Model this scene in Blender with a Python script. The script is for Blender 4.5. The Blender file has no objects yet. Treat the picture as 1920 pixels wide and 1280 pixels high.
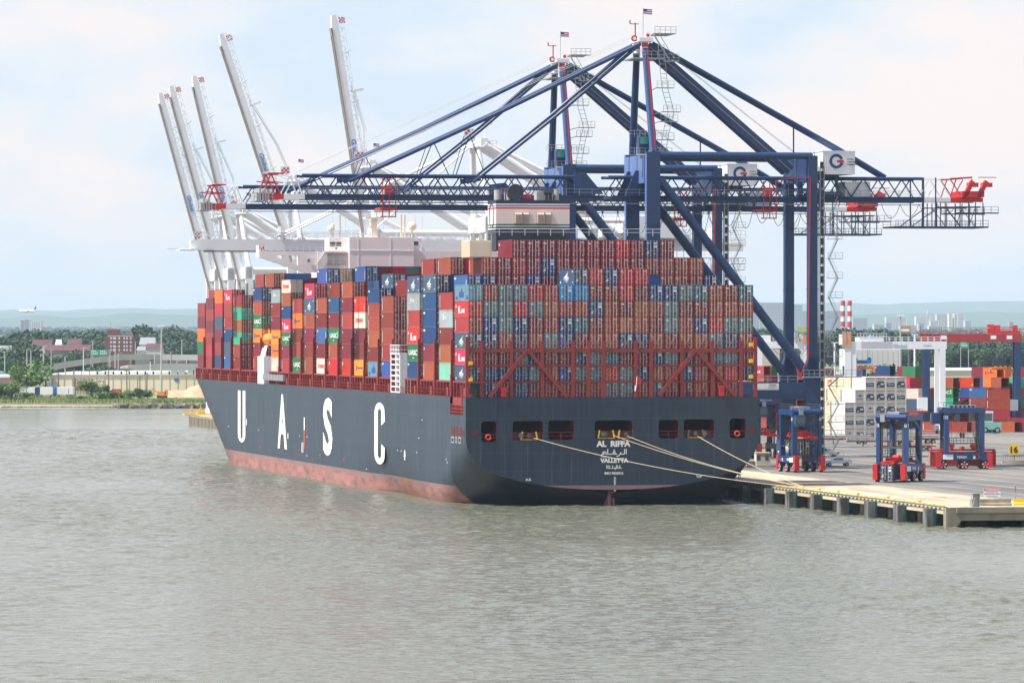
import bpy, bmesh, math, random
import numpy as np
from mathutils import Vector as V, Matrix
random.seed(11)
sc = bpy.context.scene
COL = sc.collection

# ------------------------------------------------------------------ camera
F, CX, HY, H = 9650.0, 960.0, 618.0, 28.6          # focal length in px of the 1920 px photo, principal x, horizon y, eye height
cam_d = bpy.data.cameras.new('camera'); cam = bpy.data.objects.new('camera', cam_d); COL.objects.link(cam)
cam_d.sensor_width = 36.0; cam_d.lens = 36.0*F/1920.0
cam_d.shift_y = -22.0/1920.0; cam_d.clip_start = 1.0; cam_d.clip_end = 60000.0
cam.location = (0, 0, H); cam.rotation_euler = (math.radians(90), 0, 0)
sc.camera = cam

# ------------------------------------------------------------------ light
SUN_EL = math.radians(56)
SUN_DIR = V((-0.95, -0.31, 0)).normalized()          # horizontal direction towards the sun
sdir = V((SUN_DIR.x*math.cos(SUN_EL), SUN_DIR.y*math.cos(SUN_EL), math.sin(SUN_EL)))
sd = bpy.data.lights.new('sun', 'SUN'); sd.energy = 4.2; sd.angle = math.radians(0.5); sd.color = (1.0, 0.955, 0.9)
so = bpy.data.objects.new('sun', sd); COL.objects.link(so)
so.rotation_euler = sdir.to_track_quat('Z', 'Y').to_euler()
w = bpy.data.worlds.new('World'); sc.world = w; w.use_nodes = True
nt = w.node_tree; N = nt.nodes; L = nt.links
for n_ in list(N): N.remove(n_)
wo = N.new('ShaderNodeOutputWorld'); bg = N.new('ShaderNodeBackground'); L.new(bg.outputs[0], wo.inputs[0])
sky = N.new('ShaderNodeTexSky'); sky.sky_type = 'NISHITA'; sky.sun_disc = False
sky.sun_elevation = SUN_EL; sky.sun_rotation = math.atan2(SUN_DIR.x, SUN_DIR.y)
sky.air_density = 1.0; sky.dust_density = 0.6; sky.ozone_density = 1.0
# thin high cloud: a broad veil with soft warm patches
tc = N.new('ShaderNodeTexCoord'); mp = N.new('ShaderNodeMapping'); mp.inputs['Scale'].default_value = (1, 1, 2.4)
L.new(tc.outputs['Generated'], mp.inputs[0])
nz = N.new('ShaderNodeTexNoise'); nz.inputs['Scale'].default_value = 15; nz.inputs['Detail'].default_value = 7; nz.inputs['Roughness'].default_value = 0.55
L.new(mp.outputs[0], nz.inputs['Vector'])
sep = N.new('ShaderNodeSeparateXYZ'); L.new(tc.outputs['Generated'], sep.inputs[0])
rp = N.new('ShaderNodeValToRGB'); e = rp.color_ramp.elements
e[0].position = 0.38; e[0].color = (3.65, 4.2, 4.95, 1); e[1].position = 0.60; e[1].color = (5.25, 4.7, 4.6, 1)
q_ = e.new(0.47); q_.color = (4.25, 4.5, 4.9, 1)
L.new(nz.outputs[0], rp.inputs[0])
lowc = N.new('ShaderNodeMapRange'); lowc.inputs['From Min'].default_value = -0.005; lowc.inputs['From Max'].default_value = 0.022
L.new(sep.outputs[2], lowc.inputs[0])
cl = N.new('ShaderNodeMix'); cl.data_type = 'RGBA'; L.new(lowc.outputs[0], cl.inputs['Factor'])
cl.inputs['A'].default_value = (4.6, 4.75, 4.85, 1); L.new(rp.outputs[0], cl.inputs['B'])
low = N.new('ShaderNodeMapRange'); low.inputs['From Min'].default_value = 0.22; low.inputs['From Max'].default_value = 0.75
low.inputs['To Min'].default_value = 0.92; low.inputs['To Max'].default_value = 0.18
L.new(sep.outputs[2], low.inputs[0])
mix = N.new('ShaderNodeMix'); mix.data_type = 'RGBA'
L.new(low.outputs[0], mix.inputs['Factor']); L.new(sky.outputs[0], mix.inputs['A']); L.new(cl.outputs['Result'], mix.inputs['B'])
L.new(mix.outputs['Result'], bg.inputs[0]); bg.inputs[1].default_value = 0.10
sc.view_settings.view_transform = 'Standard'; sc.view_settings.look = 'None'; sc.view_settings.gamma = 1.0
sc.view_settings.exposure = 0.98
sc.cycles.max_bounces = 5; sc.cycles.diffuse_bounces = 2; sc.cycles.glossy_bounces = 2; sc.cycles.transmission_bounces = 2
sc.cycles.volume_bounces = 0; sc.cycles.use_denoising = True; sc.cycles.volume_max_steps = 32

# ------------------------------------------------------------------ frames: x = across the berth (R), y = along the berth (A)
A2 = V((-0.1942, 0.9810)); R2 = V((0.9810, 0.1942)); OX, OY = -7.5, 832.0
ROT = math.atan2(0.1942, 0.9810)
def P(px, py, Y): return V(((px-CX)/F*Y, Y, H-(py-HY)/F*Y))
def G(px, py, z=3.0):
    Y = (H-z)*F/(py-HY); return V(((px-CX)/F*Y, Y, z))
def W(t, s, z): return V((OX+R2.x*t+A2.x*s, OY+R2.y*t+A2.y*s, z))
def TS(p):
    dx, dy = p[0]-OX, p[1]-OY; return dx*R2.x+dy*R2.y, dx*A2.x+dy*A2.y
def PS(px, py, s):            # pixel seen on the cross plane s -> (t, z)
    k = (px-CX)/F; Y = (s+OX*A2.x+OY*A2.y)/(k*A2.x+A2.y)
    return (k*Y-OX)*R2.x+(Y-OY)*R2.y, H-(py-HY)/F*Y
def PT(px, py, t):            # pixel seen on the lengthwise plane t -> (s, z)
    k = (px-CX)/F; Y = (t+OX*R2.x+OY*R2.y)/(k*R2.x+R2.y)
    return (k*Y-OX)*A2.x+(Y-OY)*A2.y, H-(py-HY)/F*Y
def GTS(px, py, z=3.0):       # pixel on the ground -> (t, s)
    return TS(G(px, py, z))
def PX(p): return (CX+F*p[0]/p[1], HY+F*(H-p[2])/p[1])

# ------------------------------------------------------------------ mesh builder
BOXF = [(0,1,3,2),(4,6,7,5),(0,4,5,1),(2,3,7,6),(0,2,6,4),(1,5,7,3)]
class MB:
    def __init__(s): s.v=[]; s.f=[]; s.m=[]
    def add(s, vs, fs, mi=0):
        b=len(s.v); s.v += [tuple(q) for q in vs]; s.f += [tuple(b+i for i in f) for f in fs]; s.m += [mi]*len(fs); return s
    def box(s, x0,x1,y0,y1,z0,z1, mi=0):
        if x0>x1: x0,x1=x1,x0
        if y0>y1: y0,y1=y1,y0
        if z0>z1: z0,z1=z1,z0
        return s.add([(x,y,z) for z in (z0,z1) for y in (y0,y1) for x in (x0,x1)], [(0,2,3,1),(4,5,7,6),(0,1,5,4),(2,6,7,3),(0,4,6,2),(1,3,7,5)], mi)
    def beam(s, p0, p1, w=.3, h=None, mi=0, w1=None, h1=None):
        h = w if h is None else h; w1 = w if w1 is None else w1; h1 = h if h1 is None else h1
        p0=V(p0); p1=V(p1); d=(p1-p0)
        if d.length < 1e-6: return s
        d.normalize(); up=V((0,0,1)) if abs(d.z)<.98 else V((0,1,0))
        x=d.cross(up).normalized(); y=x.cross(d).normalized()
        vs=[]
        for p,a,b in ((p0,w,h),(p1,w1,h1)):
            for q in ((-1,-1),(1,-1),(1,1),(-1,1)): vs.append(p+x*(q[0]*a/2)+y*(q[1]*b/2))
        return s.add(vs, [(3,2,1,0),(4,5,6,7),(0,1,5,4),(1,2,6,5),(2,3,7,6),(3,0,4,7)], mi)
    def tube(s, p0, p1, r=.1, n=6, mi=0, r1=None, caps=True):
        r1 = r if r1 is None else r1
        p0=V(p0); p1=V(p1); d=(p1-p0)
        if d.length < 1e-6: return s
        d.normalize(); up=V((0,0,1)) if abs(d.z)<.98 else V((0,1,0))
        x=d.cross(up).normalized(); y=x.cross(d).normalized(); vs=[]
        for p,rr in ((p0,r),(p1,r1)):
            for i in range(n):
                a=2*math.pi*i/n; vs.append(p+x*(rr*math.cos(a))+y*(rr*math.sin(a)))
        fs=[(i,(i+1)%n,n+(i+1)%n,n+i) for i in range(n)]
        if caps: fs += [tuple(range(n-1,-1,-1)), tuple(range(n,2*n))]
        return s.add(vs, fs, mi)
    def path(s, pts, r=.05, n=5, mi=0):
        for a,b in zip(pts[:-1], pts[1:]): s.tube(a,b,r,n,mi,caps=False)
        return s
    def quad(s, a,b,c,d, mi=0): return s.add([a,b,c,d],[(0,1,2,3)],mi)
    def prism(s, poly, p0, ax, ay, an, mi=0):   # poly in (ax, ay) from p0, pushed along an
        p0=V(p0); ax=V(ax); ay=V(ay); an=V(an); n=len(poly)
        vs=[p0+ax*a+ay*b for a,b in poly]; vs += [q+an for q in vs]
        fs=[tuple(range(n)), tuple(range(2*n-1,n-1,-1))]+[(i,n+i,n+(i+1)%n,(i+1)%n) for i in range(n)]
        return s.add(vs, fs, mi)
    def wheel(s, c, ax, r, w, n=14, mi=0, mh=None):
        c=V(c); ax=V(ax).normalized(); s.tube(c-ax*(w/2), c+ax*(w/2), r, n, mi)
        if mh is not None: s.tube(c-ax*(w/2+.03), c+ax*(w/2+.03), r*.55, n, mh)
        return s
    def rail(s, pts, h=1.05, step=2.0, r=.035, mi=0, mid=True):
        for a,b in zip(pts[:-1],pts[1:]):
            a=V(a); b=V(b); n=max(1,int((b-a).length/step)); up=V((0,0,h))
            for i in range(n+1):
                p=a.lerp(b,i/n); s.beam(p,p+up,r*2,mi=mi)
            s.beam(a+up,b+up,r*2,mi=mi)
            if mid: s.beam(a+up*.5,b+up*.5,r*1.6,mi=mi)
        return s
    def mesh(s, name, mats):
        me=bpy.data.meshes.new(name); me.from_pydata([tuple(map(float,q)) for q in s.v],[],s.f)
        for m in mats: me.materials.append(m)
        if len(mats)>1: me.polygons.foreach_set('material_index', s.m)
        me.update(); return me
    def build(s, name, mats, parent=None, **kw):
        if not isinstance(mats,(list,tuple)): mats=[mats]
        return link(name, s.mesh(name, mats), parent, **kw)
def link(name, me, parent=None, loc=None, rz=None, label=None, cat=None, group=None, kind=None, smooth=False):
    o=bpy.data.objects.new(name, me); COL.objects.link(o)
    if parent is not None: o.parent=parent
    if loc is not None: o.location=loc
    if rz is not None: o.rotation_euler=(0,0,rz)
    if smooth:
        me.polygons.foreach_set('use_smooth',[True]*len(me.polygons))
    tag(o,label,cat,group,kind); return o
def tag(o,label=None,cat=None,group=None,kind=None):
    if label: o['label']=label
    if cat: o['category']=cat
    if group: o['group']=group
    if kind: o['kind']=kind
    return o
def thing(name, label, cat, loc=(0,0,0), rz=0.0, group=None):
    o=bpy.data.objects.new(name,None); COL.objects.link(o); o.location=loc; o.rotation_euler=(0,0,rz); o.empty_display_size=.1
    return tag(o,label,cat,group)
def copy_tree(o, parent=None):
    c=o.copy(); COL.objects.link(c); c.parent=parent
    for ch in list(o.children): copy_tree(ch,c)
    return c

_tc={}
def text_mesh(txt, mats, depth=.02, bold=.0):
    key=(txt,tuple(m.name for m in mats),depth,bold)
    if key in _tc: return _tc[key]
    cu=bpy.data.curves.new('txt','FONT'); cu.body=txt; cu.extrude=depth; cu.offset=bold; cu.resolution_u=3
    ob=bpy.data.objects.new('txt',cu); COL.objects.link(ob)
    dg=bpy.context.evaluated_depsgraph_get(); dg.update()
    me=bpy.data.meshes.new_from_object(ob.evaluated_get(dg)); bpy.data.objects.remove(ob); bpy.data.curves.remove(cu)
    n=len(me.vertices); co=np.empty(n*3); me.vertices.foreach_get('co',co); co=co.reshape(-1,3)
    fs=[tuple(p.vertices) for p in me.polygons]; bpy.data.meshes.remove(me)
    lo=co.min(0); hi=co.max(0)
    co[:,0]=(co[:,0]-lo[0])/(hi[0]-lo[0]); co[:,1]=(co[:,1]-lo[1])/(hi[1]-lo[1]); co[:,2]=(co[:,2]-lo[2])/(hi[2]-lo[2])
    _tc[key]=(co,fs); return _tc[key]
def put_text(mb, txt, p0, ax, ay, an, mi=0, bold=0.0):
    """ text stretched over the rectangle p0, p0+ax, p0+ay, standing out by an """
    co,fs=text_mesh(txt,[],.02,bold); p0=V(p0); ax=V(ax); ay=V(ay); an=V(an)
    mb.add([p0+ax*a+ay*b+an*c for a,b,c in co.tolist()], fs, mi)
def strokes(mb, lines, p0, ax, ay, an, wd, mi=0):
    p0=V(p0); ax=V(ax); ay=V(ay); an=V(an)
    for ln in lines:
        for a,b in zip(ln[:-1],ln[1:]):
            pa=p0+ax*a[0]+ay*a[1]; pb=p0+ax*b[0]+ay*b[1]; d=(pb-pa)
            if d.length<1e-5: continue
            d.normalize(); q=an.normalized().cross(d)*wd/2; e=d*wd*.4
            mb.add([pa-q-e,pb-q+e,pb+q+e,pa+q-e,pa-q-e+an,pb-q+e+an,pb+q+e+an,pa+q-e+an],[(3,2,1,0),(4,5,6,7),(0,1,5,4),(1,2,6,5),(2,3,7,6),(3,0,4,7)],mi)

# ------------------------------------------------------------------ materials
def lin(h):
    h=h.lstrip('#'); c=[int(h[i:i+2],16)/255 for i in (0,2,4)]
    return tuple(((x/12.92) if x<=.04045 else ((x+.055)/1.055)**2.4) for x in c)
_m={}
def mat(name, col, rough=.6, dirt=.18, scale=.6, metal=0.0, stretch=(1,1,1), dcol=None, rnd=0.0, spec=.5, bump=0.0, bscale=2.0, detail=4, thresh=(.42,.7)):
    """ paint / concrete / leaf with soft wear: base colour broken up by object-space noise """
    if name in _m: return _m[name]
    if isinstance(col,str): col=lin(col)
    m=bpy.data.materials.new(name); m.use_nodes=True; nt=m.node_tree; N=nt.nodes; L=nt.links; b=N['Principled BSDF']
    b.inputs['Roughness'].default_value=rough; b.inputs['Metallic'].default_value=metal; b.inputs['Specular IOR Level'].default_value=spec
    c4=(*col,1)
    if dirt<=0 and rnd<=0: b.inputs['Base Color'].default_value=c4
    else:
        t=N.new('ShaderNodeTexCoord'); mp=N.new('ShaderNodeMapping'); mp.inputs['Scale'].default_value=stretch; L.new(t.outputs['Object'],mp.inputs[0])
        nz=N.new('ShaderNodeTexNoise'); nz.inputs['Scale'].default_value=scale; nz.inputs['Detail'].default_value=detail; L.new(mp.outputs[0],nz.inputs['Vector'])
        oi=N.new('ShaderNodeObjectInfo'); cm=N.new('ShaderNodeVectorMath'); cm.operation='MULTIPLY_ADD'
        L.new(oi.outputs['Random'],cm.inputs[0]); cm.inputs[1].default_value=(37,53,71); L.new(mp.outputs[0],cm.inputs[2]); L.new(cm.outputs[0],nz.inputs['Vector'])
        r=N.new('ShaderNodeMapRange'); r.inputs['From Min'].default_value=thresh[0]; r.inputs['From Max'].default_value=thresh[1]; r.inputs['To Max'].default_value=dirt; L.new(nz.outputs[0],r.inputs[0])
        x=N.new('ShaderNodeMix'); x.data_type='RGBA'; x.inputs['A'].default_value=c4
        d=dcol if dcol is not None else tuple(q*.45 for q in col)
        x.inputs['B'].default_value=(*d,1); L.new(r.outputs[0],x.inputs['Factor'])
        out=x.outputs['Result']
        if rnd>0:
            h=N.new('ShaderNodeHueSaturation'); rr=N.new('ShaderNodeMapRange'); rr.inputs['To Min'].default_value=1-rnd; rr.inputs['To Max'].default_value=1+rnd
            L.new(oi.outputs['Random'],rr.inputs[0]); L.new(rr.outputs[0],h.inputs['Value'])
            m2=N.new('ShaderNodeMath'); m2.operation='MULTIPLY'; m2.inputs[1].default_value=7.31; L.new(oi.outputs['Random'],m2.inputs[0])
            m3=N.new('ShaderNodeMath'); m3.operation='FRACT'; L.new(m2.outputs[0],m3.inputs[0])
            r3=N.new('ShaderNodeMapRange'); r3.inputs['To Min'].default_value=.5-.018; r3.inputs['To Max'].default_value=.5+.018; L.new(m3.outputs[0],r3.inputs[0]); L.new(r3.outputs[0],h.inputs['Hue'])
            L.new(out,h.inputs['Color']); out=h.outputs[0]
        L.new(out,b.inputs['Base Color'])
    if bump>0:
        t=N.new('ShaderNodeTexCoord'); nb=N.new('ShaderNodeTexNoise'); nb.inputs['Scale'].default_value=bscale; L.new(t.outputs['Object'],nb.inputs['Vector'])
        bp=N.new('ShaderNodeBump'); bp.inputs['Strength'].default_value=bump; bp.inputs['Distance'].default_value=.2; L.new(nb.outputs[0],bp.inputs['Height']); L.new(bp.outputs[0],b.inputs['Normal'])
    _m[name]=m; return m
WHITE=mat('white_paint',(.78,.79,.80),.5,.12,.3)
CREAM=mat('cream_paint',(.72,.62,.46),.6,.15,.4)
LETTER=mat('letter_white',(.80,.79,.74),.6,.08,.5)
BLACK=mat('black_rubber',(.02,.021,.024),.7,.1)
GREY=mat('galvanised_steel',(.38,.40,.41),.5,.25,1.5,metal=.3)
DGREY=mat('dark_steel',(.08,.09,.10),.6,.25,1.0)
GLASS=mat('window_glass',(.05,.09,.10),.1,0,spec=.8)
CBLUE=mat('crane_blue',(.011,.041,.120),.45,.22,.25,dcol=(.03,.05,.11))
CBLUEL=mat('crane_blue_plate',(.10,.17,.38),.45,.2,.3)
SHIPRED=mat('deck_red',(.27,.028,.026),.55,.35,.7,dcol=(.13,.025,.02))
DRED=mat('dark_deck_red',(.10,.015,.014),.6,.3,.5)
SAFERED=mat('signal_red',(.55,.02,.022),.45,.15,.5)
YELLOW=mat('signal_yellow',(.80,.50,.02),.5,.2,.8)
ORANGE=mat('signal_orange',(.80,.25,.04),.5,.15,.6)
ROPE=mat('mooring_rope_tan',(.62,.52,.36),.8,.3,3)
PINK=mat('house_paint',(.90,.79,.75),.55,.06,.15)
CWHITE=mat('crane_white',(.78,.79,.79),.5,.14,.25,dcol=(.42,.42,.40))
RUSTW=mat('weathered_rail',(.30,.26,.23),.7,.4,.6)
NAVY=mat('funnel_navy',(.02,.03,.05),.5,.1)
# ================================================================== THE SHIP (local x = t across, y = s along, z up)
T_BEAM=48.7; ZD=17.65
ship=thing('container_ship','dark grey container ship moored alongside the quay, loaded high with containers','ship',(OX,OY,0),ROT)

def half_b(s,z):
    B=T_BEAM/2
    k=min(1,s/75.0); zb=2.6-.45*s if s<8 else max(-9,2.6-.45*s+0)
    Rr=9.4+s*.16
    x=max(0,min(1,(z-zb)/Rr)); b=B*math.sqrt(max(0,1-(1-x)**3))
    if s>75: b=B
    zz=max(0,z); s0=255+zz/17.65*66; s1=352+zz/17.65*16
    if s>s0: b*=max(0,1-((s-s0)/(s1-s0))**2)**.8 if s<s1 else 0
    return b
def hull_mat():
    m=bpy.data.materials.new('hull_paint'); m.use_nodes=True; nt=m.node_tree; N=nt.nodes; L=nt.links; b=N['Principled BSDF']; b.inputs['Roughness'].default_value=.42
    t=N.new('ShaderNodeTexCoord'); mp=N.new('ShaderNodeMapping'); mp.inputs['Scale'].default_value=(.9,.22,.03); L.new(t.outputs['Object'],mp.inputs[0])
    n1=N.new('ShaderNodeTexNoise'); n1.inputs['Scale'].default_value=1.6; n1.inputs['Detail'].default_value=6; L.new(mp.outputs[0],n1.inputs['Vector'])
    n2=N.new('ShaderNodeTexNoise'); n2.inputs['Scale'].default_value=.06; n2.inputs['Detail'].default_value=3; L.new(t.outputs['Object'],n2.inputs['Vector'])
    r1=N.new('ShaderNodeValToRGB'); e=r1.color_ramp.elements; e[0].position=.3; e[0].color=(.010,.024,.047,1); e[1].position=.75; e[1].color=(.025,.046,.073,1); L.new(n1.outputs[0],r1.inputs[0])
    x=N.new('ShaderNodeMix'); x.data_type='RGBA'; x.blend_type='MULTIPLY'; x.inputs['Factor'].default_value=.35; L.new(r1.outputs[0],x.inputs['A']); L.new(n2.outputs[0],x.inputs['B'])
    # plate seams
    sp=N.new('ShaderNodeSeparateXYZ'); L.new(t.outputs['Object'],sp.inputs[0])
    ms=[]
    for o_,per in ((1,11.8),(2,2.85)):
        d=N.new('ShaderNodeMath'); d.operation='DIVIDE'; d.inputs[1].default_value=per; L.new(sp.outputs[o_],d.inputs[0])
        f=N.new('ShaderNodeMath'); f.operation='FRACT'; L.new(d.outputs[0],f.inputs[0])
        g=N.new('ShaderNodeMath'); g.operation='LESS_THAN'; g.inputs[1].default_value=.1/per*(2.2 if o_==1 else .8); L.new(f.outputs[0],g.inputs[0]); ms.append(g)
    mxx=N.new('ShaderNodeMath'); mxx.operation='MAXIMUM'; L.new(ms[0].outputs[0],mxx.inputs[0]); L.new(ms[1].outputs[0],mxx.inputs[1])
    sm=N.new('ShaderNodeMath'); sm.operation='MULTIPLY'; sm.inputs[1].default_value=.42; L.new(mxx.outputs[0],sm.inputs[0])
    y=N.new('ShaderNodeMix'); y.data_type='RGBA'; L.new(sm.outputs[0],y.inputs['Factor']); L.new(x.outputs['Result'],y.inputs['A']); y.inputs['B'].default_value=(.060,.085,.105,1)
    mp3=N.new('ShaderNodeMapping'); mp3.inputs['Scale'].default_value=(1,.55,.05); L.new(t.outputs['Object'],mp3.inputs[0])
    n3=N.new('ShaderNodeTexNoise'); n3.inputs['Scale'].default_value=1.3; n3.inputs['Detail'].default_value=5; L.new(mp3.outputs[0],n3.inputs['Vector'])
    r3=N.new('ShaderNodeMapRange'); r3.inputs['From Min'].default_value=.58; r3.inputs['From Max'].default_value=.80; r3.inputs['To Max'].default_value=.5; L.new(n3.outputs[0],r3.inputs[0])
    z_=N.new('ShaderNodeMix'); z_.data_type='RGBA'; L.new(r3.outputs[0],z_.inputs['Factor']); L.new(y.outputs['Result'],z_.inputs['A']); z_.inputs['B'].default_value=(.105,.115,.12,1)
    n4=N.new('ShaderNodeTexNoise'); n4.inputs['Scale'].default_value=.35; n4.inputs['Detail'].default_value=7; n4.inputs['Roughness'].default_value=.7; mp4=N.new('ShaderNodeMapping'); mp4.inputs['Scale'].default_value=(1,.8,.3); mp4.inputs['Location'].default_value=(9,3,5); L.new(t.outputs['Object'],mp4.inputs[0]); L.new(mp4.outputs[0],n4.inputs['Vector'])
    r4=N.new('ShaderNodeMapRange'); r4.inputs['From Min'].default_value=.62; r4.inputs['From Max'].default_value=.74; r4.inputs['To Max'].default_value=.5; L.new(n4.outputs[0],r4.inputs[0])
    w_=N.new('ShaderNodeMix'); w_.data_type='RGBA'; L.new(r4.outputs[0],w_.inputs['Factor']); L.new(z_.outputs['Result'],w_.inputs['A']); w_.inputs['B'].default_value=(.10,.060,.045,1)
    L.new(w_.outputs['Result'],b.inputs['Base Color'])
    bp=N.new('ShaderNodeBump'); bp.inputs['Strength'].default_value=.35; bp.inputs['Distance'].default_value=.6; L.new(n2.outputs[0],bp.inputs['Height']); L.new(bp.outputs[0],b.inputs['Normal'])
    return m
HULL=hull_mat()
def boot_mat():
    m=bpy.data.materials.new('boot_topping'); m.use_nodes=True; nt=m.node_tree; N=nt.nodes; L=nt.links; b=N['Principled BSDF']; b.inputs['Roughness'].default_value=.7
    t=N.new('ShaderNodeTexCoord'); mp=N.new('ShaderNodeMapping'); mp.inputs['Scale'].default_value=(.2,.09,.35); L.new(t.outputs['Object'],mp.inputs[0])
    n1=N.new('ShaderNodeTexNoise'); n1.inputs['Scale'].default_value=1.5; n1.inputs['Detail'].default_value=8; n1.inputs['Roughness'].default_value=.65; L.new(mp.outputs[0],n1.inputs['Vector'])
    r1=N.new('ShaderNodeValToRGB'); e=r1.color_ramp.elements; e[0].position=.28; e[0].color=(.10,.07,.07,1); e[1].position=.72; e[1].color=(.46,.19,.155,1)
    q=r1.color_ramp.elements.new(.5); q.color=(.31,.14,.12,1); L.new(n1.outputs[0],r1.inputs[0])
    mp2=N.new('ShaderNodeMapping'); mp2.inputs['Scale'].default_value=(.3,.35,.03); L.new(t.outputs['Object'],mp2.inputs[0])
    n2=N.new('ShaderNodeTexNoise'); n2.inputs['Scale'].default_value=1; n2.inputs['Detail'].default_value=4; L.new(mp2.outputs[0],n2.inputs['Vector'])
    r2=N.new('ShaderNodeMapRange'); r2.inputs['From Min'].default_value=.6; r2.inputs['From Max'].default_value=.75; r2.inputs['To Max'].default_value=.55; L.new(n2.outputs[0],r2.inputs[0])
    y=N.new('ShaderNodeMix'); y.data_type='RGBA'; L.new(r2.outputs[0],y.inputs['Factor']); L.new(r1.outputs[0],y.inputs['A']); y.inputs['B'].default_value=(.09,.075,.07,1)
    sp=N.new('ShaderNodeSeparateXYZ'); L.new(t.outputs['Object'],sp.inputs[0]); ad=N.new('ShaderNodeMath'); ad.operation='MULTIPLY_ADD'; ad.inputs[1].default_value=1.6; L.new(n1.outputs[0],ad.inputs[0]); L.new(sp.outputs[2],ad.inputs[2])
    r3=N.new('ShaderNodeMapRange'); r3.inputs['From Min'].default_value=2.6; r3.inputs['From Max'].default_value=3.3; r3.inputs['To Max'].default_value=.65; L.new(ad.outputs[0],r3.inputs[0])
    z_=N.new('ShaderNodeMix'); z_.data_type='RGBA'; L.new(r3.outputs[0],z_.inputs['Factor']); L.new(y.outputs['Result'],z_.inputs['A']); z_.inputs['B'].default_value=(.20,.14,.14,1)
    sR,_=PT(752,905,0)   # one orange rust run aft of midships
    d1=N.new('ShaderNodeMath'); d1.operation='MULTIPLY_ADD'; d1.inputs[1].default_value=7.0; L.new(n1.outputs[0],d1.inputs[0]); L.new(sp.outputs[1],d1.inputs[2])
    d2=N.new('ShaderNodeMath'); d2.operation='SUBTRACT'; d2.inputs[1].default_value=sR+3.5; L.new(d1.outputs[0],d2.inputs[0]); d3=N.new('ShaderNodeMath'); d3.operation='ABSOLUTE'; L.new(d2.outputs[0],d3.inputs[0])
    r5=N.new('ShaderNodeMapRange'); r5.inputs['From Min'].default_value=.8; r5.inputs['From Max'].default_value=4.5; r5.inputs['To Min'].default_value=.8; r5.inputs['To Max'].default_value=0; L.new(d3.outputs[0],r5.inputs[0])
    u_=N.new('ShaderNodeMix'); u_.data_type='RGBA'; L.new(r5.outputs[0],u_.inputs['Factor']); L.new(z_.outputs['Result'],u_.inputs['A']); u_.inputs['B'].default_value=(.40,.15,.035,1)
    L.new(u_.outputs['Result'],b.inputs['Base Color']); return m
BOOT=boot_mat()
# notch in the port side aft, rows of stations
nx0,nz0=PT(868,778,0); nx1,_=PT(844,778,0); NOTZ=nz0
st=[0,1,2,nx0,3.6,5.5,nx1]+[nx1+1.5,14,17,20,24,28,33,38,44,50,57,65,75,95,120,150,180,210,240,255,262,269,276,283,290,297,304,311,318,325,332,339,345,350,354,358,362,366,368]
st=sorted(set(round(x,3) for x in st))
zl=[-1,0,.5,1.2,2,3.0,3.6,4.2,5,6,7,8,9,10,11,12,13.2,round(NOTZ,3),16.2,ZD]
mb=MB()
for side in (-1,1):
    base=len(mb.v)
    for s in st:
        for z in zl: mb.v.append((T_BEAM/2+side*half_b(s,z), s, z))
    nz_=len(zl)
    for i in range(len(st)-1):
        for j in range(nz_-1):
            sm_=(st[i]+st[i+1])/2; zm=(zl[j]+zl[j+1])/2
            if side<0 and nx0-.01<sm_<nx1+.01 and zm>NOTZ: continue
            a=base+i*nz_+j; q=(a,a+nz_,a+nz_+1,a+1)
            if side<0: q=q[::-1]
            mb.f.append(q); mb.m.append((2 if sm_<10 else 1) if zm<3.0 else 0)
hull=mb.build('hull',[HULL,BOOT,mat('stern_counter_shade',(.030,.045,.065),.5,.35,.2,dcol=(.10,.05,.055))],ship,smooth=True)  # third slot: shade under the stern put into the bottom colour
# deck plate and inner floor
mb=MB(); 
for i in range(len(st)-1):
    a,b_=half_b(st[i],ZD),half_b(st[i+1],ZD); c=T_BEAM/2
    z=NOTZ-.6 if nx0-.01<(st[i]+st[i+1])/2<nx1+.01 else ZD-.02
    mb.quad((c-a,st[i],z),(c+a,st[i],z),(c+b_,st[i+1],z),(c-b_,st[i+1],z))
mb.box(.35,.6,nx0+.3,nx1-.3,NOTZ-.5,ZD-.05)          # recess wall inside the notch is open to the mooring deck
mb.build('deck',SHIPRED,ship)
# transom with the mooring openings
def rrect(x0,x1,z0,z1,r=.5,n=4):
    pts=[]
    for cx,cz,a0 in ((x1-r,z1-r,0),(x0+r,z1-r,90),(x0+r,z0+r,180),(x1-r,z0+r,270)):
        for i in range(n+1):
            a=math.radians(a0+90*i/n); pts.append((cx+r*math.cos(a),cz+r*math.sin(a)))
    return pts
def hole(x0,x1,y0,y1):
    a,z1=PS(x0,y0,0); b,z0=PS(x1,y1,0); return a,b,z0,z1
HOLES=[hole(902,931,790,828),hole(961,1018,789,825),hole(1028,1076,788,824),hole(1115,1186,788,822),hole(1235,1272,787,821.5),hole(1282,1339,786,821),hole(1368,1398,784.5,821)]
def filled(loops, th):
    cu=bpy.data.curves.new('fill','CURVE'); cu.dimensions='2D'; cu.fill_mode='BOTH'; cu.extrude=th/2
    for lp in loops:
        sp=cu.splines.new('POLY'); sp.points.add(len(lp)-1)
        for p,q in zip(sp.points,lp): p.co=(q[0],q[1],0,1)
        sp.use_cyclic_u=True
    ob=bpy.data.objects.new('fill',cu); COL.objects.link(ob); dg=bpy.context.evaluated_depsgraph_get(); dg.update()
    me=bpy.data.meshes.new_from_object(ob.evaluated_get(dg)); bpy.data.objects.remove(ob)
    vs=[tuple(v.co) for v in me.vertices]; fs=[tuple(p.vertices) for p in me.polygons]; bpy.data.meshes.remove(me); return vs,fs
c=T_BEAM/2
zz=[2.6,2.65,2.8,3.0,3.3,3.7,4.2,5,6,7,8,9,10,11,12,14,ZD]
outl=[(c-half_b(0,z),z) for z in zz[::-1]]+[(c+half_b(0,z),z) for z in zz[1:]]
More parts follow.
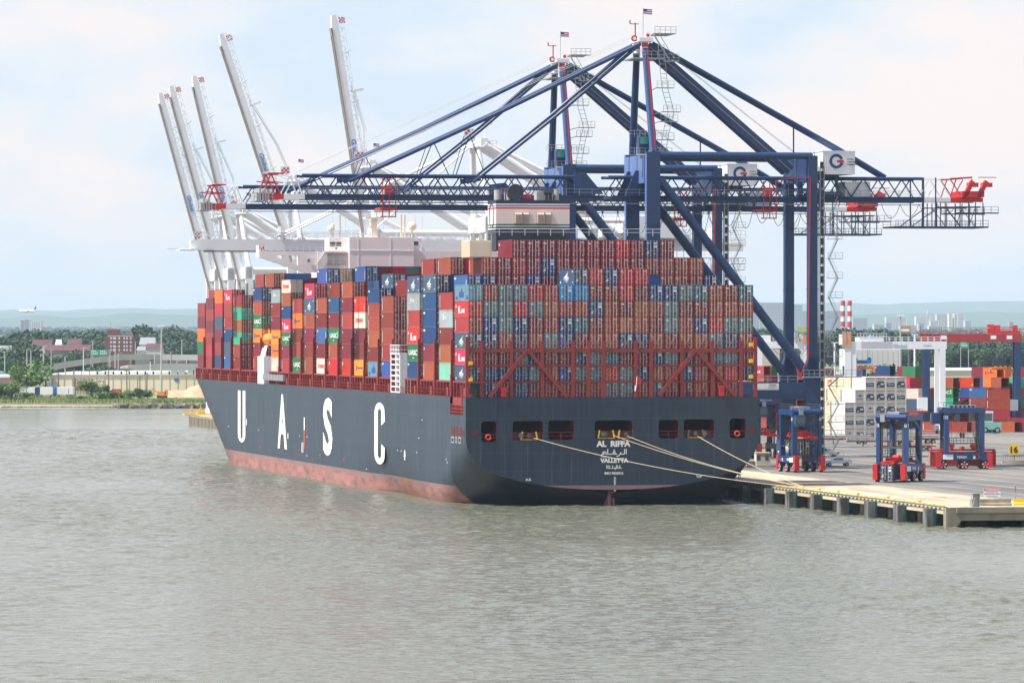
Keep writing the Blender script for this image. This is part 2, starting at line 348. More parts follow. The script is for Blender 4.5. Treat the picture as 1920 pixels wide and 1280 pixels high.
vs,fs=filled([outl]+[rrect(*h) for h in HOLES],.12)
mb=MB(); mb.add([(x,z_+.0-.02,y) for x,y,z_ in vs],fs)
def rbox(s,x0,x1,z0,z1): pass
tr=mb.build('transom',HULL,ship)
# red patch of bottom paint low on the transom
mb=MB(); zr=3.35; pts=[(c-half_b(0,z),z) for z in (3.35,3.1,2.9,2.72)]+[(c,2.62)]+[(c+half_b(0,z),z) for z in (2.72,2.9,3.1,3.35)]
mb.prism(pts,(0,-.085,0),(1,0,0),(0,0,1),(0,-.01,0)); mb.build('boot_patch',BOOT,ship)
# mooring deck behind the openings
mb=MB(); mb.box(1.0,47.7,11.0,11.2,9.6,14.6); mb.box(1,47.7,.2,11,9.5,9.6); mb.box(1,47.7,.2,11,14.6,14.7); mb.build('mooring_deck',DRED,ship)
for i,h in enumerate(HOLES):
    mb=MB(); a,b,z0,z1=h
    mb.box(b+.02,b+.14,.1,3.4,z0-.1,z1+.1); mb.box(a-.14,a-.02,.1,3.4,z0-.1,z1+.1)
    mb.rail([(a,.12,z0+.05),(b,.12,z0+.05)],1.15,1.6,.04)
    o=mb.build('opening_frame',SHIPRED,ship)
    if i in (1,3,5):
        q=MB()
        q.box(a+.1,b-.1,.5,.7,z0,z0+1.25,0)
        for u in ((.5,) if i==1 else (.25,.78) if i==3 else (.35,)):
            x=a+(b-a)*(u+.08); q.box(x-1.5,x+1.2,.15,.4,z0+.05,z0+.18,1); 
            for xx in (x-1.5,x+1.2): q.beam((xx,.1,z0+.1),(xx+(.25 if xx<x else -.25),.1,z0+1.4),.22,mi=1 if i!=5 else 2)
            q.tube((x-.2,.1,z0+.75),(x-.2,.8,z0+.75),.36,10,2)
        q.tube((a+ (1.4 if i!=5 else b-a-1.6),-.02,z0+.75),(a+(1.4 if i!=5 else b-a-1.6),.5,z0+.75),.42,12,2)
        q.build('fairlead',[DRED,YELLOW,mat('fairlead_grey',(.12,.12,.13),.6,.2)],ship)
    if i in (0,6):
        q=MB(); cx_=(a+b)/2-.1; 
        for k in range(16):
            a0,a1=2*math.pi*k/16,2*math.pi*(k+1)/16
            q.tube((cx_+.40*math.cos(a0),-.05,z0+.75+.40*math.sin(a0)),(cx_+.40*math.cos(a1),-.05,z0+.75+.40*math.sin(a1)),.11,6,0)
        q.build('lifebuoy',[mat('buoy_red',(.75,.06,.03),.5,0),WHITE],ship)
for (x0,x1,y0,y1) in ((884,897,807,816),(1402.5,1415,801,810)):
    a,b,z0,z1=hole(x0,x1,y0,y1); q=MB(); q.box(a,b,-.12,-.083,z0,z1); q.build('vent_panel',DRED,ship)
# port side windows aft and railing of the notch
q=MB(); g=MB()
for x0,x1,y0,y1 in ((846.5,852.5,798,820),(854.5,858,799,820),(859.8,865.5,800,821),(867,870.5,806,817)):
    s1,z1=PT(x0,y0,0); s0,z0=PT(x1,y1,0)
    q.box(-.03,.02,s0,s1,z0,z1,0); 
    if x0<866: g.box(-.09,-.03,s0+.1,s1-.1,z0-.9,z0+.15,0); g.box(-.12,-.09,s0+.6,s1-.6,z0-.65,z0-.1,1)
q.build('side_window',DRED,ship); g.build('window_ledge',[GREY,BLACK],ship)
q=MB(); 
for zz_ in (NOTZ,NOTZ+1.2): q.rail([(.1,nx0,zz_-.9),(.1,nx1,zz_-.9)],1.3,1.1,.06)
q.rail([(.25,nx0,NOTZ-.5),(.25,nx1,NOTZ-.5)],1.2,1.0,.06); q.beam((.3,nx0+2.5,ZD+2),(.3,nx0+1.4,NOTZ-.4),.4)
for k in range(5): q.box(1+k*.8,1.5+k*.8,nx0+1,nx1-1,NOTZ-.5,NOTZ+.4+.4*(k%2))
q.build('boarding_rail',SHIPRED,ship)
# rudder + horn
q=MB(); q.prism([(0,-6),(0,2.3),(6.4,3.2),(6.4,-6)],(c-.55,1.2,0),(0,1,0),(0,0,1),(1.1,0,0)); q.build('rudder',mat('rudder_paint',(.42,.22,.22),.7,.5,.5,dcol=(.18,.13,.15)),ship)
# ---------------- lettering on the hull
q=MB()
def side_pt(px,py,off=.06):
    s,z=PT(px,py,0); return s,z
for ch,x0,x1,y0,y1 in (('U',446.5,460.5,732,829),('A',521.5,538.5,739,841),('S',606.5,624,745.5,854),('C',702.5,722,754.5,870)):
    s1,z1=PT(x0,(y0),0); s0,_=PT(x1,y0,0); _,z0=PT((x0+x1)/2,y1,0); zt=PT((x0+x1)/2,y0,0)[1]
    q=MB()
    if ch=='C':   # heavy condensed C
        def arc(a0,a1,ri,ro,cy,sy,n=8):
            o=[(.5+.5*ro*math.cos(a0+(a1-a0)*i/n),cy+sy*math.sin(a0+(a1-a0)*i/n)*ro) for i in range(n+1)]
            return o
        pl=[]
        n=10
        for i in range(n+1): a=math.radians(20+160*i/n); pl.append((.5+.5*math.cos(a),.83+.17*math.sin(a)))
        for i in range(n+1): a=math.radians(180+160*i/n); pl.append((.5+.5*math.cos(a),.17+.17*math.sin(a)))
        pl += [(1.0,.28),(.66,.33)]
        for i in range(n+1): a=math.radians(-10-170*i/n); pl.append((.5+.16*math.cos(a),.16+.06*math.sin(a)))
        for i in range(n+1): a=math.radians(180-170*i/n); pl.append((.5+.16*math.cos(a),.84+.06*math.sin(a)))
        pl += [(.66,.63),(1.0,.70)]
        vs,fs=filled([pl],.02); p0=V((-.05,s1,z0)); ax=V((0,s0-s1,0)); ay=V((0,0,zt-z0))
        q.add([p0+ax*a_+ay*b_+V((-.02,0,0))*(c_*10) for a_,b_,c_ in vs],fs)
    elif ch=='U':
        n=10; pl=[(0,1),(.36,1),(.36,.16)]
        for i in range(n+1): a=math.radians(180+180*i/n); pl.append((.5+.14*math.cos(a),.12+.05*math.sin(a)))
        pl+=[(.64,.16),(.64,1),(1,1)]
        for i in range(n+1): a=math.radians(0-180*i/n); pl.append((.5+.5*math.cos(a),.17+.17*math.sin(a)))
        vs,fs=filled([pl],.02); p0=V((-.05,s1,z0)); ax=V((0,s0-s1,0)); ay=V((0,0,zt-z0))
        q.add([p0+ax*a_+ay*b_+V((-.02,0,0))*(c_*10) for a_,b_,c_ in vs],fs)
    else: put_text(q,ch,(-.05,s1,z0),(0,s0-s1,0),(0,0,zt-z0),(-.04,0,0),0,.035)
    q.build('hull_letter',LETTER,ship)
q=MB()   # draught and tug marks
def mark(x0,x1,y0,y1,mi=0):
    s1,z1=PT(x0,y0,0); s0,z0=PT(x1,y1,0); q.box(-.045,.0,s0,s1,z0,z1,mi)
mark(462,463,785,797); mark(539.5,540.7,812,822); mark(758.3,760.2,844,862); mark(757.5,761,852,855); mark(570,571.6,782,806)
mark(570,571.6,806,840,1); mark(565.8,566.6,830,847); mark(568,568.8,830,847); mark(565.8,568.8,829,830); mark(565.8,568.8,847,848)
for x,y in ((745,843),(752,844),(781,847),(785,820),(575,818),(561,816),(836,860),(838,866),(791,786),(575,853),(687,878),(428,798),(484,805)): mark(x,x+1.2,y,y+1.6)
for x,y in ((560,842),(585,858),(600,851),(487,835),(645,858),(561,850)): mark(x,x+1,y,y+5,1)
q.build('draught_marks',[LETTER,mat('mark_red',(.5,.1,.06),.6,.3,1)],ship)
# names on the transom
q=MB()
def ttext(txt,x0,x1,y0,y1,bold=.02):
    a,z1=PS(x0,y0,0); b,z0=PS(x1,y1,0); put_text(q,txt,(a,-.09,z0),(b-a,0,0),(0,0,z1-z0),(0,-.03,0),0,bold)
for a_ in (('AL  RIFFA',1118,1182,826,837,.05),('VALLETTA',1125,1178,858.5,867,.05),('IMO 9525912',1133.5,1168.5,884.5,889,.045)):
    q=MB(); ttext(*a_); q.build('stern_lettering',LETTER,ship)
q=MB()
def arab(lines,x0,x1,y0,y1,wd):
    a,z1=PS(x0,y0,0); b,z0=PS(x1,y1,0); strokes(q,lines,(a,-.09,z0),(b-a,0,0),(0,0,z1-z0),(0,-.03,0),wd)
arab([[(1,1),(1,.35)],[(.93,1),(.93,.38),(.86,.33),(.8,.36)],[(.78,.55),(.76,.35),(.7,.12),(.62,.05)],[(.62,.36),(.46,.34)],
      [(.5,.36),(.47,.55),(.5,.7),(.55,.68),(.56,.5),(.52,.38)],[(.5,.86),(.53,.92)],[(.46,.34),(.3,.34),(.26,.4),(.26,1)],[(.22,.36),(.26,.36)],
      [(.2,.62),(.1,.66),(.05,.52),(.12,.42),(.2,.4)],[(.12,.42),(.02,.28),(.0,.12),(.06,0),(.2,.02)]],1127,1174,842,855.5,.16)
q.build('stern_lettering',LETTER,ship); q=MB()
arab([[(1,.2),(.84,.2),(.82,.5),(.88,.6),(.93,.45),(.85,.25)],[(.86,.85),(.9,.85)],[(.84,.2),(.72,.2),(.72,.9)],[(.66,.9),(.66,.2),(.5,.2)],[(.56,.2),(.56,.45)],
      [(.56,-.05),(.62,-.05)],[(.5,.2),(.34,.2)],[(.4,.2),(.4,.5)],[(.38,.75),(.44,.75)],[(.34,.2),(.2,.2),(.2,.5)],[(.18,.75),(.24,.75)],[(.2,.2),(.1,.2),(.1,.9)],[(.0,.9),(.02,.2)]],1137,1165,871,879,.11)
q.build('stern_lettering',LETTER,ship); q=MB()
for k in range(12):
    y=895+k*2.3; a,z=PS(1151,y,0); q.box(a,a+(.34 if k%2 else .2),-.09,-.08,z,z+.13)
for x0 in (986,1306):
    for k in range(5): a,z=PS(x0+k*2,901-(k%2) if x0<1000 else 894+(k%2),0); q.box(a,a+.12,-.09,-.08,z,z+.35-.1*(k%3))
q.build('draught_scale',LETTER,ship)

# ---------------- stern lashing frame on the transom
q=MB(); zt=lambda y:PS(1150,y,0)[1]
ztop=zt(643); posts=[873.8+2.5,903.5,959.5,1017,1075,1104,1132.5,1192.6,1221.5,1278.9,1336,1390,1419-2]
zb=ZD
for i,px in enumerate(posts):
    t=PS(px,700,0)[0]; q.box(t-.28,t+.28,-.05+.06,.5,zb,ztop+(1.0 if i in (0,12) else .35))
for y0,y1,d in ((654.2,660.2,.45),(683.8,686.6,.35),(715,717.6,.35)):
    t0=PS(876,700,0)[0]; t1=PS(1418,700,0)[0]; q.box(t0,t1,.12,d,zt(y1),zt(y0))
for (xa,ya,xb,yb) in ((917,744,988,657),(1063,744,990,657),(1235,742,1304,656),(1377,741,1306,656)):
    a=PS(xa,ya,0); b=PS(xb,yb,0); q.beam((a[0],-.12,a[1]),(b[0],-.12,b[1]),.3,.58)
q.rail([(PS(876,700,0)[0],.2,zt(654.2)),(PS(1418,700,0)[0],.2,zt(654.2))],1.15,1.25,.03)
q.rail([(PS(878,700,0)[0],.35,zb),(PS(1418,700,0)[0],.35,zb)],1.2,1.25,.03)
for y in (683.8,715): q.rail([(PS(878,700,0)[0],.9,zt(y)),(PS(1418,700,0)[0],.9,zt(y))],1.0,2.5,.02,mid=False)
# platforms
for y in (660.2,686.6,717.6): q.box(PS(878,700,0)[0],PS(1418,700,0)[0],.5,1.0,zt(y),zt(y)+.12)
q.build('stern_lashing_frame',SHIPRED,ship)
for px,y0,y1 in ((944,730,743.5),(1352.5,725.5,742)):
    a=PS(px-4.5,y0,0); b=PS(px+4.5,y1,0); q=MB(); q.box(a[0],b[0],-.45,.1,max(b[1],ZD),a[1]); q.box(a[0]-.08,b[0]+.08,-.52,.1,a[1],a[1]+.3); q.build('deck_locker',SAFERED,ship)
for px,y in ((882.5,681),(882.5,712),(1408,646),(1408,676.5),(1408,706)):
    a=PS(px-3.7,y-3.6,0); b=PS(px+3.7,y+3.6,0); q=MB(); q.box(a[0],b[0],-.25,.1,b[1],a[1]); q.box(a[0]+.1,b[0]-.1,-.3,-.25,b[1]+.1,a[1]-.3,0); q.build('equipment_box',YELLOW,ship)
# blue grey deck house panel behind the port stern post
q=MB(); q.box(1.2,2.9,1.6,1.9,ZD,20.1); q.build('deck_house_panel',mat('panel_blue_grey',(.07,.11,.14),.5,.2),ship)
# flag and staff on the stern frame
q=MB(); a=PS(1192.5,727,0); b=PS(1192,706,0); q.tube((a[0],-.2,a[1]),(a[0]+.1,-.2,b[1]),.06,6,0)
q.add([(a[0]+.1,-.22,a[1]+1.9),(a[0]+.9,-.3,a[1]+1.4),(a[0]+.8,-.25,a[1]+.6),(a[0]+.1,-.2,a[1]+.5)],[(0,1,2,3)],1); q.tube((a[0]-.1,-.2,a[1]+.4),(a[0]-.2,-.25,a[1]-.5),.12,5,0)
q.build('stern_flag',[WHITE,SAFERED],ship)
# ================================================================== CONTAINERS
CC={  # albedo of each paint
 'b':('brick red',(.31,.052,.030)),'m':('maroon',(.195,.016,.021)),'r':('bright red',(.50,.012,.020)),'k':('red with white lettering',(.50,.028,.045)),
 'n':('navy blue',(.012,.050,.155)),'N':('deep blue',(.010,.055,.24)),'u':('royal blue',(.035,.095,.27)),'s':('slate blue with a white sail emblem',(.050,.085,.14)),
 'l':('light blue with a dark ship silhouette',(.12,.28,.38)),'g':('green with white lettering',(.02,.16,.065)),'o':('orange with blue lettering',(.80,.20,.022)),
 'O':('rusty orange',(.36,.095,.035)),'t':('sea green',(.05,.36,.22)),'c':('cream with red lettering',(.66,.58,.46)),'w':('off white',(.66,.62,.52)),'y':('grey green',(.115,.175,.195)),
 'Y':('pale grey green',(.30,.36,.36)),'T':('teal blue',(.035,.135,.19)),'C':('bright cyan blue',(.012,.24,.52)),'q':('mint green',(.18,.50,.36)),'R':('rust stained cream',(.55,.42,.27)),'e':('cream',(.70,.62,.42))}
CM={}
for k_,(nm_,c_) in CC.items():
    rust=(.20,.08,.04) if k_ in 'RYqlw' else None
    CM[k_]=mat('container_'+nm_.split()[0]+'_'+k_.lower()+('x' if k_.isupper() else ''),c_,.5,.65 if k_=='R' else .30,.55,dcol=rust or tuple(x*.55 for x in c_),stretch=(1,.5,1) ,rnd=.13)
ROD=mat('lock_rod_grey',(.66,.62,.58),.5,.2,2,metal=.2); MARK=mat('marking_white',(.74,.73,.70),.6,.1,2); MDARK=mat('marking_dark',(.03,.035,.04),.6,.1,2)
MRED=mat('marking_red',(.62,.04,.06),.6,.1,2); MOR=mat('marking_amber',(.85,.42,.03),.6,.1,2); MBLU=mat('marking_blue',(.06,.12,.45),.6,.1,2)
CW,CL_,CH=2.438,12.19,2.591
def body_mesh(Lc=CL_, name='container_body'):
    mb=MB(); p=.16
    for x0,x1 in ((0,p),(CW-p,CW)):
        for y0,y1 in ((0,p),(Lc-p,Lc)): mb.box(x0,x1,y0,y1,0,CH)
        mb.box(x0,x1,p,Lc-p,CH-.11,CH); mb.box(x0,x1,p,Lc-p,0,.16)
    for y0,y1 in ((0,p),(Lc-p,Lc)):
        mb.box(p,CW-p,y0,y1,CH-.11,CH-.004); mb.box(p,CW-p,y0,y1,.004,.15)
    per=.32; n=int((Lc-2*p)/per)
    for x,sg in ((.02,1),(CW-.02,-1)):      # corrugated side walls
        ys=[]; y=p
        for i in range(n):
            ys += [(y,0),(y+per*.3,0),(y+per*.5,.045),(y+per*.8,.045)]; y+=per
        ys.append((Lc-p,0)); vs=[]; fs=[]
        for yy,d in ys: vs += [(x+sg*d,yy,.16),(x+sg*d,yy,CH-.11)]
        for i in range(len(ys)-1):
            a=2*i; fs.append((a,a+1,a+3,a+2) if sg>0 else (a,a+2,a+3,a+1))
        mb.add(vs,fs)
    mb.quad((p,Lc-.05,.15),(p,Lc-.05,CH-.11),(CW-p,Lc-.05,CH-.11),(CW-p,Lc-.05,.15))
    mb.quad((p,p,CH-.03),(CW-p,p,CH-.03),(CW-p,Lc-p,CH-.03),(p,Lc-p,CH-.03))
    mb.quad((p,p,.05),(p,Lc-p,.05),(CW-p,Lc-p,.05),(CW-p,p,.05))
    return mb.mesh(name,[CM['b']])
BODY40=body_mesh(); BODY20=body_mesh(6.06,'container_body_short')
def door_mesh(side):
    mb=MB(); x0,x1=(.17,1.19) if side==0 else (1.25,CW-.17); y=.03
    mb.box(x0,x1,y,y+.05,.17,CH-.13)
    for z in (.42,.86,1.30,1.74,2.18): mb.box(x0+.06,x1-.06,y-.028,y,z-.10,z+.10)
    return mb.mesh('container_door',[CM['b']])
def bars_mesh(side):
    mb=MB(); x0,x1=(.17,1.205) if side==0 else (1.235,CW-.17)
    for f in ((.24,.74) if side==0 else (.26,.76)):
        x=x0+(x1-x0)*f; mb.box(x-.032,x+.032,-.05,0.0,.10,CH-.07); mb.box(x-.05,x+.05,-.055,.03,.15,.22); mb.box(x-.05,x+.05,-.055,.03,CH-.22,CH-.15)
        mb.box(x-.04,x+.30,-.07,-.045,.98,1.03)
    for z in (.5,1.3,2.1): 
        xe=x0 if side==0 else x1-.12; mb.box(xe,xe+.12,-.01,.03,z-.04,z+.04)
    return mb.mesh('locking_bars',[ROD])
DOORM=[door_mesh(0),door_mesh(1)]; BARM=[bars_mesh(0),bars_mesh(1)]
def marks_mesh(v,rs):
    mb=MB(); y0,y1=-.012,.0
    def R_(x0,x1,z0,z1,m=0): mb.box(x0,x1,y0,y1,z0,z1,m)
    # number lines on the right door, weight table below them
    for i,z in enumerate((2.22,2.12)): R_(1.42+.1*i,2.12-.05*i,z,z+.055)
    for i in range(5): 
        if rs.random()<.75: R_(1.42,1.42+.2+rs.random()*.45,1.86-.11*i,1.885-.11*i)
    if v==0: R_(.46,.80,2.0,2.28,3); R_(.46,.80,2.05,2.10,0); R_(.36,.46,.42,.62); R_(1.95,2.12,.42,.62); R_(.55,.66,1.18,1.28,4)
    if v==1: R_(.30,.75,2.08,2.18); R_(1.45,2.10,1.45,1.80,0); R_(1.45,1.95,1.95,2.1,0); R_(.32,.62,.55,.85,0); R_(1.5,1.75,.5,.62); R_(.9,1.0,1.2,1.34)
    if v==2: # round emblem, dark plate
        n=10; vs=[(.52+.2*math.cos(2*math.pi*i/n),y0,2.05+.22*math.sin(2*math.pi*i/n)) for i in range(n)]; mb.add(vs,[tuple(range(n))],0); R_(.44,.6,1.98,2.10,1); R_(1.78,2.10,.30,.62,1); R_(.28,.6,.5,.62,0)
    if v==3: R_(.28,.78,1.98,2.04); R_(.42,.78,1.0,1.4,1); R_(.28,.36,2.1,2.3); R_(.5,.56,2.05,2.3); R_(1.5,1.6,.3,.45,4)
    if v==4: R_(.30,.55,1.96,2.14); R_(.56,.75,1.92,2.18); R_(.28,.62,1.42,1.54,4); R_(1.9,2.1,.5,.62)
    if v==5: R_(.55,.63,1.96,2.08); R_(.3,.45,.3,.4); R_(1.85,2.02,.22,.3); R_(1.3,1.38,1.2,1.3)
    if v==6: R_(.28,.6,1.95,2.25,0); R_(.34,.54,2.0,2.2,5); R_(.58,.66,.95,1.05,4); R_(1.5,2.0,1.0,1.06)
    return mb.mesh('door_markings',[MARK,MDARK,ROD,MRED,MOR,MBLU])
_rs=random.Random(5); MARKM=[marks_mesh(v,_rs) for v in range(7)]
VAR={'b':[0,5,5,3],'m':[0,0,4,6,5],'r':[3,3,5],'k':[3],'n':[1,1,1,0],'N':[1,6],'u':[1],'s':[1],'y':[2],'Y':[2],'T':[1,2],'C':[5,1],'O':[5,6],'R':[5],'o':[4]}
def logo_mesh(code, Lc=CL_):
    """ lettering on the left-hand (port) wall; the reader's left is the far end """
    mb=MB(); k=Lc/CL_
    def T(txt,y0,y1,z0,z1,m=0,b=.03): put_text(mb,txt,(-.004,y0*k,z0),(0,(y1-y0)*k,0),(0,0,z1-z0),(-.02,0,0),m,b)
    if code=='k': T('K',6.9,8.4,.72,1.75); T('LINE',3.6,6.7,.72,1.4); mb.box(-.022,-.002,11.0*k,11.6*k,1.7,2.1,0)
    elif code=='g': T('UASC',10.0,2.6,.9,1.75,0,.01) if False else None
    return mb
def logo(code, Lc=CL_):
    mb=MB(); k=Lc/CL_
    def T(txt,y0,y1,z0,z1,m=0,b=.03):   # text runs from the bow end (y0, seen left) to the stern end (y1)
        put_text(mb,txt,(-.004,y0*k,z0),(0,(y1-y0)*k,0),(0,0,z1-z0),(-.02,0,0),m,b)
    def B(y0,y1,z0,z1,m=0): mb.box(-.022,-.002,y0*k,y1*k,z0,z1,m)
    if code=='k': T('K',8.9,6.9,.55,1.75); T('LINE',6.6,3.2,.62,1.30); B(11.2,10.7,1.5,1.95)
    elif code=='g': T('UASC',10.6,2.2,.95,1.75,0,.02); B(6.8,5.8,.45,.6); B(1.6,1.2,.9,2.1)
    elif code=='o': T('Hapag-Lloyd',8.8,3.0,1.0,1.5,5,.02); B(10.4,9.6,.8,1.7,5)
    elif code=='c': T('CRONOS',9.6,2.8,.95,1.6,3,.02); B(10.6,10.1,.85,1.85,3)
    elif code=='s':
        mb.add([(-.02,8.2*k,1.25),(-.02,5.6*k,1.25),(-.02,5.6*k,1.7),(-.02,4.7*k,2.25),(-.02,6.2*k,1.7)],[(0,1,2,3,4)],0)
        mb.add([(-.02,8.6*k,1.12),(-.02,4.2*k,1.12),(-.02,4.8*k,1.28),(-.02,8.2*k,1.26)],[(0,1,2,3)],0)
        T('UASC',8.3,4.6,.72,1.05,0,.02); T('.COM',7.4,5.4,.45,.6,0,.01); B(11.4,10.6,.3,.55); B(2.0,1.0,2.05,2.2); B(1.6,1.0,.35,.5)
    elif code=='l':
        mb.add([(-.02,8.3*k,.6),(-.02,4.4*k,.6),(-.02,4.4*k,1.45),(-.02,5.6*k,1.45),(-.02,6.0*k,2.15),(-.02,6.9*k,1.5),(-.02,8.3*k,1.45)],[(0,1,2,3,4,5,6)],5); B(11.2,9.8,.25,.75,5); B(2.2,1.0,.25,.8,5)
    elif code=='Y': T('TEX',7.6,5.2,1.15,1.6,0,.02); B(8.6,8.0,1.1,1.9)
    elif code in 'nu': B(11.3,10.9,1.9,2.3); B(11.8,10.0,2.05,2.2); B(1.2,.9,.3,1.9) if code=='u' else None
    elif code in 'bm': B(11.5,11.25,.4,2.2) if code=='b' else B(11.3,10.8,1.8,2.15)
    elif code=='r': B(11.4,10.8,1.6,2.1); B(1.0,.75,.35,1.1)
    elif code=='w': B(1.0,.8,.3,1.7)
    else: return None
    return mb.mesh('side_lettering',[MARK,MDARK,ROD,MRED,MOR,mat('logo_dark_blue',(.03,.06,.22),.6,.1,2)])
LOGO={(c_,L_):logo(c_,L_) for c_ in CC for L_ in (CL_,6.06)}

# ---- where the boxes stand: bays from the stern (near-end pixel, tier height, heights of the outer stacks)
BASEZ=20.24
BAYX=[872.5,840.5,809.5,779,None,730,703.6,677.2,653.2,628,605,582,559,538,518,None,483.6,465,445.8,427.9,410,393.2,377.3]
def bay_s(x): return (1823.0/(x+951.0)-1)/.0169*14.3
TH=[2.61,2.9,2.93,2.92,0,2.85,2.62,2.88,2.86,2.88,2.88,2.88,2.88,2.61,2.75,0,2.85,2.85,2.61,2.82,2.82,2.56,2.87]
NT=[None]*23
NT[0]=[6]*7+[7]*5+[6]*7
NT[1]=[5,6,7,7]+[8]*11+[7,7,6,5]
NT[2]=[6]+[7]*17+[6]; NT[3]=[6]+[7]*17+[6]
NT[5]=[5]+[6]*17+[5]; NT[6]=[6]+[7]*17+[6]; NT[7]=[5]+[6]*18; NT[8]=[6]+[7]*17+[6]
NT[9]=[5]*19; NT[10]=[5,6]+[6]*16+[5]; NT[11]=[6,7]+[7]*16+[6]; NT[12]=[5,6]+[6]*17; NT[13]=[7]+[7]*17+[6]; NT[14]=[6]+[6]*17+[6]
NT[16]=[6]+[7]*17+[6]; NT[17]=[0]+[7]*17+[0]; NT[18]=[6,7]+[7]*16+[6]; NT[19]=[6]*19; NT[20]=[6]*19; NT[21]=[6]*19; NT[22]=[5,6]+[6]*16+[5]
PORT={0:'skskbl'.replace('kbl','bkl') ,1:'qbmYb',2:'bmnnns',3:'ngkbYs',5:'ubbmb',6:'lmObbn'.replace('O','b'),7:'ommcr',8:'rmmbmb',9:'rbgmn',10:'cmumb',11:'bmmbsk',12:'gbmob',13:'bmgknbc',14:'wommmY'.replace('omm','oom'),
      16:'bmogbn',18:'mbtbtb',19:'usnbbk',20:'nbmsro',21:'bkbmbm',22:'mgomb'}
PORT[0]='skskbl'; PORT[0]='s'+'k'+'s'+'b'+'k'+'l'
GRID=[ # stern block, top row first, port to starboard
 '.......','nbyyrbCCmmrmNnyTbmT','ryyryObbnbmObymmbbb','mNynmbnTmbObmybnryy','nnbnbyNmbbnnbmbbynb','mmmynmmnyTmmnynbyym','nnnnybNyyrynbbnbbrn','.nbnmbbmbyybTmmbmb.']
TOP7={7:'s',8:'r',9:'n',10:'r',11:'r'}
BAY1={8:dict(zip(range(5,16),'mmmmmmmrmnm')),7:dict(zip(range(3,18),'bmbmnmmmmbmbbbb')),6:{2:'u',3:'n',4:'m',5:'m',6:'N',7:'m',14:'N',15:'b',16:'b',17:'m',18:'n'}}
SPEC={(8,1,7):'u',(8,2,7):'m',(8,3,7):'r',(8,4,7):'y',(6,1,7):'s',(6,1,6):'n',(11,1,7):'u',(11,1,6):'R',(11,2,7):'R',(3,1,7):'b',(2,1,7):'b',(16,1,7):'b',(17,1,7):'b',(18,1,7):'Y',(22,1,6):'b',(13,1,7):'m'}
rc=random.Random(3)
boxes=[]   # (bay, col, tier, code)
def top_seen():
    ok={}
    W_,X0,Y0=1080,350,430; buf=np.full((340,W_),1e9); idbuf=np.full((340,W_),-1,int); cand=[]
    for n in range(23):
        if NT[n] is None: continue
        s0=bay_s(BAYX[n])+(.0 if n else .9)
        for c0 in range(19):
            lo=0 if (n==0 and 0<c0<18) else 1
            for tr_ in range(lo,NT[n][c0]+1):
                z0=BASEZ+(tr_-1)*TH[n]; t0=.62+c0*2.5; cand.append((n,c0,tr_,s0,t0,z0))
    faces=[]
    for i,(n,c0,tr_,s0,t0,z0) in enumerate(cand):
        z1=z0+TH[n]
        for fc,pts in ((0,[(t0,s0),(t0+CW,s0)]),(1,[(t0,s0+CL_),(t0,s0)])):
            q=[]
            for t,s in pts:
                p=W(t,s,z0); a=PX(p); b=PX((p.x,p.y,z1)); q.append((a[0],a[1],b[1],p.y))
            faces.append((i,fc,q))
    cnt={}
    for i,fc,q in faces:
        (xa,ya,za,da),(xb,yb,zb,db)=q
        if xb<=xa: continue
        for x in range(max(0,int(xa-X0+.5)),min(W_,int(xb-X0+.5))):
            u=(x+X0+.5-xa)/(xb-xa); y1=ya+(yb-ya)*u-Y0; y0=za+(zb-za)*u-Y0; d=da+(db-da)*u
            r0,r1=max(0,int(y0+.5)),min(340,int(y1+.5))
            if r1<=r0: continue
            colm=buf[r0:r1,x]; mk=colm>d; colm[mk]=d; idb=idbuf[r0:r1,x]; idb[mk]=i*2+fc
    ids,cn=np.unique(idbuf,return_counts=True)
    for a,b in zip(ids,cn):
        if a>=0: cnt.setdefault(int(a)//2,[0,0])[int(a)%2]=int(b)
    return cand,cnt
cand,cnt=top_seen()
ORD=['bottom','second','third','fourth','fifth','sixth','seventh','eighth','ninth','tenth','eleventh','twelfth','thirteenth','fourteenth','fifteenth','sixteenth','seventeenth','eighteenth','nineteenth','twentieth','twenty-first','twenty-second','twenty-third']
ORC=['first']+ORD[1:]
def col_of(n,c0,tr_):
    if n==0:
        if tr_==7: return TOP7.get(c0,'m')
        ch=GRID[7-tr_][c0]
        if c0==0 and tr_>=1: return PORT[0][tr_-1]
        return ch
    if n==1 and tr_ in BAY1 and (c0+1) in BAY1[tr_]: return BAY1[tr_][c0+1]
    if (n,c0,tr_) in SPEC: return SPEC[(n,c0,tr_)]
    if c0==0 and n in PORT and tr_<=len(PORT[n]): return PORT[n][tr_-1]
    return rc.choice('bbbbmmmmmrnnNyTORb')
shown=sorted([i for i in cnt if sum(cnt[i])>=3],key=lambda i:-sum(cnt[i]))
print('containers in view on ship',len(shown),'total px',sum(sum(cnt[i]) for i in shown))
def container(code, loc, rz, hs=1.0, short=False, doors=True, markv=None, label=None, group=None, flip=False, lean=False):
    nm='shipping_container'
    L_=6.06 if short else CL_
    t=thing(nm,label,'container',loc,rz,group); t.scale=(.975,1,hs)
    def sub(name,me,par,m=None):
        o=bpy.data.objects.new(name,me); COL.objects.link(o); o.parent=par
        if m is not None: o.material_slots[0].link='OBJECT'; o.material_slots[0].material=m
        return o
    bd=sub('container_body',BODY20 if short else BODY40,t,CM[code])
    if doors:
        for sd_ in (0,1):
            d=sub('container_door',DOORM[sd_],t,CM[code]); sub('locking_bars',BARM[sd_],d)
        sub('door_markings',MARKM[markv if markv is not None else rc.choice(VAR.get(code,[5,6]))],t)
    if LOGO[(code,L_)] is not None and not lean: sub('side_lettering',LOGO[(code,L_)],t)
    return t
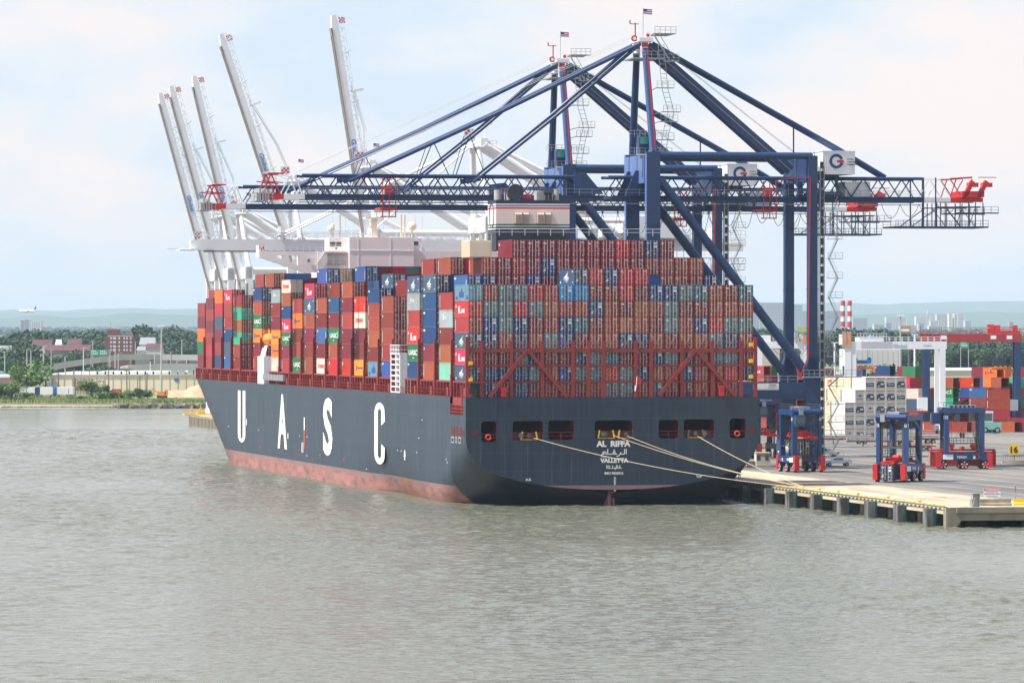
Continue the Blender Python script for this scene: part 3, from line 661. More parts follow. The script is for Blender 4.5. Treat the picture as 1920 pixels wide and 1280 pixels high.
CC['d']=('dark navy',(.025,.045,.085)); CM['d']=mat('container_dark_navy',(.025,.045,.085),.5,.2,.5); LOGO[('d',6.06)]=None; LOGO[('d',CL_)]=None; VAR['d']=[1]
YS=[ # right hand field
 (1727,1765,1779,1282,'b','at ground level left of the open yard'),(1781,1813,1822,1284,'b','on the ground behind the side-on carrier'),(1824,1856,1866,1290,'b','on the ground just left of the green one'),
 (1876,1862,1862,1278,'.','x'),(1846,1860,1876,1280,'t','on the ground in the middle of the row'),
 (1876,1902,1920,1286,'b','on the ground at the right of the row'),(1915,1950,1960,1284,'m','on the ground at the picture edge'),
 (1700,1728,1742,1330,'mmun','right of the white reefers'),(1722,1738,1748,1338,'bnsm','beside the reefers'),(1700,1706,1712,1350,'.nbur','against the reefers'),
 (1737,1752,1758,1350,'bbm','under the white gantry'),(1757,1765,1774,1352,'gmbO','at the gantry foot'),(1765,1787,1795,1350,'mOtgO','left of the crimson stack'),(1783,1795,1801,1356,'Oobmm','next to the crimson stack'),
 (1795,1825,1841,1352,'bmmur','topped in crimson'),(1797,1820,1832,1362,'mnNnm','behind the crimson stack'),(1825,1853,1862,1345,'mmbu','topped in royal blue'),(1833,1846,1855,1380,'mnbnnm','topped in maroon, behind'),
 (1843,1869,1886,1360,'bbgmoo','topped in orange'),(1865,1877,1890,1352,'mOgmO','beside the orange stack'),(1866,1888,1893,1335,'ebb','of the middle field'),(1867,1893,1895,1320,'mbbb','of tall brown boxes'),
 (1884,1898,1905,1366,'mbrrk','behind the red gantry leg'),(1858,1884,1896,1372,'bnbrOo','set behind the orange stack'),(1903,1913,1921,1350,'mmgbt','right of the gantry leg'),(1912,1934,1944,1356,'bbmbrm','at the picture edge'),
 # left, under and behind the blue crane legs
 (1424,1440,1458,1300,'bbmO','just right of the stern'),(1440,1452,1460,1312,'Obmb','between the stern and the crane leg'),(1424,1432,1440,1330,'ObbbO','against the stern'),
 (1482,1494,1506,1310,'mgbbm','between the two crane legs'),(1484,1496,1512,1290,'mm','low between the crane legs'),(1500,1508,1514,1330,'gOmgb','inside the crane legs'),
 (1413,1432,1444,1420,'bmbmbk','beyond the crane beam'),(1433,1446,1452,1425,'mnbbmg','far beyond the crane beam'),(1486,1500,1510,1422,'bmbnmm','beyond the landside legs'),
 (1539,1549,1556,1330,'mgnbmm','right of the crane stairs'),(1545,1556,1564,1322,'snbTg','beside the crane stairs'),(1554,1568,1574,1340,'bbmbn','left of the reefers'),
 (1599,1617,1621,1420,'bmnbbn','behind the reefers at left'),(1636,1668,1682,1424,'mbbnbn','behind the reefers at right'),(1706,1716,1723,1390,'mrbmbg','behind the lettered cream box'),(1697,1706,1712,1400,'bmmbbm','tall behind the reefers'),
 (1706,1722,1726,1325,'nucm'.replace('nucm','nbsc'),'capped by a cream lettered box'),
]

def yard_seen():
    buf=np.full((160,560),1e9); ib=np.full((160,560),-1,int); keys=[]
    buf[110:230,140:300]=np.minimum(buf[110:230,140:300],1196)     # the reefer block hides what stands behind it
    for a in YS:
        if a[4]=='.': continue
        for i,c_ in enumerate(a[4]):
            if c_=='.': continue
            keys.append((a[0],i)); y1=HY+F*(H-3-2.6*i)/a[3]-680; y0=y1-2.6*F/a[3]; x0,x1=int(a[0]-1400),min(520,int(a[2]-1400)); r0,r1=max(0,int(y0)),min(160,int(y1))
            if r1<=r0 or x1<=x0: continue
            s_=buf[r0:r1,x0:x1]; m_=s_>a[3]; s_[m_]=a[3]; t_=ib[r0:r1,x0:x1]; t_[m_]=len(keys)-1
    ids,cn=np.unique(ib,return_counts=True); return {keys[a]:int(b) for a,b in zip(ids,cn) if a>=0}
YC=yard_seen(); NTOT=305
_all=sorted([sum(cnt[i]) for i in shown]+list(YC.values()),reverse=True); CUT=_all[NTOT] if len(_all)>NTOT else 0
YKEEP={k_:v_>CUT for k_,v_ in YC.items() if v_>=3}
NIND=sum(1 for i in shown if sum(cnt[i])>CUT)
print('individual boxes: ship',NIND,'yard',sum(YKEEP.values()),'of',len(YKEEP))
SHORT={'k':'red white-lettered','g':'green white-lettered','o':'orange','c':'cream red-lettered','s':'slate sail-emblem','l':'light blue ship-silhouette','R':'rusty cream'}
rest=MB(); restmats=[CM[k_] for k_ in CC if k_ in CM]; ridx={k_:i for i,k_ in enumerate(CC)}
DW={'k':'red','g':'green','o':'orange','c':'cream','s':'slate blue','l':'light blue'}
for rank,i in enumerate(shown):
    n,c0,tr_,s0,t0,z0=cand[i]; code=col_of(n,c0,tr_)
    if code=='.': code='m'
    if rank<NIND:
        seen=cnt[i]; full=CC[code][0] if seen[1]>=20 else DW.get(code,CC[code][0])
        full=SHORT.get(code,full); tw=ORC[tr_] if n==0 else ORC[tr_-1]
        if n==0: lab='%s container, %s tier up, %s stack from left on the stern face'%(full,tw,ORC[c0])
        elif c0==0: lab='%s container, %s tier up, %s port side stack forward of the stern'%(full,tw,ORC[sum(1 for z in range(1,n+1) if NT[z])-1])
        else: lab='%s container, %s tier, column %s from port, %s bay forward'%(full,tw,ORC[c0],ORC[sum(1 for z in range(1,n+1) if NT[z])-1])
        container(code,tuple(W(t0,s0,z0+.012)),ROT,(TH[n]-.006)/CH,doors=seen[0]>=25 or n<=1,lean=seen[1]<25,label=lab,group='containers stacked on the ship')
    else:
        Lz=TH[n]-.03; o=W(t0,s0,z0)
        vs=[]
        for z in (z0,z0+Lz):
            for (tt,ss) in ((t0,s0),(t0+CW,s0),(t0+CW,s0+CL_),(t0,s0+CL_)): vs.append(W(tt,ss,z))
        rest.add(vs,[(3,2,1,0),(4,5,6,7),(0,1,5,4),(1,2,6,5),(2,3,7,6),(3,0,4,7)],ridx[code])
        for k in range(8):   # pressed ribs on the port wall
            y=s0+.7+k*1.4; z1=z0+Lz-.15
            v4=[W(t0-.02,y,z0+.15),W(t0-.02,y+.7,z0+.15),W(t0-.02,y+.7,z1),W(t0-.02,y,z1)]; rest.add(v4,[(3,2,1,0)],ridx[code])

# ---- lashing bridges, hatch coamings and passage on the port side (parts of the ship)
ztopb=PS(875,637,0)[1]
for n in range(23):
    if NT[n] is None: continue
    s1=bay_s(BAYX[n])
    q=MB(); e=s1-.75 if n else None
    if n==0: q.box(.0,.5,.05,.5,ZD,ztopb)
    else:
        bl=half_b(s1,ZD); 
        # tall post pair at the ship's side, cross frame reaching inboard
        q.box(.12,.5,s1-1.15,s1-.75,ZD,ztopb); q.box(.12,.42,s1-.55,s1-.2,ZD,BASEZ+1); q.box(.5,5.5,s1-1.1,s1-.8,BASEZ+.0,BASEZ+.3)
        for z in (BASEZ+2.5,BASEZ+5.2): q.box(.15,8,s1-1.15,s1-.8,z,z+.22)
        for k in range(1,4): q.box(.4+2.5*k,.62+2.5*k,s1-1.1,s1-.85,ZD,ztopb-1)
        q.beam((.5,s1-.95,BASEZ+.3),(3,s1-.95,BASEZ+2.5),.18)
    q.build('lashing_bridge',SHIPRED,ship)
q=MB(); 
sb=[bay_s(x) for x in BAYX if x]
q.box(3.2,3.4,12,sb[-1]+14,ZD,BASEZ-.15)
for s0 in sb:
    for k in range(5):
        y=s0+.4+k*2.8; q.box(.18,.5,y,y+.28,ZD,BASEZ-.05)
        if k%2: q.box(1.4,1.9,y+.6,y+1.2,ZD,ZD+1.5)
    q.box(.15,3.3,s0-.1,s0+12.3,BASEZ-.28,BASEZ-.02)
    q.box(.05,.16,s0+1.0,s0+2.3,ZD+.1,ZD+1.5)
q.build('hatch_coaming',SHIPRED,ship)
q=MB(); q.rail([(.08,13,ZD),(.08,316,ZD)],1.15,1.5,.03); q.build('deck_rail',SHIPRED,ship)
q=MB(); q.box(3.42,46,12,315,ZD,BASEZ-.2); q.build('cargo_hatch',DRED,ship)
# crossing lashing rods on the stern stacks
q=MB(); z4=PS(1150,620.5,0)[1]; z3=PS(1150,652,0)[1]
for c0 in range(19):
    t0=.62+c0*2.5
    q.beam((t0+.05,.72,z4),(t0+CW*.86,.62,z3-.6),.05); q.beam((t0+CW-.05,.72,z4),(t0+CW*.14,.62,z3-.6),.05)
    if c0%3!=1: q.beam((t0+.05,.7,z4-.1),(t0+CW*.6,.6,z3-.6),.04)
q.build('lashing_rods',mat('lashing_rod_tan',(.50,.36,.22),.6,.3,2),ship)
q=MB()
for n in (5,6,7,8,9,10,11,12,13,14,1,2,3):
    s1=bay_s(BAYX[n]); 
    q.beam((.5,s1-.06,BASEZ+2*TH[n]),(3.0,s1-.06,BASEZ+3*TH[n]),.05); q.beam((3.0,s1-.06,BASEZ+2*TH[n]),(.6,s1-.06,BASEZ+3*TH[n]),.05)
q.build('lashing_rods',_m['lashing_rod_tan'],ship)

# ---- accommodation house amidships-forward (s from the gap at the 15th bay)
SH=bay_s(498)+1.0
def HS(px,py): return PS(px,py,SH)
house=MB()
def hb(mb,x0,x1,y0,y1,d0,d1,mi=0,s=None):
    a,z1=PS(x0,y0,SH); b,z0=PS(x1,y1,SH); mb.box(a,b,SH+d0,SH+d1,z0,z1,mi)
hb(house,655,776,445,520,0,11)                 # tall aft block
hb(house,598,655,470.5,520,1.5,11); hb(house,776,880,470.5,520,1.5,11)    # wings' deck
hb(house,622,655,446,470,3.5,9); hb(house,776,796,446,470,3.5,9)          # wheelhouse
# outboard bridge wing with its raked underside and lightening holes
a0=PS(488,470,SH); a1=PS(598,470,SH)
x0t=PS(488,470,SH)[0]; x1t=PS(600,470,SH)[0]; zt_=PS(500,470.5,SH)[1]; zk=PS(500,482,SH)[1]; zl_=PS(570,512,SH)[1]
wl=[(x0t,zt_),(x1t,zt_),(x1t,zl_+.2),(x1t-2.4,zl_),(x0t,zk)]
h1=[(PS(x,y,SH)) for x,y in ((513,479),(532,479),(532,488.5),(524,485))]; h2=[PS(x,y,SH) for x,y in ((543,479),(562,479),(562,498),(543,488.5))]
vs,fs=filled([wl,h1,h2],1.2); house.add([(x,SH+2.2+z,y) for x,y,z in vs],fs)
xr0=PS(880,470,SH)[0]; xr1=48.7; house.prism([(xr0,zt_),(xr1,zt_),(xr1,zk),(xr0,zl_)],(0,SH+1.6,0),(1,0,0),(0,0,1),(0,1.2,0))
house.box(x0t,x0t+1.2,SH+2,SH+6,zk,zt_+1.2)
hs=house.build('accommodation_house',PINK,ship)
q=MB()
for x0,x1,y0,y1 in ((624,634,453,461),(635.5,645,453,461),(777.5,790,452,460)): hb(q,x0,x1,y0,y1,3.42,3.5)
for x0,x1,y0,y1 in ((579,583,485,491),(638,642,485,490),(634,637,463,467)): hb(q,x0,x1,y0,y1,1.42,1.5) if y0>470 else hb(q,x0,x1,y0,y1,3.42,3.5)
q.build('bridge_window',GLASS,hs)
q=MB()   # seams, stair, rails, recesses
hb(q,655,776,469.6,470.4,-.08,0); hb(q,671.6,672.1,446,520,-.06,0); hb(q,732,732.5,446,520,-.06,0)
z_=PS(500,470.5,SH)[1]
q.rail([(x0t,SH+2.0,z_),(PS(655,470,SH)[0],SH+1.8,z_)],1.3,1.3,.035); q.rail([(PS(776,470,SH)[0],SH+1.8,z_),(48.5,SH+1.8,z_)],1.3,1.3,.035)
zr_=PS(600,497,SH)[1]; q.rail([(PS(575,470,SH)[0],SH+1.0,zr_),(PS(652,470,SH)[0],SH+1.0,zr_)],1.2,1.3,.035)
zt2=PS(700,445,SH)[1]; q.rail([(PS(622,445,SH)[0],SH+.3,zt2),(PS(796,445,SH)[0],SH+.3,zt2)],1.3,1.5,.04)
for x in range(628,800,12):
    t,_=PS(x,440,SH); hgt=random.choice((1.5,2.2,3.0,4.5)); q.beam((t,SH+3,zt2),(t,SH+3,zt2+hgt),.09)
q.beam((PS(611,463,SH)[0],SH+1.2,z_),(PS(594,500,SH)[0],SH+1.2,zr_),.35,.08); q.beam((PS(607,463,SH)[0],SH+1.2,z_+1),(PS(590,500,SH)[0],SH+1.2,zr_+1),.06)
q.build('house_rail',WHITE,hs)
q=MB(); hb(q,612,654,472,475,1.0,1.45); 
hb(q,616,652,475,497,1.38,1.46); q.build('boat_recess',mat('recess_paint',(.55,.49,.48),.6,.1),hs)
q=MB()   # mast tower and radomes
hb(q,701.5,711.5,408,446,3,4.2); hb(q,689,723,407,409.5,2,6); q.box(*[PS(x,400,SH)[0] for x in (696,699)],SH+3,SH+3.3,PS(0,446,SH)[1],PS(0,409,SH)[1]) if False else None
q.build('mast_tower',mat('mast_cream',(.74,.66,.52),.5,.1),hs)
q=MB()
def ball(mb,c,r,mi=0,n=10):
    c=V(c); b=len(mb.v); vs=[];fs=[]
    for i in range(n+1):
        th=math.pi*i/n
        for j in range(n): ph=2*math.pi*j/n; vs.append((c.x+r*math.sin(th)*math.cos(ph),c.y+r*math.sin(th)*math.sin(ph),c.z+r*math.cos(th)))
    for i in range(n):
        for j in range(n): fs.append((i*n+j,(i+1)*n+j,(i+1)*n+(j+1)%n,i*n+(j+1)%n))
    mb.add(vs,fs,mi)
for px,py,r in ((779,424,.95),(627,428,.75),(630,422,.4)):
    t,z=PS(px,py,SH); ball(q,(t,SH+4,z),r); q.beam((t,SH+4,z-r),(t,SH+4,zt2),.25)
for px,y0 in ((645,398),(760,402),(767,402)):
    t,z=PS(px,y0,SH); q.beam((t,SH+5,zt2),(t,SH+5,z),.3)
q.build('radar_dome',CREAM,hs)
q=MB(); t,z=PS(494.5,466.5,SH)
for k in range(12):
    a0,a1=2*math.pi*k/12,2*math.pi*(k+1)/12; q.tube((t+.38*math.cos(a0),SH+1.9,z+.38*math.sin(a0)),(t+.38*math.cos(a1),SH+1.9,z+.38*math.sin(a1)),.12,5,0 if k%3 else 1)
q.build('lifebuoy',[SAFERED,WHITE],hs)
# lifeboat hung at the port side in the gap, and white ladder towers
q=MB(); s_a,_=PT(497,640,0); s_b,_=PT(486,640,0); zc=PT(490,636,0)[1]
ns=10
for i in range(ns):
    u0,u1=i/ns,(i+1)/ns; r=lambda u:1.35*math.sqrt(max(0,1-(2*u-1)**2))**.6+.02
    q.tube((1.6,s_a+(s_b-s_a)*u0,zc),(1.6,s_a+(s_b-s_a)*u1,zc),r(u0),8,0,r1=r(u1))
q.box(1.2,2.0,s_a+2,s_a+4,zc+1,zc+2); q.build('lifeboat',ORANGE,ship,smooth=False)
q=MB(); 
for yy in (s_a+1,s_b-1): q.beam((2.6,yy,zc-3),(2.6,yy,zc+3.5),.3); q.beam((2.6,yy,zc+3.5),(.9,yy,zc+2.2),.25); q.beam((1.6,yy,zc),(1.2,yy,zc+2.4),.08)
q.build('davit',SHIPRED,ship)
q=MB(); s0,z1=PT(495.5,668,0); s1,z0=PT(484,716,0); q.box(-.1,1.6,s0,s1,ZD-.1,z1)
for k in range(3): q.beam((.2,s0+1+k*2.4,z1),(.9,s0+2+k*2.4,z1+2.2),.18)
s2,_=PT(537,704,0); q.build('pilot_house_casing',WHITE,ship)
q=MB(); sA,zA=PT(534,703,0); sB,zB=PT(497,712,0); q.box(-.3,.1,sA,sB,zB,zA)
for k in range(14): y=sA+(sB-sA)*k/13; q.box(-.42,-.3,y,y+.25,zB,zA)
q.build('gangway',GREY,ship)
q=MB(); s0,z1=PT(750,664,0); s1,_=PT(732,664,0); z1=PT(741,664,0)[1]
for s_ in (s0,s0+(s1-s0)*.45,s1-.5): 
    for t_ in (.0,1.6): q.box(t_,t_+.35,s_,s_+.5,ZD-.1,z1)
for k in range(8): z=ZD+.1+(z1-ZD)*k/7; q.box(0,1.95,s0,s1,z-.12,z+.1)
q.box(1.2,1.3,s0,s1,ZD,z1); q.rail([(0,s0,z1),(0,s1,z1)],1.6,1.5,.06); q.rail([(0,s0,z1),(1.9,s0,z1)],1.6,1,.06)
q.build('stair_tower',WHITE,ship)

# ---- funnel (aft island)
SF=bay_s(752)+2.5
def fz(y): return PS(990,y,SF)[1]
ta=PS(930,400,SF)[0]; tb=PS(1068,400,SF)[0]; LF=7.6
bands=[(375,382,0),(382,384,1),(384,387.5,2),(387.5,388.8,1),(388.8,391.8,3),(391.8,420,4),(420,423.2,5),(423.2,425,1),(425,428,0),(428,430,1),(430,470,0)]
q=MB()
for y0,y1,mi in bands: q.box(ta,tb,SF,SF+LF,fz(y1),fz(y0),mi)
fn=q.build('funnel',[NAVY,WHITE,mat('funnel_mauve',(.36,.20,.30),.5,.1),SAFERED,mat('funnel_cream',(.78,.66,.58),.5,.06),mat('funnel_green',(.06,.16,.10),.5,.1)],ship)
for xa,xb in ((963,992.5),(1004.5,1034)):
    q=MB(); a=PS(xa,397,SF)[0]; b=PS(xb,397,SF)[0]; z1,z0=fz(397.5),fz(419)
    q.box(a,b,SF-.10,SF-.005,z0,z1,0)
    q.box(a+.15,b-.15,SF-.13,SF-.10,z0+.12,z1-.12,1)
    for k in range(5):
        z=z0+.12+(z1-z0-.24)*k/5; q.prism([(0,0),(-.45,0),(-.13,.36),(0,.36)],(a+.15,SF-.12,z),(0,1,0),(0,0,1),(b-a-.3,0,0),0)
    q.box((a+b)/2-.06,(a+b)/2+.06,SF-.6,SF-.1,z0,z1,0)
    q.build('louvre',[mat('louvre_tan',(.46,.38,.30),.6,.1),MDARK],fn)
q=MB(); zc=fz(404); 
n=20
for k in range(n):
    a0,a1=2*math.pi*k/n,2*math.pi*(k+1)/n; q.tube((ta-.04,SF+LF/2+2.1*math.cos(a0),zc+2.1*math.sin(a0)),(ta-.04,SF+LF/2+2.1*math.cos(a1),zc+2.1*math.sin(a1)),.09,4)
q.build('funnel_emblem',MDARK,fn)
q=MB(); zf=fz(375)
def fx(px): return PS(px,360,SF)[0]
q.tube((fx(937.5),SF+2,zf),(fx(937.5),SF+2,fz(356)),.68,12,0)
q.tube((fx(1048),SF+2,zf),(fx(1048),SF+2,fz(354)),.45,12,0); q.box(fx(1012),fx(1042),SF+2.5,SF+5,zf,fz(357),0)
q.build('exhaust_pipe',mat('exhaust_grey',(.42,.40,.37),.6,.4,.8),fn)
for px,r in ((1028,.36),(1035.5,.33)):
    q=MB(); x=fx(px); q.tube((x,SF+1.6,zf),(x,SF+1.6,fz(360)),r*.8,10,0); q.tube((x,SF+1.8,fz(360)),(x,SF+1.0,fz(357)),r*1.4,12,0); q.build('exhaust_pipe',NAVY,fn)
q=MB(); x=fx(968.5); r=1.42; zc=fz(361)
q.tube((x-.15,SF+3.6,zf),(x-.15,SF+3.6,zc),r*.95,14,1); q.tube((x,SF+.7,zc+.1),(x,SF+3.8,zc-.2),r,20,0,r1=r*.8); q.tube((x,SF+.66,zc+.1),(x,SF+.70,zc+.1),r*.86,20,2)
q.build('main_exhaust',[NAVY,GREY,MDARK],fn)
q=MB(); q.box(fx(982),fx(1001),SF+1.5,SF+3,zf+.3,fz(364)); q.tube((fx(952),SF+2,zf),(fx(952),SF+2,fz(354)),.12,6); q.build('deck_machinery',SAFERED,fn)
q=MB(); zrl=fz(444); q.rail([(fx(865)+1,SF-6,zrl+.1),(46,SF-6,zrl+.1)],1.2,2.2,.045); q.build('funnel_rail',WHITE,fn)
# cream vent casing rising above the port stacks aft
q=MB(); S1=bay_s(BAYX[1])
a=PS(881,460,S1+.5)[0]; b=PS(922,460,S1+.5)[0]; z0=BASEZ+7*2.9+.02; z1=PS(900,450,S1)[1]
q.box(a,b,S1+.6,S1+8,z0,z1)
n=int((b-a)/.35)
for k in range(n): q.box(a+k*.35,a+k*.35+.16,S1+.55,S1+.6,z0+.1,z1-.1)
for k in range(20): q.box(a-.05,a,S1+.7+k*.36,S1+.86+k*.36,z0+.1,z1-.1)
q.rail([(a,S1+.8,z1),(b,S1+.8,z1)],1.1,1.2,.035); q.build('vent_casing',CREAM,ship)
# ================================================================== QUAY CRANES (local x = u landward from the waterside rail, y = v along the quay, z up from the quay)
RT=53.8; ZQ=3.0
CS=101.5
def CU(px,py,v=0.0):          # pixel on crane A, at depth v -> (u, z above quay)
    t,z=PS(px,py,CS+v); return t-RT, z-ZQ
def zz(y,px=1300,v=8): return CU(px,y,v)[1]
def ladder_zig(mb,u0,v,z0,z1,du=2.2,stp=3.4,mi=0,shift=0.0):
    z=z0;k=0
    while z<z1-.5:
        mb.box(u0,u0+du+1.4,v-.5,v+.5,z-.06,z+.06,mi)
        mb.rail([(u0,v-.5,z),(u0+du+1.4,v-.5,z)],1.1,1.2,.03,mi)
        a,b=(u0+.3,u0+du+.6) if k%2==0 else (u0+du+.6,u0+.3)
        zn=min(z+stp,z1); mb.beam((a,v-.35,z),(b,v-.35,zn),.10,mi=mi); mb.beam((a,v+.35,z),(b,v+.35,zn),.10,mi=mi); mb.beam((a,v-.35,z+1),(b,v-.35,zn+1),.05,mi=mi)
        for i in range(1,8): t=i/8; x=a+(b-a)*t; mb.box(x-.05,x+.05,v-.35,v+.35,z+(zn-z)*t-.03,z+(zn-z)*t+.03,mi)
        z+=stp;k+=1; u0+=shift
def truss(mb,u0,u1,v,zb,zt_,bay=4.6,r=.13,mi=0,zig=True):
    n=max(1,round((u1-u0)/bay)); d=(u1-u0)/n
    for i in range(n):
        a=u0+i*d
        mb.tube((a,v,zb),(a+d/2,v,zt_),r,5,mi,caps=False); mb.tube((a+d/2,v,zt_),(a+d,v,zb),r,5,mi,caps=False)
def flag(mb,p,sz,mi_w,mi_r,mi_b):
    x,y,z=p
    for k in range(6): mb.add([(x,y,z+sz*.6*k/6),(x+sz,y+.15,z-.1+sz*.6*k/6),(x+sz,y+.15,z-.1+sz*.6*(k+1)/6),(x,y,z+sz*.6*(k+1)/6)],[(0,1,2,3)],mi_r if k%2 else mi_w)
    mb.add([(x,y-.02,z+sz*.3),(x+sz*.42,y+.04,z-.04+sz*.3),(x+sz*.42,y+.04,z-.04+sz*.6),(x,y-.02,z+sz*.6)],[(0,1,2,3)],mi_b)
FLAGB=mat('flag_blue',(.05,.08,.30),.7,0)
ZL0,ZL1=zz(378),zz(368); ZU=zz(333.5)          # lower chord, upper chord
def blue_crane(s_pos, label, trolley_px, near):
    root=thing('ship_to_shore_crane',label,'crane',tuple(W(RT,s_pos,ZQ)),ROT,'blue gantry cranes working the ship')
    VF=17.5; UG=30.3
    ztop=CU(1222,285,0)[1]; zpb0,zpb1=CU(1530,748,0)[1],CU(1530,717,0)[1]
    zL=CU(1222,300,0)[1]
    # legs
    for v in (0,VF):
        q=MB(); q.box(-1.05,1.45,v-.8,v+.8,2.6,ztop,0); q.box(-1.12,-1.05,v-.7,v+.7,3,ztop-.3,1)  # lighter strip on the waterside face, its sunlight put into the colour
        
        for zf in (12,24,33,45): q.box(-1.13,1.52,v-.88,v+.88,zf,zf+.16,0); q.box(-.9,-.3,v-.84,v-.80,zf+2,zf+3.2,2)
        q.build('waterside_leg',[CBLUE,CBLUEL,mat('crane_blue_worn',(.022,.045,.085),.6,.5,.6,dcol=(.10,.06,.04))],root)
        q=MB(); q.box(UG-.85,UG+.85,v-.8,v+.8,zpb1,ztop-.5,0)
        for zf in (24,33,45): q.box(UG-.92,UG+.92,v-.88,v+.88,zf,zf+.16,0)
        q.add([(UG-1.3,v-.8,zpb0),(UG+1.3,v-.8,zpb0),(UG+1.3,v+.8,zpb0),(UG-1.3,v+.8,zpb0),(UG-1.5,v-.8,2.6),(UG+.6,v-.8,2.6),(UG+.6,v+.8,2.6),(UG-1.5,v+.8,2.6)],[(3,2,1,0),(4,5,6,7),(0,1,5,4),(1,2,6,5),(2,3,7,6),(3,0,4,7)],0)
        q.box(UG-1.6,UG+1.4,v-.82,v+.82,zpb0,zpb1+1.5,0)
        q.add([(UG-1.6,v-.8,zpb1+1.5),(UG+1.4,v-.8,zpb1+1.5),(UG+.85,v-.8,zpb1+4.5),(UG-.85,v-.8,zpb1+4.5),(UG-1.6,v+.8,zpb1+1.5),(UG+1.4,v+.8,zpb1+1.5),(UG+.85,v+.8,zpb1+4.5),(UG-.85,v+.8,zpb1+4.5)],[(0,1,2,3),(7,6,5,4),(1,5,6,2),(0,3,7,4)],0)
        q.build('landside_leg',CBLUE,root)
        q=MB(); q.box(-1.0,UG+1,v-.7,v+.7,zpb0,zpb1); 
        q.build('portal_beam',CBLUE,root)
        q=MB(); z_=CU(1380,291.5,0)[1]; q.tube((0,v,z_),(UG,v,z_),.62,12); q.build('top_tie_beam',CBLUE,root)
        a=CU(1238,338,0); b=CU(1512,700,0); q=MB(); q.tube((a[0],v,a[1]),(b[0],v,b[1]),.85,14); 
        A_,B_2=V((a[0],v,a[1])),V((b[0],v,b[1]))
        for k in range(1,6): p_=A_.lerp(B_2,k/6); dd=(B_2-A_).normalized()*.1; q.tube(p_-dd,p_+dd,.95,14)
        q.build('diagonal_brace',CBLUE,root)
        q=MB()
        for u in (0,UG-.3):
            for vv in (v-3.2,v-1.2,v+1.2,v+3.2):
                q.box(u-.45,u+.45,vv-.8,vv+.8,.7,1.5,0)
                for w_ in (-.45,.45): q.wheel((u,vv+w_,.42),(1,0,0),.4,.3,10,1)
            q.box(u-.6,u+.6,v-4,v+4,1.5,2.3,0); 
        q.build('bogie',[CBLUE,BLACK],root)
    # sill beams and upper cross beams along the quay
    q=MB()
    for u in (0,UG-.4): q.box(u-.7,u+.7,-2.5,VF+2.5,2.3,3.9)
    q.build('sill_beam',CBLUE,root)
    q=MB(); q.box(-1.3,1.1,.8,VF-.8,zL-4.2,zL+1.0,0); 
    q.build('waterside_cross_beam',CBLUEL,root)
    q=MB(); q.box(UG-.9,UG+.9,.8,VF-.8,zL-3.8,zL+.6,0); q.build('landside_cross_beam',CBLUE,root)
    # vertical hangers carrying the girder
    for u in (-.5,UG-1):
        for v in (5.3,11.8): q=MB(); q.box(u-.5,u+.5,v-.35,v+.35,ZL1,zL-3.8); q.build('girder_hanger',CBLUE,root)
    for v in (5.3,12.2):
        for s_,u in ((1,CU(1183,372)[0]),(-1,CU(1143,372)[0])): q=MB(); q.prism([(0,0),(5.2*s_,0),(3.6*s_,4.6),(2.0*s_,4.6)] if s_>0 else [(0,.2),(-5.5,.2),(-5.5,4.2),(-3.6,4.4)],(u,v-.2,ZL1),(1,0,0),(0,0,1),(0,.4,0)); q.build('hinge_bracket',CBLUE,root)
    # boom and girder
    uT=CU(580,372)[0]; uH=CU(1143,372)[0]; uB=CU(1745,372)[0]
    for nm,a,b in (('boom',uT,uH),('girder',uH+1.5,uB)):
        q=MB()
        for v in (5.6,11.9):
            q.box(a,b,v-.45,v+.45,ZL0,ZL1,0)
            ta=a; tb=b-5 if nm=='boom' else b
            q.tube((ta-.5,v,ZU),(tb,v,ZU),.28,8,0); truss(q,ta,tb,v,ZL1,ZU,4.4,.125,0)
            if nm=='boom': q.tube((tb,v,ZU),(b-.5,v,ZL1+.4),.3,8,0)
        n=int((b-a)/6.4)
        for i in range(n+1):
            u=a+i*(b-a)/n; q.beam((u,5.6,ZL0+.5),(u,11.9,ZL0+.5),.3)
            if u<tb: q.beam((u,5.6,ZU),(u,11.9,ZU),.22)
        q.box(a,b,4.0,4.9,ZL1-.2,ZL1-.1,0); 
        o=q.build(nm,CBLUE,root)
        q=MB(); q.rail([(a,4.0,ZL1-.1),(b,4.0,ZL1-.1)],1.2,2.4,.03,0); q.rail([(a,13.6,ZL1-.1),(b,13.6,ZL1-.1)],1.2,2.4,.03,0)
        q.box(a,b,12.6,13.6,ZL1-.2,ZL1-.1,0); q.box(a-1,b,6.3,6.5,ZL0-.55,ZL0-.4,0); q.build('walkway_rail',GREY,o)
    # white and red ends
    uW=CU(540,372)[0]; uR=CU(499,372)[0]
    for v in (5.6,11.9):
        q=MB(); q.box(uW,uT,v-.4,v+.4,ZL0,ZL1,0); q.beam((uW+.3,v,ZL1),(uW+2.2,v,ZU),.2); q.beam((uW+2.2,v,ZU),(uT-.5,v,ZL1),.2); q.tube((uW-3,v,ZU+.5),(uT,v,ZU),.05,4); 
        q.build('boom_tip_white_section',WHITE,root)
        q=MB(); q.box(uR,uW,v-.42,v+.42,ZL0,ZL1,0); q.beam((uR+.3,v,ZL1),(uR+1.7,v,ZU+.3),.24); q.beam((uR+3.4,v,ZL1),(uR+1.7,v,ZU+.3),.24); q.beam((uR+1.2,v,ZU+.3),(uW,v,ZU+.3),.3); q.beam((uR+2,v,ZL1+2.2),(uW,v,ZL1+2.0),.2); q.beam((uR,v,ZL1+2.4),(uR+2.5,v,ZL1+2),.2)
        q.build('boom_tip_red_section',SAFERED,root)
    q=MB(); q.box(uR-1.2,uR+1,4,13.5,ZL0-.4,ZL0-.2); 
    for k in range(5): q.box(uR-1+k*.5,uR-.7+k*.5,5,12,ZL0-.2,ZL0+1.2+.8*(k%2))
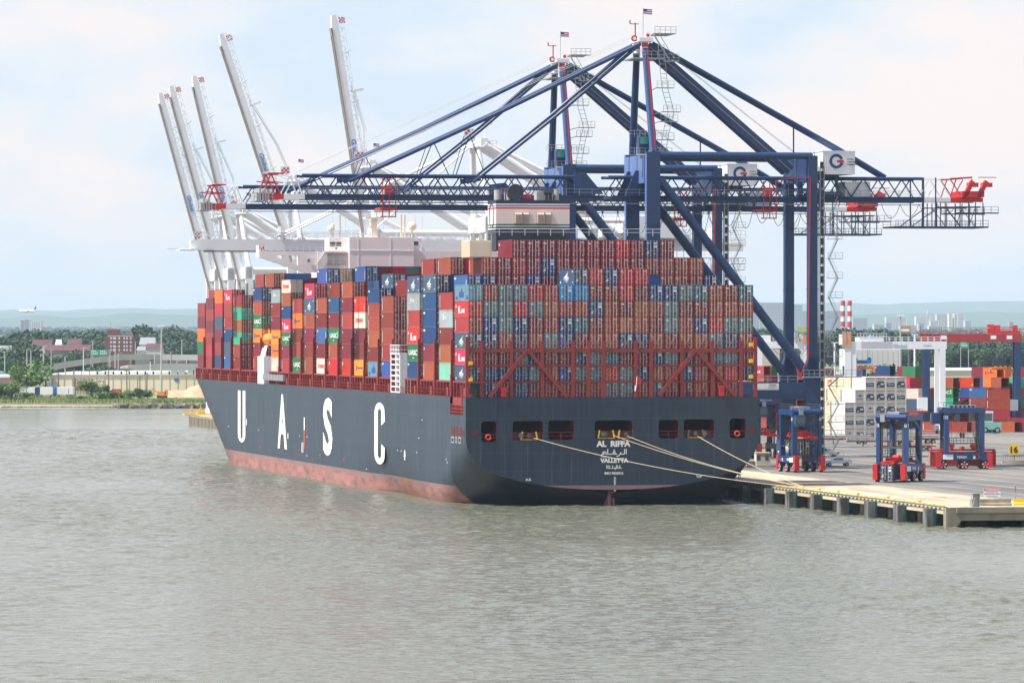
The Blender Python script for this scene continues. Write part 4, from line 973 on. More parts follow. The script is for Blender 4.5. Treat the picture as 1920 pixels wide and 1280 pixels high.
    q.rail([(uR-1.6,4,ZL0-.3),(uR+1.8,4,ZL0-.3)],1.3,.7,.05); q.build('tip_platform',GREY,root)
    # back reach ends
    u1=CU(1797,372)[0]; u2=CU(1858,372)[0]; um=CU(1766,372)[0]
    for v in (5.6,11.9):
        q=MB(); q.box(uB,u1,v-.4,v+.4,ZL0+.1,ZL1-.1,0); q.beam((uB+1,v,ZL1),(uB+3,v,ZU),.16); q.beam((u1,v,ZL1),(u1-2,v,ZU),.16); q.beam((uB,v,ZU),(u1,v,ZU),.08); q.build('girder_end_white_section',WHITE,root)
        q=MB(); q.box(u1,u2,v-.42,v+.42,ZL0+.1,ZL1-.1,0); q.beam((u1,v,ZL1),(u1+1.2,v,ZU),.18) ; q.beam((u1+2.3,v,ZL1),(u1,v,ZU),.18); q.beam((u1+2.3,v,ZL1),(u1+4.3,v,ZU),.18); q.beam((u1,v,ZU),(u2-2,v,ZU+.3),.32)
        q.build('girder_end_red_section',SAFERED,root)
    q=MB(); v=4.8
    for uu in (u1+2.5,u1+5.2):
        q.beam((uu,v,ZL1),(uu+1.6,v,ZL1+3.0),1.0,.8); q.box(uu+.8,uu+2.6,v-.6,v+1.2,ZL1+1.9,ZL1+2.7)
    q.box(u1+2,u2,v-.5,12,ZL1,ZL1+1.1); q.beam((u2-1,v,ZU+.3),(u2+2.5,v,ZU+.3),.15); q.build('hoist_machinery',SAFERED,root)
    q=MB(); zp=zz(424.5); zp1=zz(398); zp2=zz(387); ua=CU(1691,424)[0]; ub=CU(1865,424)[0]; uc=CU(1768,424)[0]; ud=CU(1884,398)[0]
    for v in (4.2,13.2):
        q.box(ua,ub,v-.2,v+.2,zp-.15,zp+.15); q.box(CU(1802,398)[0],ud,v-.2,v+.2,zp1-.12,zp1+.12)
        for px in (1768,1775,1784,1812,1828,1841,1855): u=CU(px,400)[0]; q.beam((u,v,zp),(u,v,ZL0),.16)
        q.beam((uc+.3,v,zp2),(CU(1720,424)[0],v,zp),.16); q.beam((uc,v,zp2),(CU(1850,387)[0],v,zp2),.2)
        for a,b in ((1784,1812),(1812,1841),(1841,1828)): q.beam((CU(a,0)[0],v,zp2),(CU(b,0)[0],v,zp),.12)
        q.rail([(ua,v,zp),(ub,v,zp)],1.2,1.4,.035); q.rail([(CU(1802,398)[0],v,zp1),(ud,v,zp1)],1.2,1.4,.035)
        for px in (1743,1766): q.beam((CU(px,0)[0],v,zp),(CU(px,0)[0],v,ZU+.2),.22)
    for u in (ua,uc,ub-.4): q.box(u,u+.3,4.2,13.2,zp-.14,zp+.14)
    q.box(ua,ub,4.2,5.2,zp-.05,zp+.05); q.build('maintenance_platform',mat('platform_blue_black',(.025,.045,.09),.6,.2),root)
    # A frame
    za=CU(1205,78,8)[1]
    for v0,v1,nm in ((0,5.0,'a'),(VF,12.0,'b')):
        q=MB(); q.tube((.3,v0,ztop),(-.1,v1,za-1.5),.72,12,0,r1=.62); 
        if v0==0: q.beam((.55,v0-.62,ztop),(.15,v1-.62,za-1.6),.2,.12,mi=1); q.beam((-.25,v0-.60,ztop),(-.55,v1-.5,za-2),.5,.1,mi=2)
        q.build('apex_leg',[CBLUE,SAFERED,CBLUEL],root)
    q=MB(); 
    for v in (5,12): q.tube((-.1,v,za-2.0),(-.1,v,za-.2),.66,12,0,r1=.5); q.tube((-.1,v,za-1.2),(-.1,v,za-.4),.68,12,1,r1=.56)
    q.box(-1.4,1.2,4.2,12.8,za-.2,za+.5,0); q.box(-2.6,3.2,4,13,za-3.4,za-3.2,2); q.rail([(-2.6,4,za-3.2),(3.2,4,za-3.2)],1.2,1,.04,2); q.box(1.5,5.5,4,12,za+1.2,za+1.35,2); q.rail([(1.5,4,za+1.3),(5.5,4,za+1.3)],1.2,.9,.04,2)
    q.beam((1.2,4.2,za+1.3),(4.3,4.2,za-3.6),.4,.2,mi=2); q.beam((2.1,4.2,za+1.6),(5.2,4.2,za-3.3),.1,mi=2); q.box(3.2,6.0,3.8,5,za-3.9,za-3.7,2); q.rail([(3.2,3.8,za-3.8),(6,3.8,za-3.8)],1.3,.8,.04,2)
    q.wheel((-1.9,6,za+.4),(0,1,0),.6,.3,12,1,0); q.wheel((.6,6,za+1.0),(0,1,0),.6,.3,12,0,1); q.beam((-1.3,8,za+.5),(-1.3,8,za+3.4),.2,mi=1); q.beam((-2.3,8,za+3.2),(-.6,8,za+3.2),.14,mi=1); q.beam((-2.3,8,za+3.2),(-2.3,8,za+3.9),.2,mi=1)
    q.tube((.2,8,za),(.2,8,za+6.2),.06,5,2); flag(q,(.25,8,za+5.0),1.7,0,1,3)
    q.build('apex_head',[WHITE,SAFERED,GREY,FLAGB],root)
    # stays
    jo=CU(664,338); ji=CU(898,340)
    q=MB()
    for v0,v1 in ((5,5.6),(12,11.9)):
        for j,r in ((jo,.38),(ji,.32)):
            pj=V((j[0],v1,j[1])); pa=V((-1.0,v0,za-.6)); mid=pa.lerp(pj,.5)+V((0,0,-.4)); q.path([pa,mid,pj],r,7)
            q.beam(pj+V((-1.2,0,.2)),pj+V((1.4,0,.7)),.5,.9)
    for px,py,pz in ((882,250,0),): pass
    q.build('forestay',CBLUE,root)
    q=MB()
    for px in (823,892) if near else (823,): # props standing on the boom under the inner stay
        u,z=CU(px,262 if px==823 else 250); q.beam((u,6,z),(u-2.6,6,ZU),.16); q.beam((u,6,z),(u+3.0,6,ZU),.16); q.beam((u,11.5,z),(u-2.2,11.5,ZU),.12)
    q.build('stay_prop',CBLUE,root)
    for v0,v1,w0 in ((6.6,6.4,5.6),(9.4,10.4,11.9)):
        q=MB(); b=CU(1498,318); q.beam((1.2,v0,za-1.2),(b[0],v1,b[1]),.9,1.75); q.beam((1.2,v0-.48,za-1.2),(b[0],v1-.48,b[1]),.06,.14,mi=1); q.build('back_leg',[CBLUE,RUSTW],root)
        q=MB(); b=CU(1590,276); c_=CU(1680,330); wm=7.4 if v1<8 else 10.0; q.tube((1.6,v0,za-.4),(b[0],wm,b[1]),.40,8); q.tube((b[0],wm,b[1]),(c_[0],wm,c_[1]),.40,8); 
        u=CU(1502,240)[0]; q.beam((u,5.6,CU(1502,237)[1]),(u,5.6,CU(1502,290)[1]),.22); q.build('backstay',CBLUE,root)
    q=MB()
    for k in range(3): a=(-1.5,6+k,za+.6+.35*k); b=(jo[0]-6,6+k,jo[1]+.3); q.tube(a,b,.035,4)
    for k in range(2): a=(3,6+k,za-1); b=(CU(1520,300)[0],6+k,CU(1500,295)[1]); q.tube(a,b,.035,4)
    q.build('hoist_rope',GREY,root)
    # stairs up the A frame and legs
    q=MB()
    for (pa,pb) in (((1233,85),(1240,165)),((1240,165),(1252,210)),((1252,210),(1247,228)),((1247,228),(1240,262)),((1240,262),(1236,290))):
        a=CU(*pa,4); b=CU(*pb,4); q.beam((a[0],3.6,a[1]),(b[0],3.6,b[1]),.09); q.beam((a[0]+1.1,3.6,a[1]),(b[0]+1.1,3.6,b[1]),.09)
        n=int(abs(a[1]-b[1])/.8)
        for i in range(n): t=i/n; z=a[1]+(b[1]-a[1])*t; u=a[0]+(b[0]-a[0])*t; q.box(u,u+1.1,3.5,3.7,z-.04,z+.04)
        q.box(b[0]-1,b[0]+2.2,3.1,4.2,b[1]-.1,b[1]+.05); q.rail([(b[0]-1,3.1,b[1]),(b[0]+2.2,3.1,b[1])],1.2,.8,.035); q.beam((b[0]-1,3.6,b[1]),(.6,3.6,b[1]-.6),.14)
    q.build('apex_stair',GREY,root)
    q=MB(); ladder_zig(q,UG+2.6,-1.0,2.0,zpb1+1,1.6,3.3); ladder_zig(q,UG+2.6,-1.0,zpb1+1.2,ZL1-1,1.4,3.6); q.box(UG-2,UG+9,-1.6,0,zpb1+.9,zpb1+1.1); q.rail([(UG-2,-1.6,zpb1+1.0),(UG+9,-1.6,zpb1+1.0)],1.3,1,.04)
    q.rail([(-1,-1,zpb1),(UG-3,-1,zpb1)],1.2,1.8,.04); q.build('access_stair',GREY,root)
    q=MB(); 
    for du in (0,.75):
        for dv in (0,1.0): q.beam((UG+1.3+du,-.9+dv,2),(UG+1.3+du,-.9+dv,zL-1),.14)
    z=2.5
    while z<zL-1.5:
        q.box(UG+1.25,UG+2.1,-.98,-.9,z,z+.12); q.box(UG+1.38,UG+1.97,-.8,-.4,z+.2,z+1.5,1); z+=1.75
    q.build('lift_shaft',[mat('shaft_grey',(.17,.18,.20),.6,.3),MDARK],root)
    q=MB(); q.beam((UG-.95,-.9,zpb1+5),(UG-.6,-.9,zL-3),.16); q.beam((UG-.6,-.9,zL-3),(UG-6.5,-.9,zL-3.5),.14); q.beam((UG-.95,-.9,zpb1+5),(UG-2.5,-.9,zpb1+1),.16); q.build('cable_conduit',SAFERED,root)
    # machinery house
    a=CU(1543,284,1.5); b=CU(1603,327,1.5); q=MB(); q.box(a[0],b[0],1.5,15.5,b[1],a[1],0)
    for k in range(14): u=a[0]+(b[0]-a[0])*k/14; q.box(u,u+.06,1.46,1.5,b[1],a[1],0)
    q.box(a[0]-.1,b[0]+.1,1.4,15.6,a[1],a[1]+.12,0); mh=q.build('machinery_house',[WHITE],root)
    # roundel and words
    q=MB(); cu_=a[0]+2.55; cz=(a[1]+b[1])/2+.3; n=26; Ro,Ri=1.35,.83
    for k in range(n):
        a0=math.radians(20+330*k/n); a1=math.radians(20+330*(k+1)/n)
        if math.degrees(a1)>346: a1=math.radians(346)
        q.add([(cu_+Ro*math.cos(a0),1.42,cz+Ro*math.sin(a0)),(cu_+Ro*math.cos(a1),1.42,cz+Ro*math.sin(a1)),(cu_+Ri*math.cos(a1),1.42,cz+Ri*math.sin(a1)),(cu_+Ri*math.cos(a0),1.42,cz+Ri*math.sin(a0))],[(3,2,1,0)],0)
    q.box(cu_+.1,cu_+1.4,1.40,1.44,cz-.22,cz+.22,1)
    for i,tx in enumerate(('GLOBAL','CONTAINER','TERMINALS')): put_text(q,tx,(cu_+2.0,1.42,cz+.25-.5*i),(1.9 if i else 1.3,0,0),(0,0,.28),(0,-.03,0),2,.01)
    q.build('company_sign',[CBLUE,SAFERED,MDARK],mh)
    q=MB(); q.box(CU(1600,350)[0],CU(1648,350)[0],6,11.5,ZL1-.1,CU(1620,339)[1],0); 
    for k in range(9): u=CU(1600,350)[0]+.55*k; q.box(u,u+.05,5.95,6,ZL1,CU(1620,339)[1]-.1,0)
    q.build('electrical_room',WHITE,root)
    q=MB(); q.box(CU(1540,360)[0],CU(1590,360)[0],4.5,13,ZL1,ZL1+.9); q.box(CU(1548,330)[0],CU(1585,330)[0],4.5,13,b[1]-.5,b[1]); q.beam((CU(1555,330)[0],5,b[1]),(CU(1548,330)[0],5,ZL1),.5); q.beam((CU(1578,330)[0],5,b[1]),(CU(1586,330)[0],5,ZL1),.5); q.build('machinery_frame',CBLUE,root)
    q=MB(); u=CU(1203,270)[0]; q.box(u,u+1.8,2,4,zL+1.2,zL+4.6,0); q.box(u+.2,u+1.6,1.9,2,zL+3,zL+4.3,1); q.build('operator_cabin',[CBLUE,mat('cabin_glass',(.05,.32,.28),.15,0)],root)
    q=MB(); q.rail([(-4,1,zL+1),(2,1,zL+1)],1.2,1,.04); q.rail([(-4,1,zL+4.2),(3,1,zL+4.2)],1.2,1,.04); q.box(-4,2,1,2,zL+.9,zL+1); q.build('cabin_rail',GREY,root)
    # trolleys, cab and festoon
    for px in trolley_px:
        u=CU(px,385)[0]; q=MB(); q.box(u-1.4,u+1.4,5,12.5,ZL0-1.9,ZL0-1.4); q.box(u-.7,u+.6,5.2,6,ZL1,ZL1+1.6); 
        for k in range(5): q.box(u-1.6+.25*k,u+1.3-.2*k,4.6,5.0,ZL0-3.2+1.3*k,ZL0-3.0+1.3*k); 
        for du in (-1.2,0,1.2): q.beam((u+du,4.7,ZL0-3.2),(u+du,4.7,ZL1+2.8),.18)
        q.build('trolley',SAFERED,root)
    if not near:
        u=CU(1190,400)[0]+0; ut=CU(1171,400)[0]
        q=MB(); q.box(u-.3,u+2.5,5.5,9,ZL0-5.6,ZL0-1.4,0); q.box(u,u+.9,5.4,5.5,ZL0-4.6,ZL0-2.4,1); q.box(u+1.2,u+2.1,5.4,5.5,ZL0-5.2,ZL0-2.4,1); q.box(u-2,u+4,5,9.5,ZL0-5.8,ZL0-5.6,2); q.rail([(u+2.5,5,ZL0-5.6),(u+4,5,ZL0-5.6)],1.2,.8,.05,2); q.build('driver_cab',[mat('cab_tan',(.45,.30,.20),.6,.2),GLASS,GREY],root)
        u=u-7; q=MB(); q.box(u-3,u+3,5,12,ZL0-2.2,ZL0-1.2,0); q.box(u-2.4,u+2.4,5,12,ZL0+.3,ZL0+1.3,0)
        n=14; q.tube((u,6,ZL0-3.0),(u,6.6,ZL0-3.0),1.4,20,1); q.box(u-2.8,u+2.8,6,6.6,ZL0-3.2,ZL0-2.2,1)
        for k in range(n): a_=math.pi+math.pi*(k+.5)/n; q.beam((u+1.4*math.cos(a_),6.2,ZL0-3+1.4*math.sin(a_)),(u+2.0*math.cos(a_),6.2,ZL0-3+2.0*math.sin(a_)),.07,mi=1)
        q.build('main_trolley',[SAFERED,MDARK],root)
    q=MB(); u=CU(1240,378)[0]; k=0
    while u<CU(1560,378)[0]:
        d=3.1; dep=3.6+(k%3)*.5
        pts=[(u+d*i/8,4.6,ZL0-.4-dep*(1-(2*i/8-1)**2)) for i in range(9)]; q.path(pts,.05,4); q.box(u-.15,u+.15,4.4,4.8,ZL0-.6,ZL0); u+=d; k+=1
    u=CU(1665,378)[0]
    for k in range(4):
        d=3.6; pts=[(u+d*i/8,4.6,ZL0-.4-(2.6-.3*k)*(1-(2*i/8-1)**2)) for i in range(9)]; q.path(pts,.05,4); u+=d
    q.build('festoon_cable',mat('cable_dark',(.06,.065,.07),.6,0),root)
    q=MB(); a=CU(1437,717,0); b=CU(1462,738,0)
    for px in (1413,1437):
        a=CU(px,718.5,-1); q.box(a[0],a[0]+2.4,-.78,-.72,a[1]-1.2,a[1],0)
    put_text(q,'LIEBHERR',(a[0]+.5,-.79,a[1]-.35),(1.4,0,0),(0,0,.2),(0,-.02,0),1,.02)
    for k in range(3): q.box(a[0]+.4,a[0]+2.0-.2*k,-.80,-.78,a[1]-.6-.18*k,a[1]-.55-.18*k,2)
    q.build('maker_plate',[WHITE,MDARK,GREY],root)
    return root
blue_crane(CS,'blue gantry crane nearer the stern, its boom over the aft stacks and apex highest','crane' and (738,1455),True)
blue_crane(CS+75,'second blue gantry crane, standing just beyond the one nearest the stern','crane' and (1460,),False)

# ------------------------------------------------------------------ white cranes
def white_crane(s_pos,label,ang,blen,tip_text=True,back=26.0,lvl=46.9,hx=-2.0,bh=.85):
    root=thing('ship_to_shore_crane',label,'crane',tuple(W(RT,s_pos,ZQ)),ROT,'white gantry cranes beyond the ship')
    UG=30.3; VF=17.5; zg=lvl-ZQ; za=zg+22.0
    for v in (0,VF):
        q=MB(); q.box(-.9,.9,v-.8,v+.8,2.5,zg+6); q.build('waterside_leg',CWHITE,root)
        q=MB(); q.box(UG-.9,UG+.9,v-.8,v+.8,2.5,zg+6); q.build('landside_leg',CWHITE,root)
        q=MB(); q.box(-.8,UG+.8,v-.7,v+.7,14,16.2); q.build('portal_beam',CWHITE,root)
        q=MB(); q.tube((0.5,v,zg+1),(UG-1,v,17),.7,10); q.build('diagonal_brace',CWHITE,root)
        q=MB(); q.tube((0,v,zg+5),(UG,v,zg+5),.6,10); q.build('top_tie_beam',CWHITE,root)
        q=MB(); v1=6 if v==0 else 11.5; q.tube((0,v,zg+5.5),(-1.5,v1,za-1),.75,10,r1=.6); q.build('apex_leg',CWHITE,root)
        q=MB(); q.tube((0,v1,za-.8),(UG,v1,zg+2),.9,12); q.tube((0,v1+.3,za),(UG+12,v1+.3,zg+1.5),.5,10); q.build('backstay',CWHITE,root)
        q=MB(); q.box(-3,UG+3,v-.6,v+.6,.6,2.2) if False else None
        for u in (0,UG): q.box(u-.6,u+.6,v-4,v+4,.8,2.5)
        q.build('bogie',CWHITE,root)
    q=MB(); q.box(-1.1,1.1,-.8,VF+.8,zg+2.4,zg+5.6); q.build('waterside_cross_beam',CWHITE,root)
    q=MB(); q.box(UG-1.1,UG+1.1,-.8,VF+.8,zg+2.4,zg+5.6); q.build('landside_cross_beam',CWHITE,root)
    q=MB(); q.box(-1,UG+back,7.2,10.4,zg-1.3,zg+1.3); q.box(-1,UG+back,6.0,7.0,zg+.2,zg+.3)
    q.rail([(-1,6,zg+.3),(UG+back,6,zg+.3)],1.2,2.2,.05); o=q.build('girder',CWHITE,root)
    q=MB(); put_text(q,'Global',(UG-12,7.15,zg-.9),(15,0,0),(0,0,2.1),(0,-.05,0),0,.02); q.build('company_lettering',mat('global_blue',(.03,.18,.55),.5,0),o)
    q=MB(); q.box(UG+2,UG+12,3.5,14,zg+1.4,zg+6); q.build('machinery_house',CWHITE,root)
    q=MB()
    for k in range(18): q.box(UG-14+random.random()*40,UG-12+random.random()*40,5.5,12,zg+1.3,zg+1.5+random.random()*1.6) if False else None
    for k in range(16):
        u=-1+k*3.4+random.random(); q.box(u,u+.8+random.random()*1.4,6.6,11,zg+1.3,zg+1.8+random.random()*1.8); q.beam((u,6.5,zg+1.3),(u,6.5,zg+3.2+random.random()*2),.12)
    q.rail([(UG+8,5,zg+1.3),(UG+back,5,zg+1.3)],1.8,1.1,.07); q.build('girder_equipment',WHITE,root)
    q=MB(); zt_=zg-5.4
    for u in np.arange(UG+6,UG+back,1.5): q.beam((u,6,zt_),(u,6,zg-1.3),.14); q.beam((u,6,zt_),(u+1.5,6,zt_+2.6),.1)
    for z in (zt_,zt_+2.6): q.box(UG+6,UG+back,5.8,11.5,z-.1,z+.1)
    q.rail([(UG+6,5.7,zt_),(UG+back,5.7,zt_)],1.2,1.2,.05); q.build('maintenance_platform',WHITE,root)
    q=MB(); ladder_zig(q,UG+1.5,-1.5,3,zg,1.6,3.4); q.build('access_stair',GREY,root)
    q=MB(); q.box(-2.6,1.5,5,12.5,za-1.4,za-1.2); q.rail([(-2.6,5,za-1.2),(2.5,5,za-1.2)],1.2,1,.06); q.box(-.8,.8,5.5,12,za-1.2,za+.6); q.tube((.5,8,za),(.5,8,za+5),.06,4); q.tube((-2,8,za),(-2,8,za+4),.06,4)
    q.build('apex_head',CWHITE,root)
    q=MB(); q.box(-4.6,-2.2,4.9,5,za+.2,za+2.6,0)
    for i in range(4):
        for j in range(4):
            if (i+j)%2==0: q.box(-4.4+.5*i,-3.9+.5*i,4.86,4.9,za+.4+.5*j,za+.9+.5*j,1)
    q.build('warning_board',[WHITE,SAFERED],root)
    q=MB(); flag(q,(.6,8,za+3.8),1.5,0,1,2); q.build('flag',[WHITE,SAFERED,FLAGB],root)
    # boom, swung up about the hinge
    a=math.radians(ang); d=V((-math.cos(a),0,math.sin(a))); nrm=V((math.sin(a),0,math.cos(a)))      # along, and the boom's upper side
    h0=V((hx,8.8,zg-0.2)); tip=h0+d*blen
    q=MB()
    def bb(u0,u1,n0,n1,v0,v1,mi=0,taper=1.0):
        pts=[]
        for u in (u0,u1):
            for n_ in (n0,n1):
                for v in (v0,v1): pts.append(h0+d*u+nrm*n_+V((0,v-8.8,0)))
        q.add(pts,[(0,1,3,2),(4,6,7,5),(0,4,5,1),(2,3,7,6),(0,2,6,4),(1,5,7,3)],mi)
    bb(0,blen-2.5,-1.3,bh*2-1.3,7.6,10.0); 
    p=[h0+d*u+nrm*n_+V((0,v,0)) for v in (-1.2,1.2) for u,n_ in ((blen-2.5,-1.3),(blen,-.9),(blen,bh*2-1.6),(blen-2.5,bh*2-1.3))]
    q.add(p,[(0,1,2,3),(7,6,5,4),(0,4,5,1),(1,5,6,2),(2,6,7,3)],0)
    bm=q.build('boom',CWHITE,root)
    q=MB(); bb(0,blen-3,-1.6,-1.3,7.5,8.1,0); bb(0,blen-3,-1.6,-1.3,9.5,10.1,0); bb(blen-5,blen-3,-1.62,-1.28,7.5,10.1,0); q.build('trolley_rail',RUSTW,bm)
    q=MB()
    for k in range(int(blen/3)):
        u=1+3*k; p=h0+d*u+nrm*(bh*2-1.3)+V((0,-1.6,0)); q.beam(p,p+nrm*1.2,.12); 
        if k%4==0: q.beam(p,p+nrm*2.0+d*.5,.25)
    nb=bh*2-1.3
    for hh_,ww_ in ((1.2,.10),(.6,.08)): q.beam(h0+nrm*(nb+hh_)+V((0,-1.6,0)),h0+nrm*(nb+hh_)+V((0,-1.6,0))+d*(blen-2),ww_)
    for k in range(int(blen/2.4)):
        p=h0+d*(1+2.4*k)+nrm*nb+V((0,1.0,0)); q.beam(p,p+nrm*1.3+d*1.2,.09); q.beam(p+d*2.4,p+nrm*1.3+d*1.2,.09)
    q.beam(h0+nrm*(nb+1.3)+V((0,1.0,0)),h0+nrm*(nb+1.3)+V((0,1.0,0))+d*(blen*.72),.12)
    u=blen*.68; p=h0+d*u+nrm*1.3
    q.beam(p+V((0,-1.5,0)),p+nrm*2.6+V((0,-1.5,0)),.9,.5); q.beam(p+V((0,1.5,0)),p+nrm*2.6+V((0,1.5,0)),.9,.5); q.build('boom_walkway',WHITE,bm)
    q=MB(); t=tip+nrm*(bh*2-1.5)+V((0,-1.5,0))-d*2.6
    for i in range(4):
        for j in range(4):
            pp=t+nrm*(.3+.38*i)+d*(.38*j+.3); r_=(i+j)%2
            q.add([pp,pp+nrm*.38,pp+nrm*.38+d*.38,pp+d*.38],[(0,1,2,3)],1 if r_ else 0)
    q.build('warning_board',[WHITE,SAFERED],bm)
    q=MB(); y=h0+d*(blen*.40)-nrm*.95+V((0,-1.24,0)); 
    put_text(q,'Global',y+d*4.8,-d*4.8,nrm*1.15,V((0,-.05,0)),0,.02)
    q.build('boom_lettering',_m['global_blue'],bm)
    q=MB(); apx=V((-1.2,0,za))
    for u,vv in ((blen*.70,7.2),(blen*.70,10.4),(blen*.68,8.0),(blen*.38,9.5)):
        pj=h0+d*u+nrm*1.6; pj.y=vv; pm=apx.copy(); pm.y=vv
        if ang>20:
            # slack linked stay folds through a knee
            q.path([pj,pj.lerp(pm,.5)+V((1.5,0,-1.2)),pm],.09,5)
        else: q.tube(pj,pm,.22,6)
    q.build('forestay',CWHITE,root)
    if ang<20:
        q=MB(); 
        for v in (6.9,): q.rail([h0+nrm*1.3+V((0,-1.8,0)),h0+d*(blen)+nrm*1.3+V((0,-1.8,0))],1.3,2,.05)
        k_=h0+d*blen; q.beam(k_+V((0,-1,-1)),k_+V((-5,-1,-1)),.14); q.box(k_.x-2.5,k_.x+1,6,12,k_.z-1.3,k_.z-1.1)
        q.build('boom_rail',WHITE,root)
    return root
def s_of(px): return ((212.9/((px-960)/9650+.198))-832-10.45)/.981
white_crane(s_of(925),'white gantry crane with its boom lowered level behind the bridge',0,61.0,back=27,bh=1.2)
for yw,ang,bl,lv,lb in ((1244,81,58.5,46.9,'white crane whose raised boom stands nearest the funnel, tallest and steepest'),(1360,71.5,63,46.9,'white crane with raised boom second from the funnel, leaning back most'),(1453,76.5,61.5,40.5,'white crane with raised boom third from the funnel, by itself'),(1488,74.5,60.8,40.5,'white crane with raised boom fourth from the funnel, in the close pair'),(1515,74.6,60,40.5,'white crane with raised boom farthest from the funnel, at the pier end')):
    white_crane((yw-8.6-842.45)/.981,lb,ang,bl,lvl=lv,hx=.4)
# ================================================================== GROUND, WATER, QUAY
TE=51.2
def water_mat():
    m=bpy.data.materials.new('harbour_water'); m.use_nodes=True; nt=m.node_tree; N=nt.nodes; L=nt.links; b=N['Principled BSDF']
    b.inputs['Base Color'].default_value=(.125,.135,.088,1); b.inputs['Roughness'].default_value=.22; b.inputs['IOR'].default_value=1.33; b.inputs['Specular IOR Level'].default_value=.5
    t=N.new('ShaderNodeTexCoord')
    def noise(sc_,det,st_,rot=0.0,rough=.6):
        mp=N.new('ShaderNodeMapping'); mp.inputs['Scale'].default_value=st_; mp.inputs['Rotation'].default_value=(0,0,rot); L.new(t.outputs['Object'],mp.inputs[0])
        n=N.new('ShaderNodeTexNoise'); n.inputs['Scale'].default_value=sc_; n.inputs['Detail'].default_value=det; n.inputs['Roughness'].default_value=rough; L.new(mp.outputs[0],n.inputs['Vector']); return n
    a=noise(1.5,3,(.55,1,1),.12,.65); c=noise(.34,4,(.5,1,1),-.1,.7); g=noise(.009,4,(.5,1,1),.25); h=noise(.05,3,(.5,1,1),.3)
    m1=N.new('ShaderNodeMath'); m1.operation='MULTIPLY_ADD'; m1.inputs[1].default_value=2.2; L.new(c.outputs[0],m1.inputs[0]); L.new(a.outputs[0],m1.inputs[2]); m2=N.new('ShaderNodeMath'); m2.operation='MULTIPLY_ADD'; m2.inputs[1].default_value=2.2; L.new(h.outputs[0],m2.inputs[0]); L.new(m1.outputs[0],m2.inputs[2])
    bp=N.new('ShaderNodeBump'); bp.inputs['Strength'].default_value=1.0; bp.inputs['Distance'].default_value=.16; L.new(m2.outputs[0],bp.inputs['Height']); L.new(bp.outputs[0],b.inputs['Normal'])
    # calmer and rougher patches
    r=N.new('ShaderNodeMapRange'); r.inputs['From Min'].default_value=.35; r.inputs['From Max'].default_value=.65; r.inputs['To Min'].default_value=.08; r.inputs['To Max'].default_value=.16; L.new(g.outputs[0],r.inputs[0]); L.new(r.outputs[0],b.inputs['Roughness'])
    rr=N.new('ShaderNodeValToRGB'); e=rr.color_ramp.elements; e[0].position=.38; e[0].color=(.105,.110,.072,1); e[1].position=.56; e[1].color=(.155,.160,.122,1); L.new(a.outputs[0],rr.inputs[0]); gm=N.new('ShaderNodeMapRange'); gm.inputs['From Min'].default_value=.36; gm.inputs['From Max'].default_value=.64; gm.inputs['To Min'].default_value=.92; gm.inputs['To Max'].default_value=1.06; L.new(g.outputs[0],gm.inputs[0])
    vm=N.new('ShaderNodeVectorMath'); vm.operation='SCALE'; L.new(rr.outputs[0],vm.inputs[0]); L.new(gm.outputs[0],vm.inputs['Scale']); L.new(vm.outputs[0],b.inputs['Base Color'])
    return m
# real wavelets where the water is near enough to show them, one sheet with the flat water round it
def water_mesh():
    rs=np.random.RandomState(4); y0,y1=380.0,1500.0; nr,nc=1150,430; kx=.135
    ys=y0*(y1/y0)**(np.arange(nr)/(nr-1)); us=np.linspace(-1,1,nc); X=(us[None,:]*kx*ys[:,None]); Y=np.repeat(ys[:,None],nc,1)
    Hh=np.zeros_like(X); 
    for k in range(70):
        lam=.75*(4.6/.75)**rs.rand(); th=math.pi/2+rs.normal(0,.55); kk=2*math.pi/lam; ph=rs.rand()*6.283
        ph2=kk*(X*math.cos(th)+Y*math.sin(th))+ph
        amp=WAVE*lam**.85
        Hh+=amp*(np.exp(1.1*np.sin(ph2))-1.27)*.62
    M=np.zeros_like(X)
    for k in range(14):
        lam=40*(400/40)**rs.rand(); th=rs.rand()*6.283; M+=np.sin(2*math.pi/lam*(X*math.cos(th)+Y*math.sin(th)*.45)+rs.rand()*6.283)
    Hh*=np.clip(1+.13*M,.45,1.6)
    edge=np.clip((1-np.abs(us))*14,0,1)[None,:]*np.clip(np.minimum(np.arange(nr),nr-1-np.arange(nr))/12,0,1)[:,None]
    Z=Hh*edge
    co=np.stack([X,Y,Z],-1).reshape(-1,3); idx=np.arange(nr*nc).reshape(nr,nc)
    q=np.stack([idx[:-1,:-1],idx[:-1,1:],idx[1:,1:],idx[1:,:-1]],-1).reshape(-1,4)
    b=nr*nc; B=14000.
    ex=[(-B,-600,0),(B,-600,0),(B,2600,0),(-B,2600,0),(-kx*y0,y0,0),(kx*y0,y0,0),(kx*y1,y1,0),(-kx*y1,y1,0)]
    q2=np.array([[b,b+1,b+5,b+4],[b+1,b+2,b+6,b+5],[b+2,b+3,b+7,b+6],[b+3,b,b+4,b+7]])
    co=np.concatenate([co,np.array(ex)]); q=np.concatenate([q,q2])
    me=bpy.data.meshes.new('water'); me.vertices.add(len(co)); me.vertices.foreach_set('co',co.ravel().astype(np.float32))
    me.loops.add(q.size); me.loops.foreach_set('vertex_index',q.ravel().astype(np.int32)); me.polygons.add(len(q)); me.polygons.foreach_set('loop_start',np.arange(0,q.size,4,dtype=np.int32)); me.polygons.foreach_set('loop_total',np.full(len(q),4,dtype=np.int32))
    me.update(calc_edges=True); me.materials.append(water_mat()); return me
WAVE=.0072
link('water',water_mesh(),kind='structure',smooth=True)
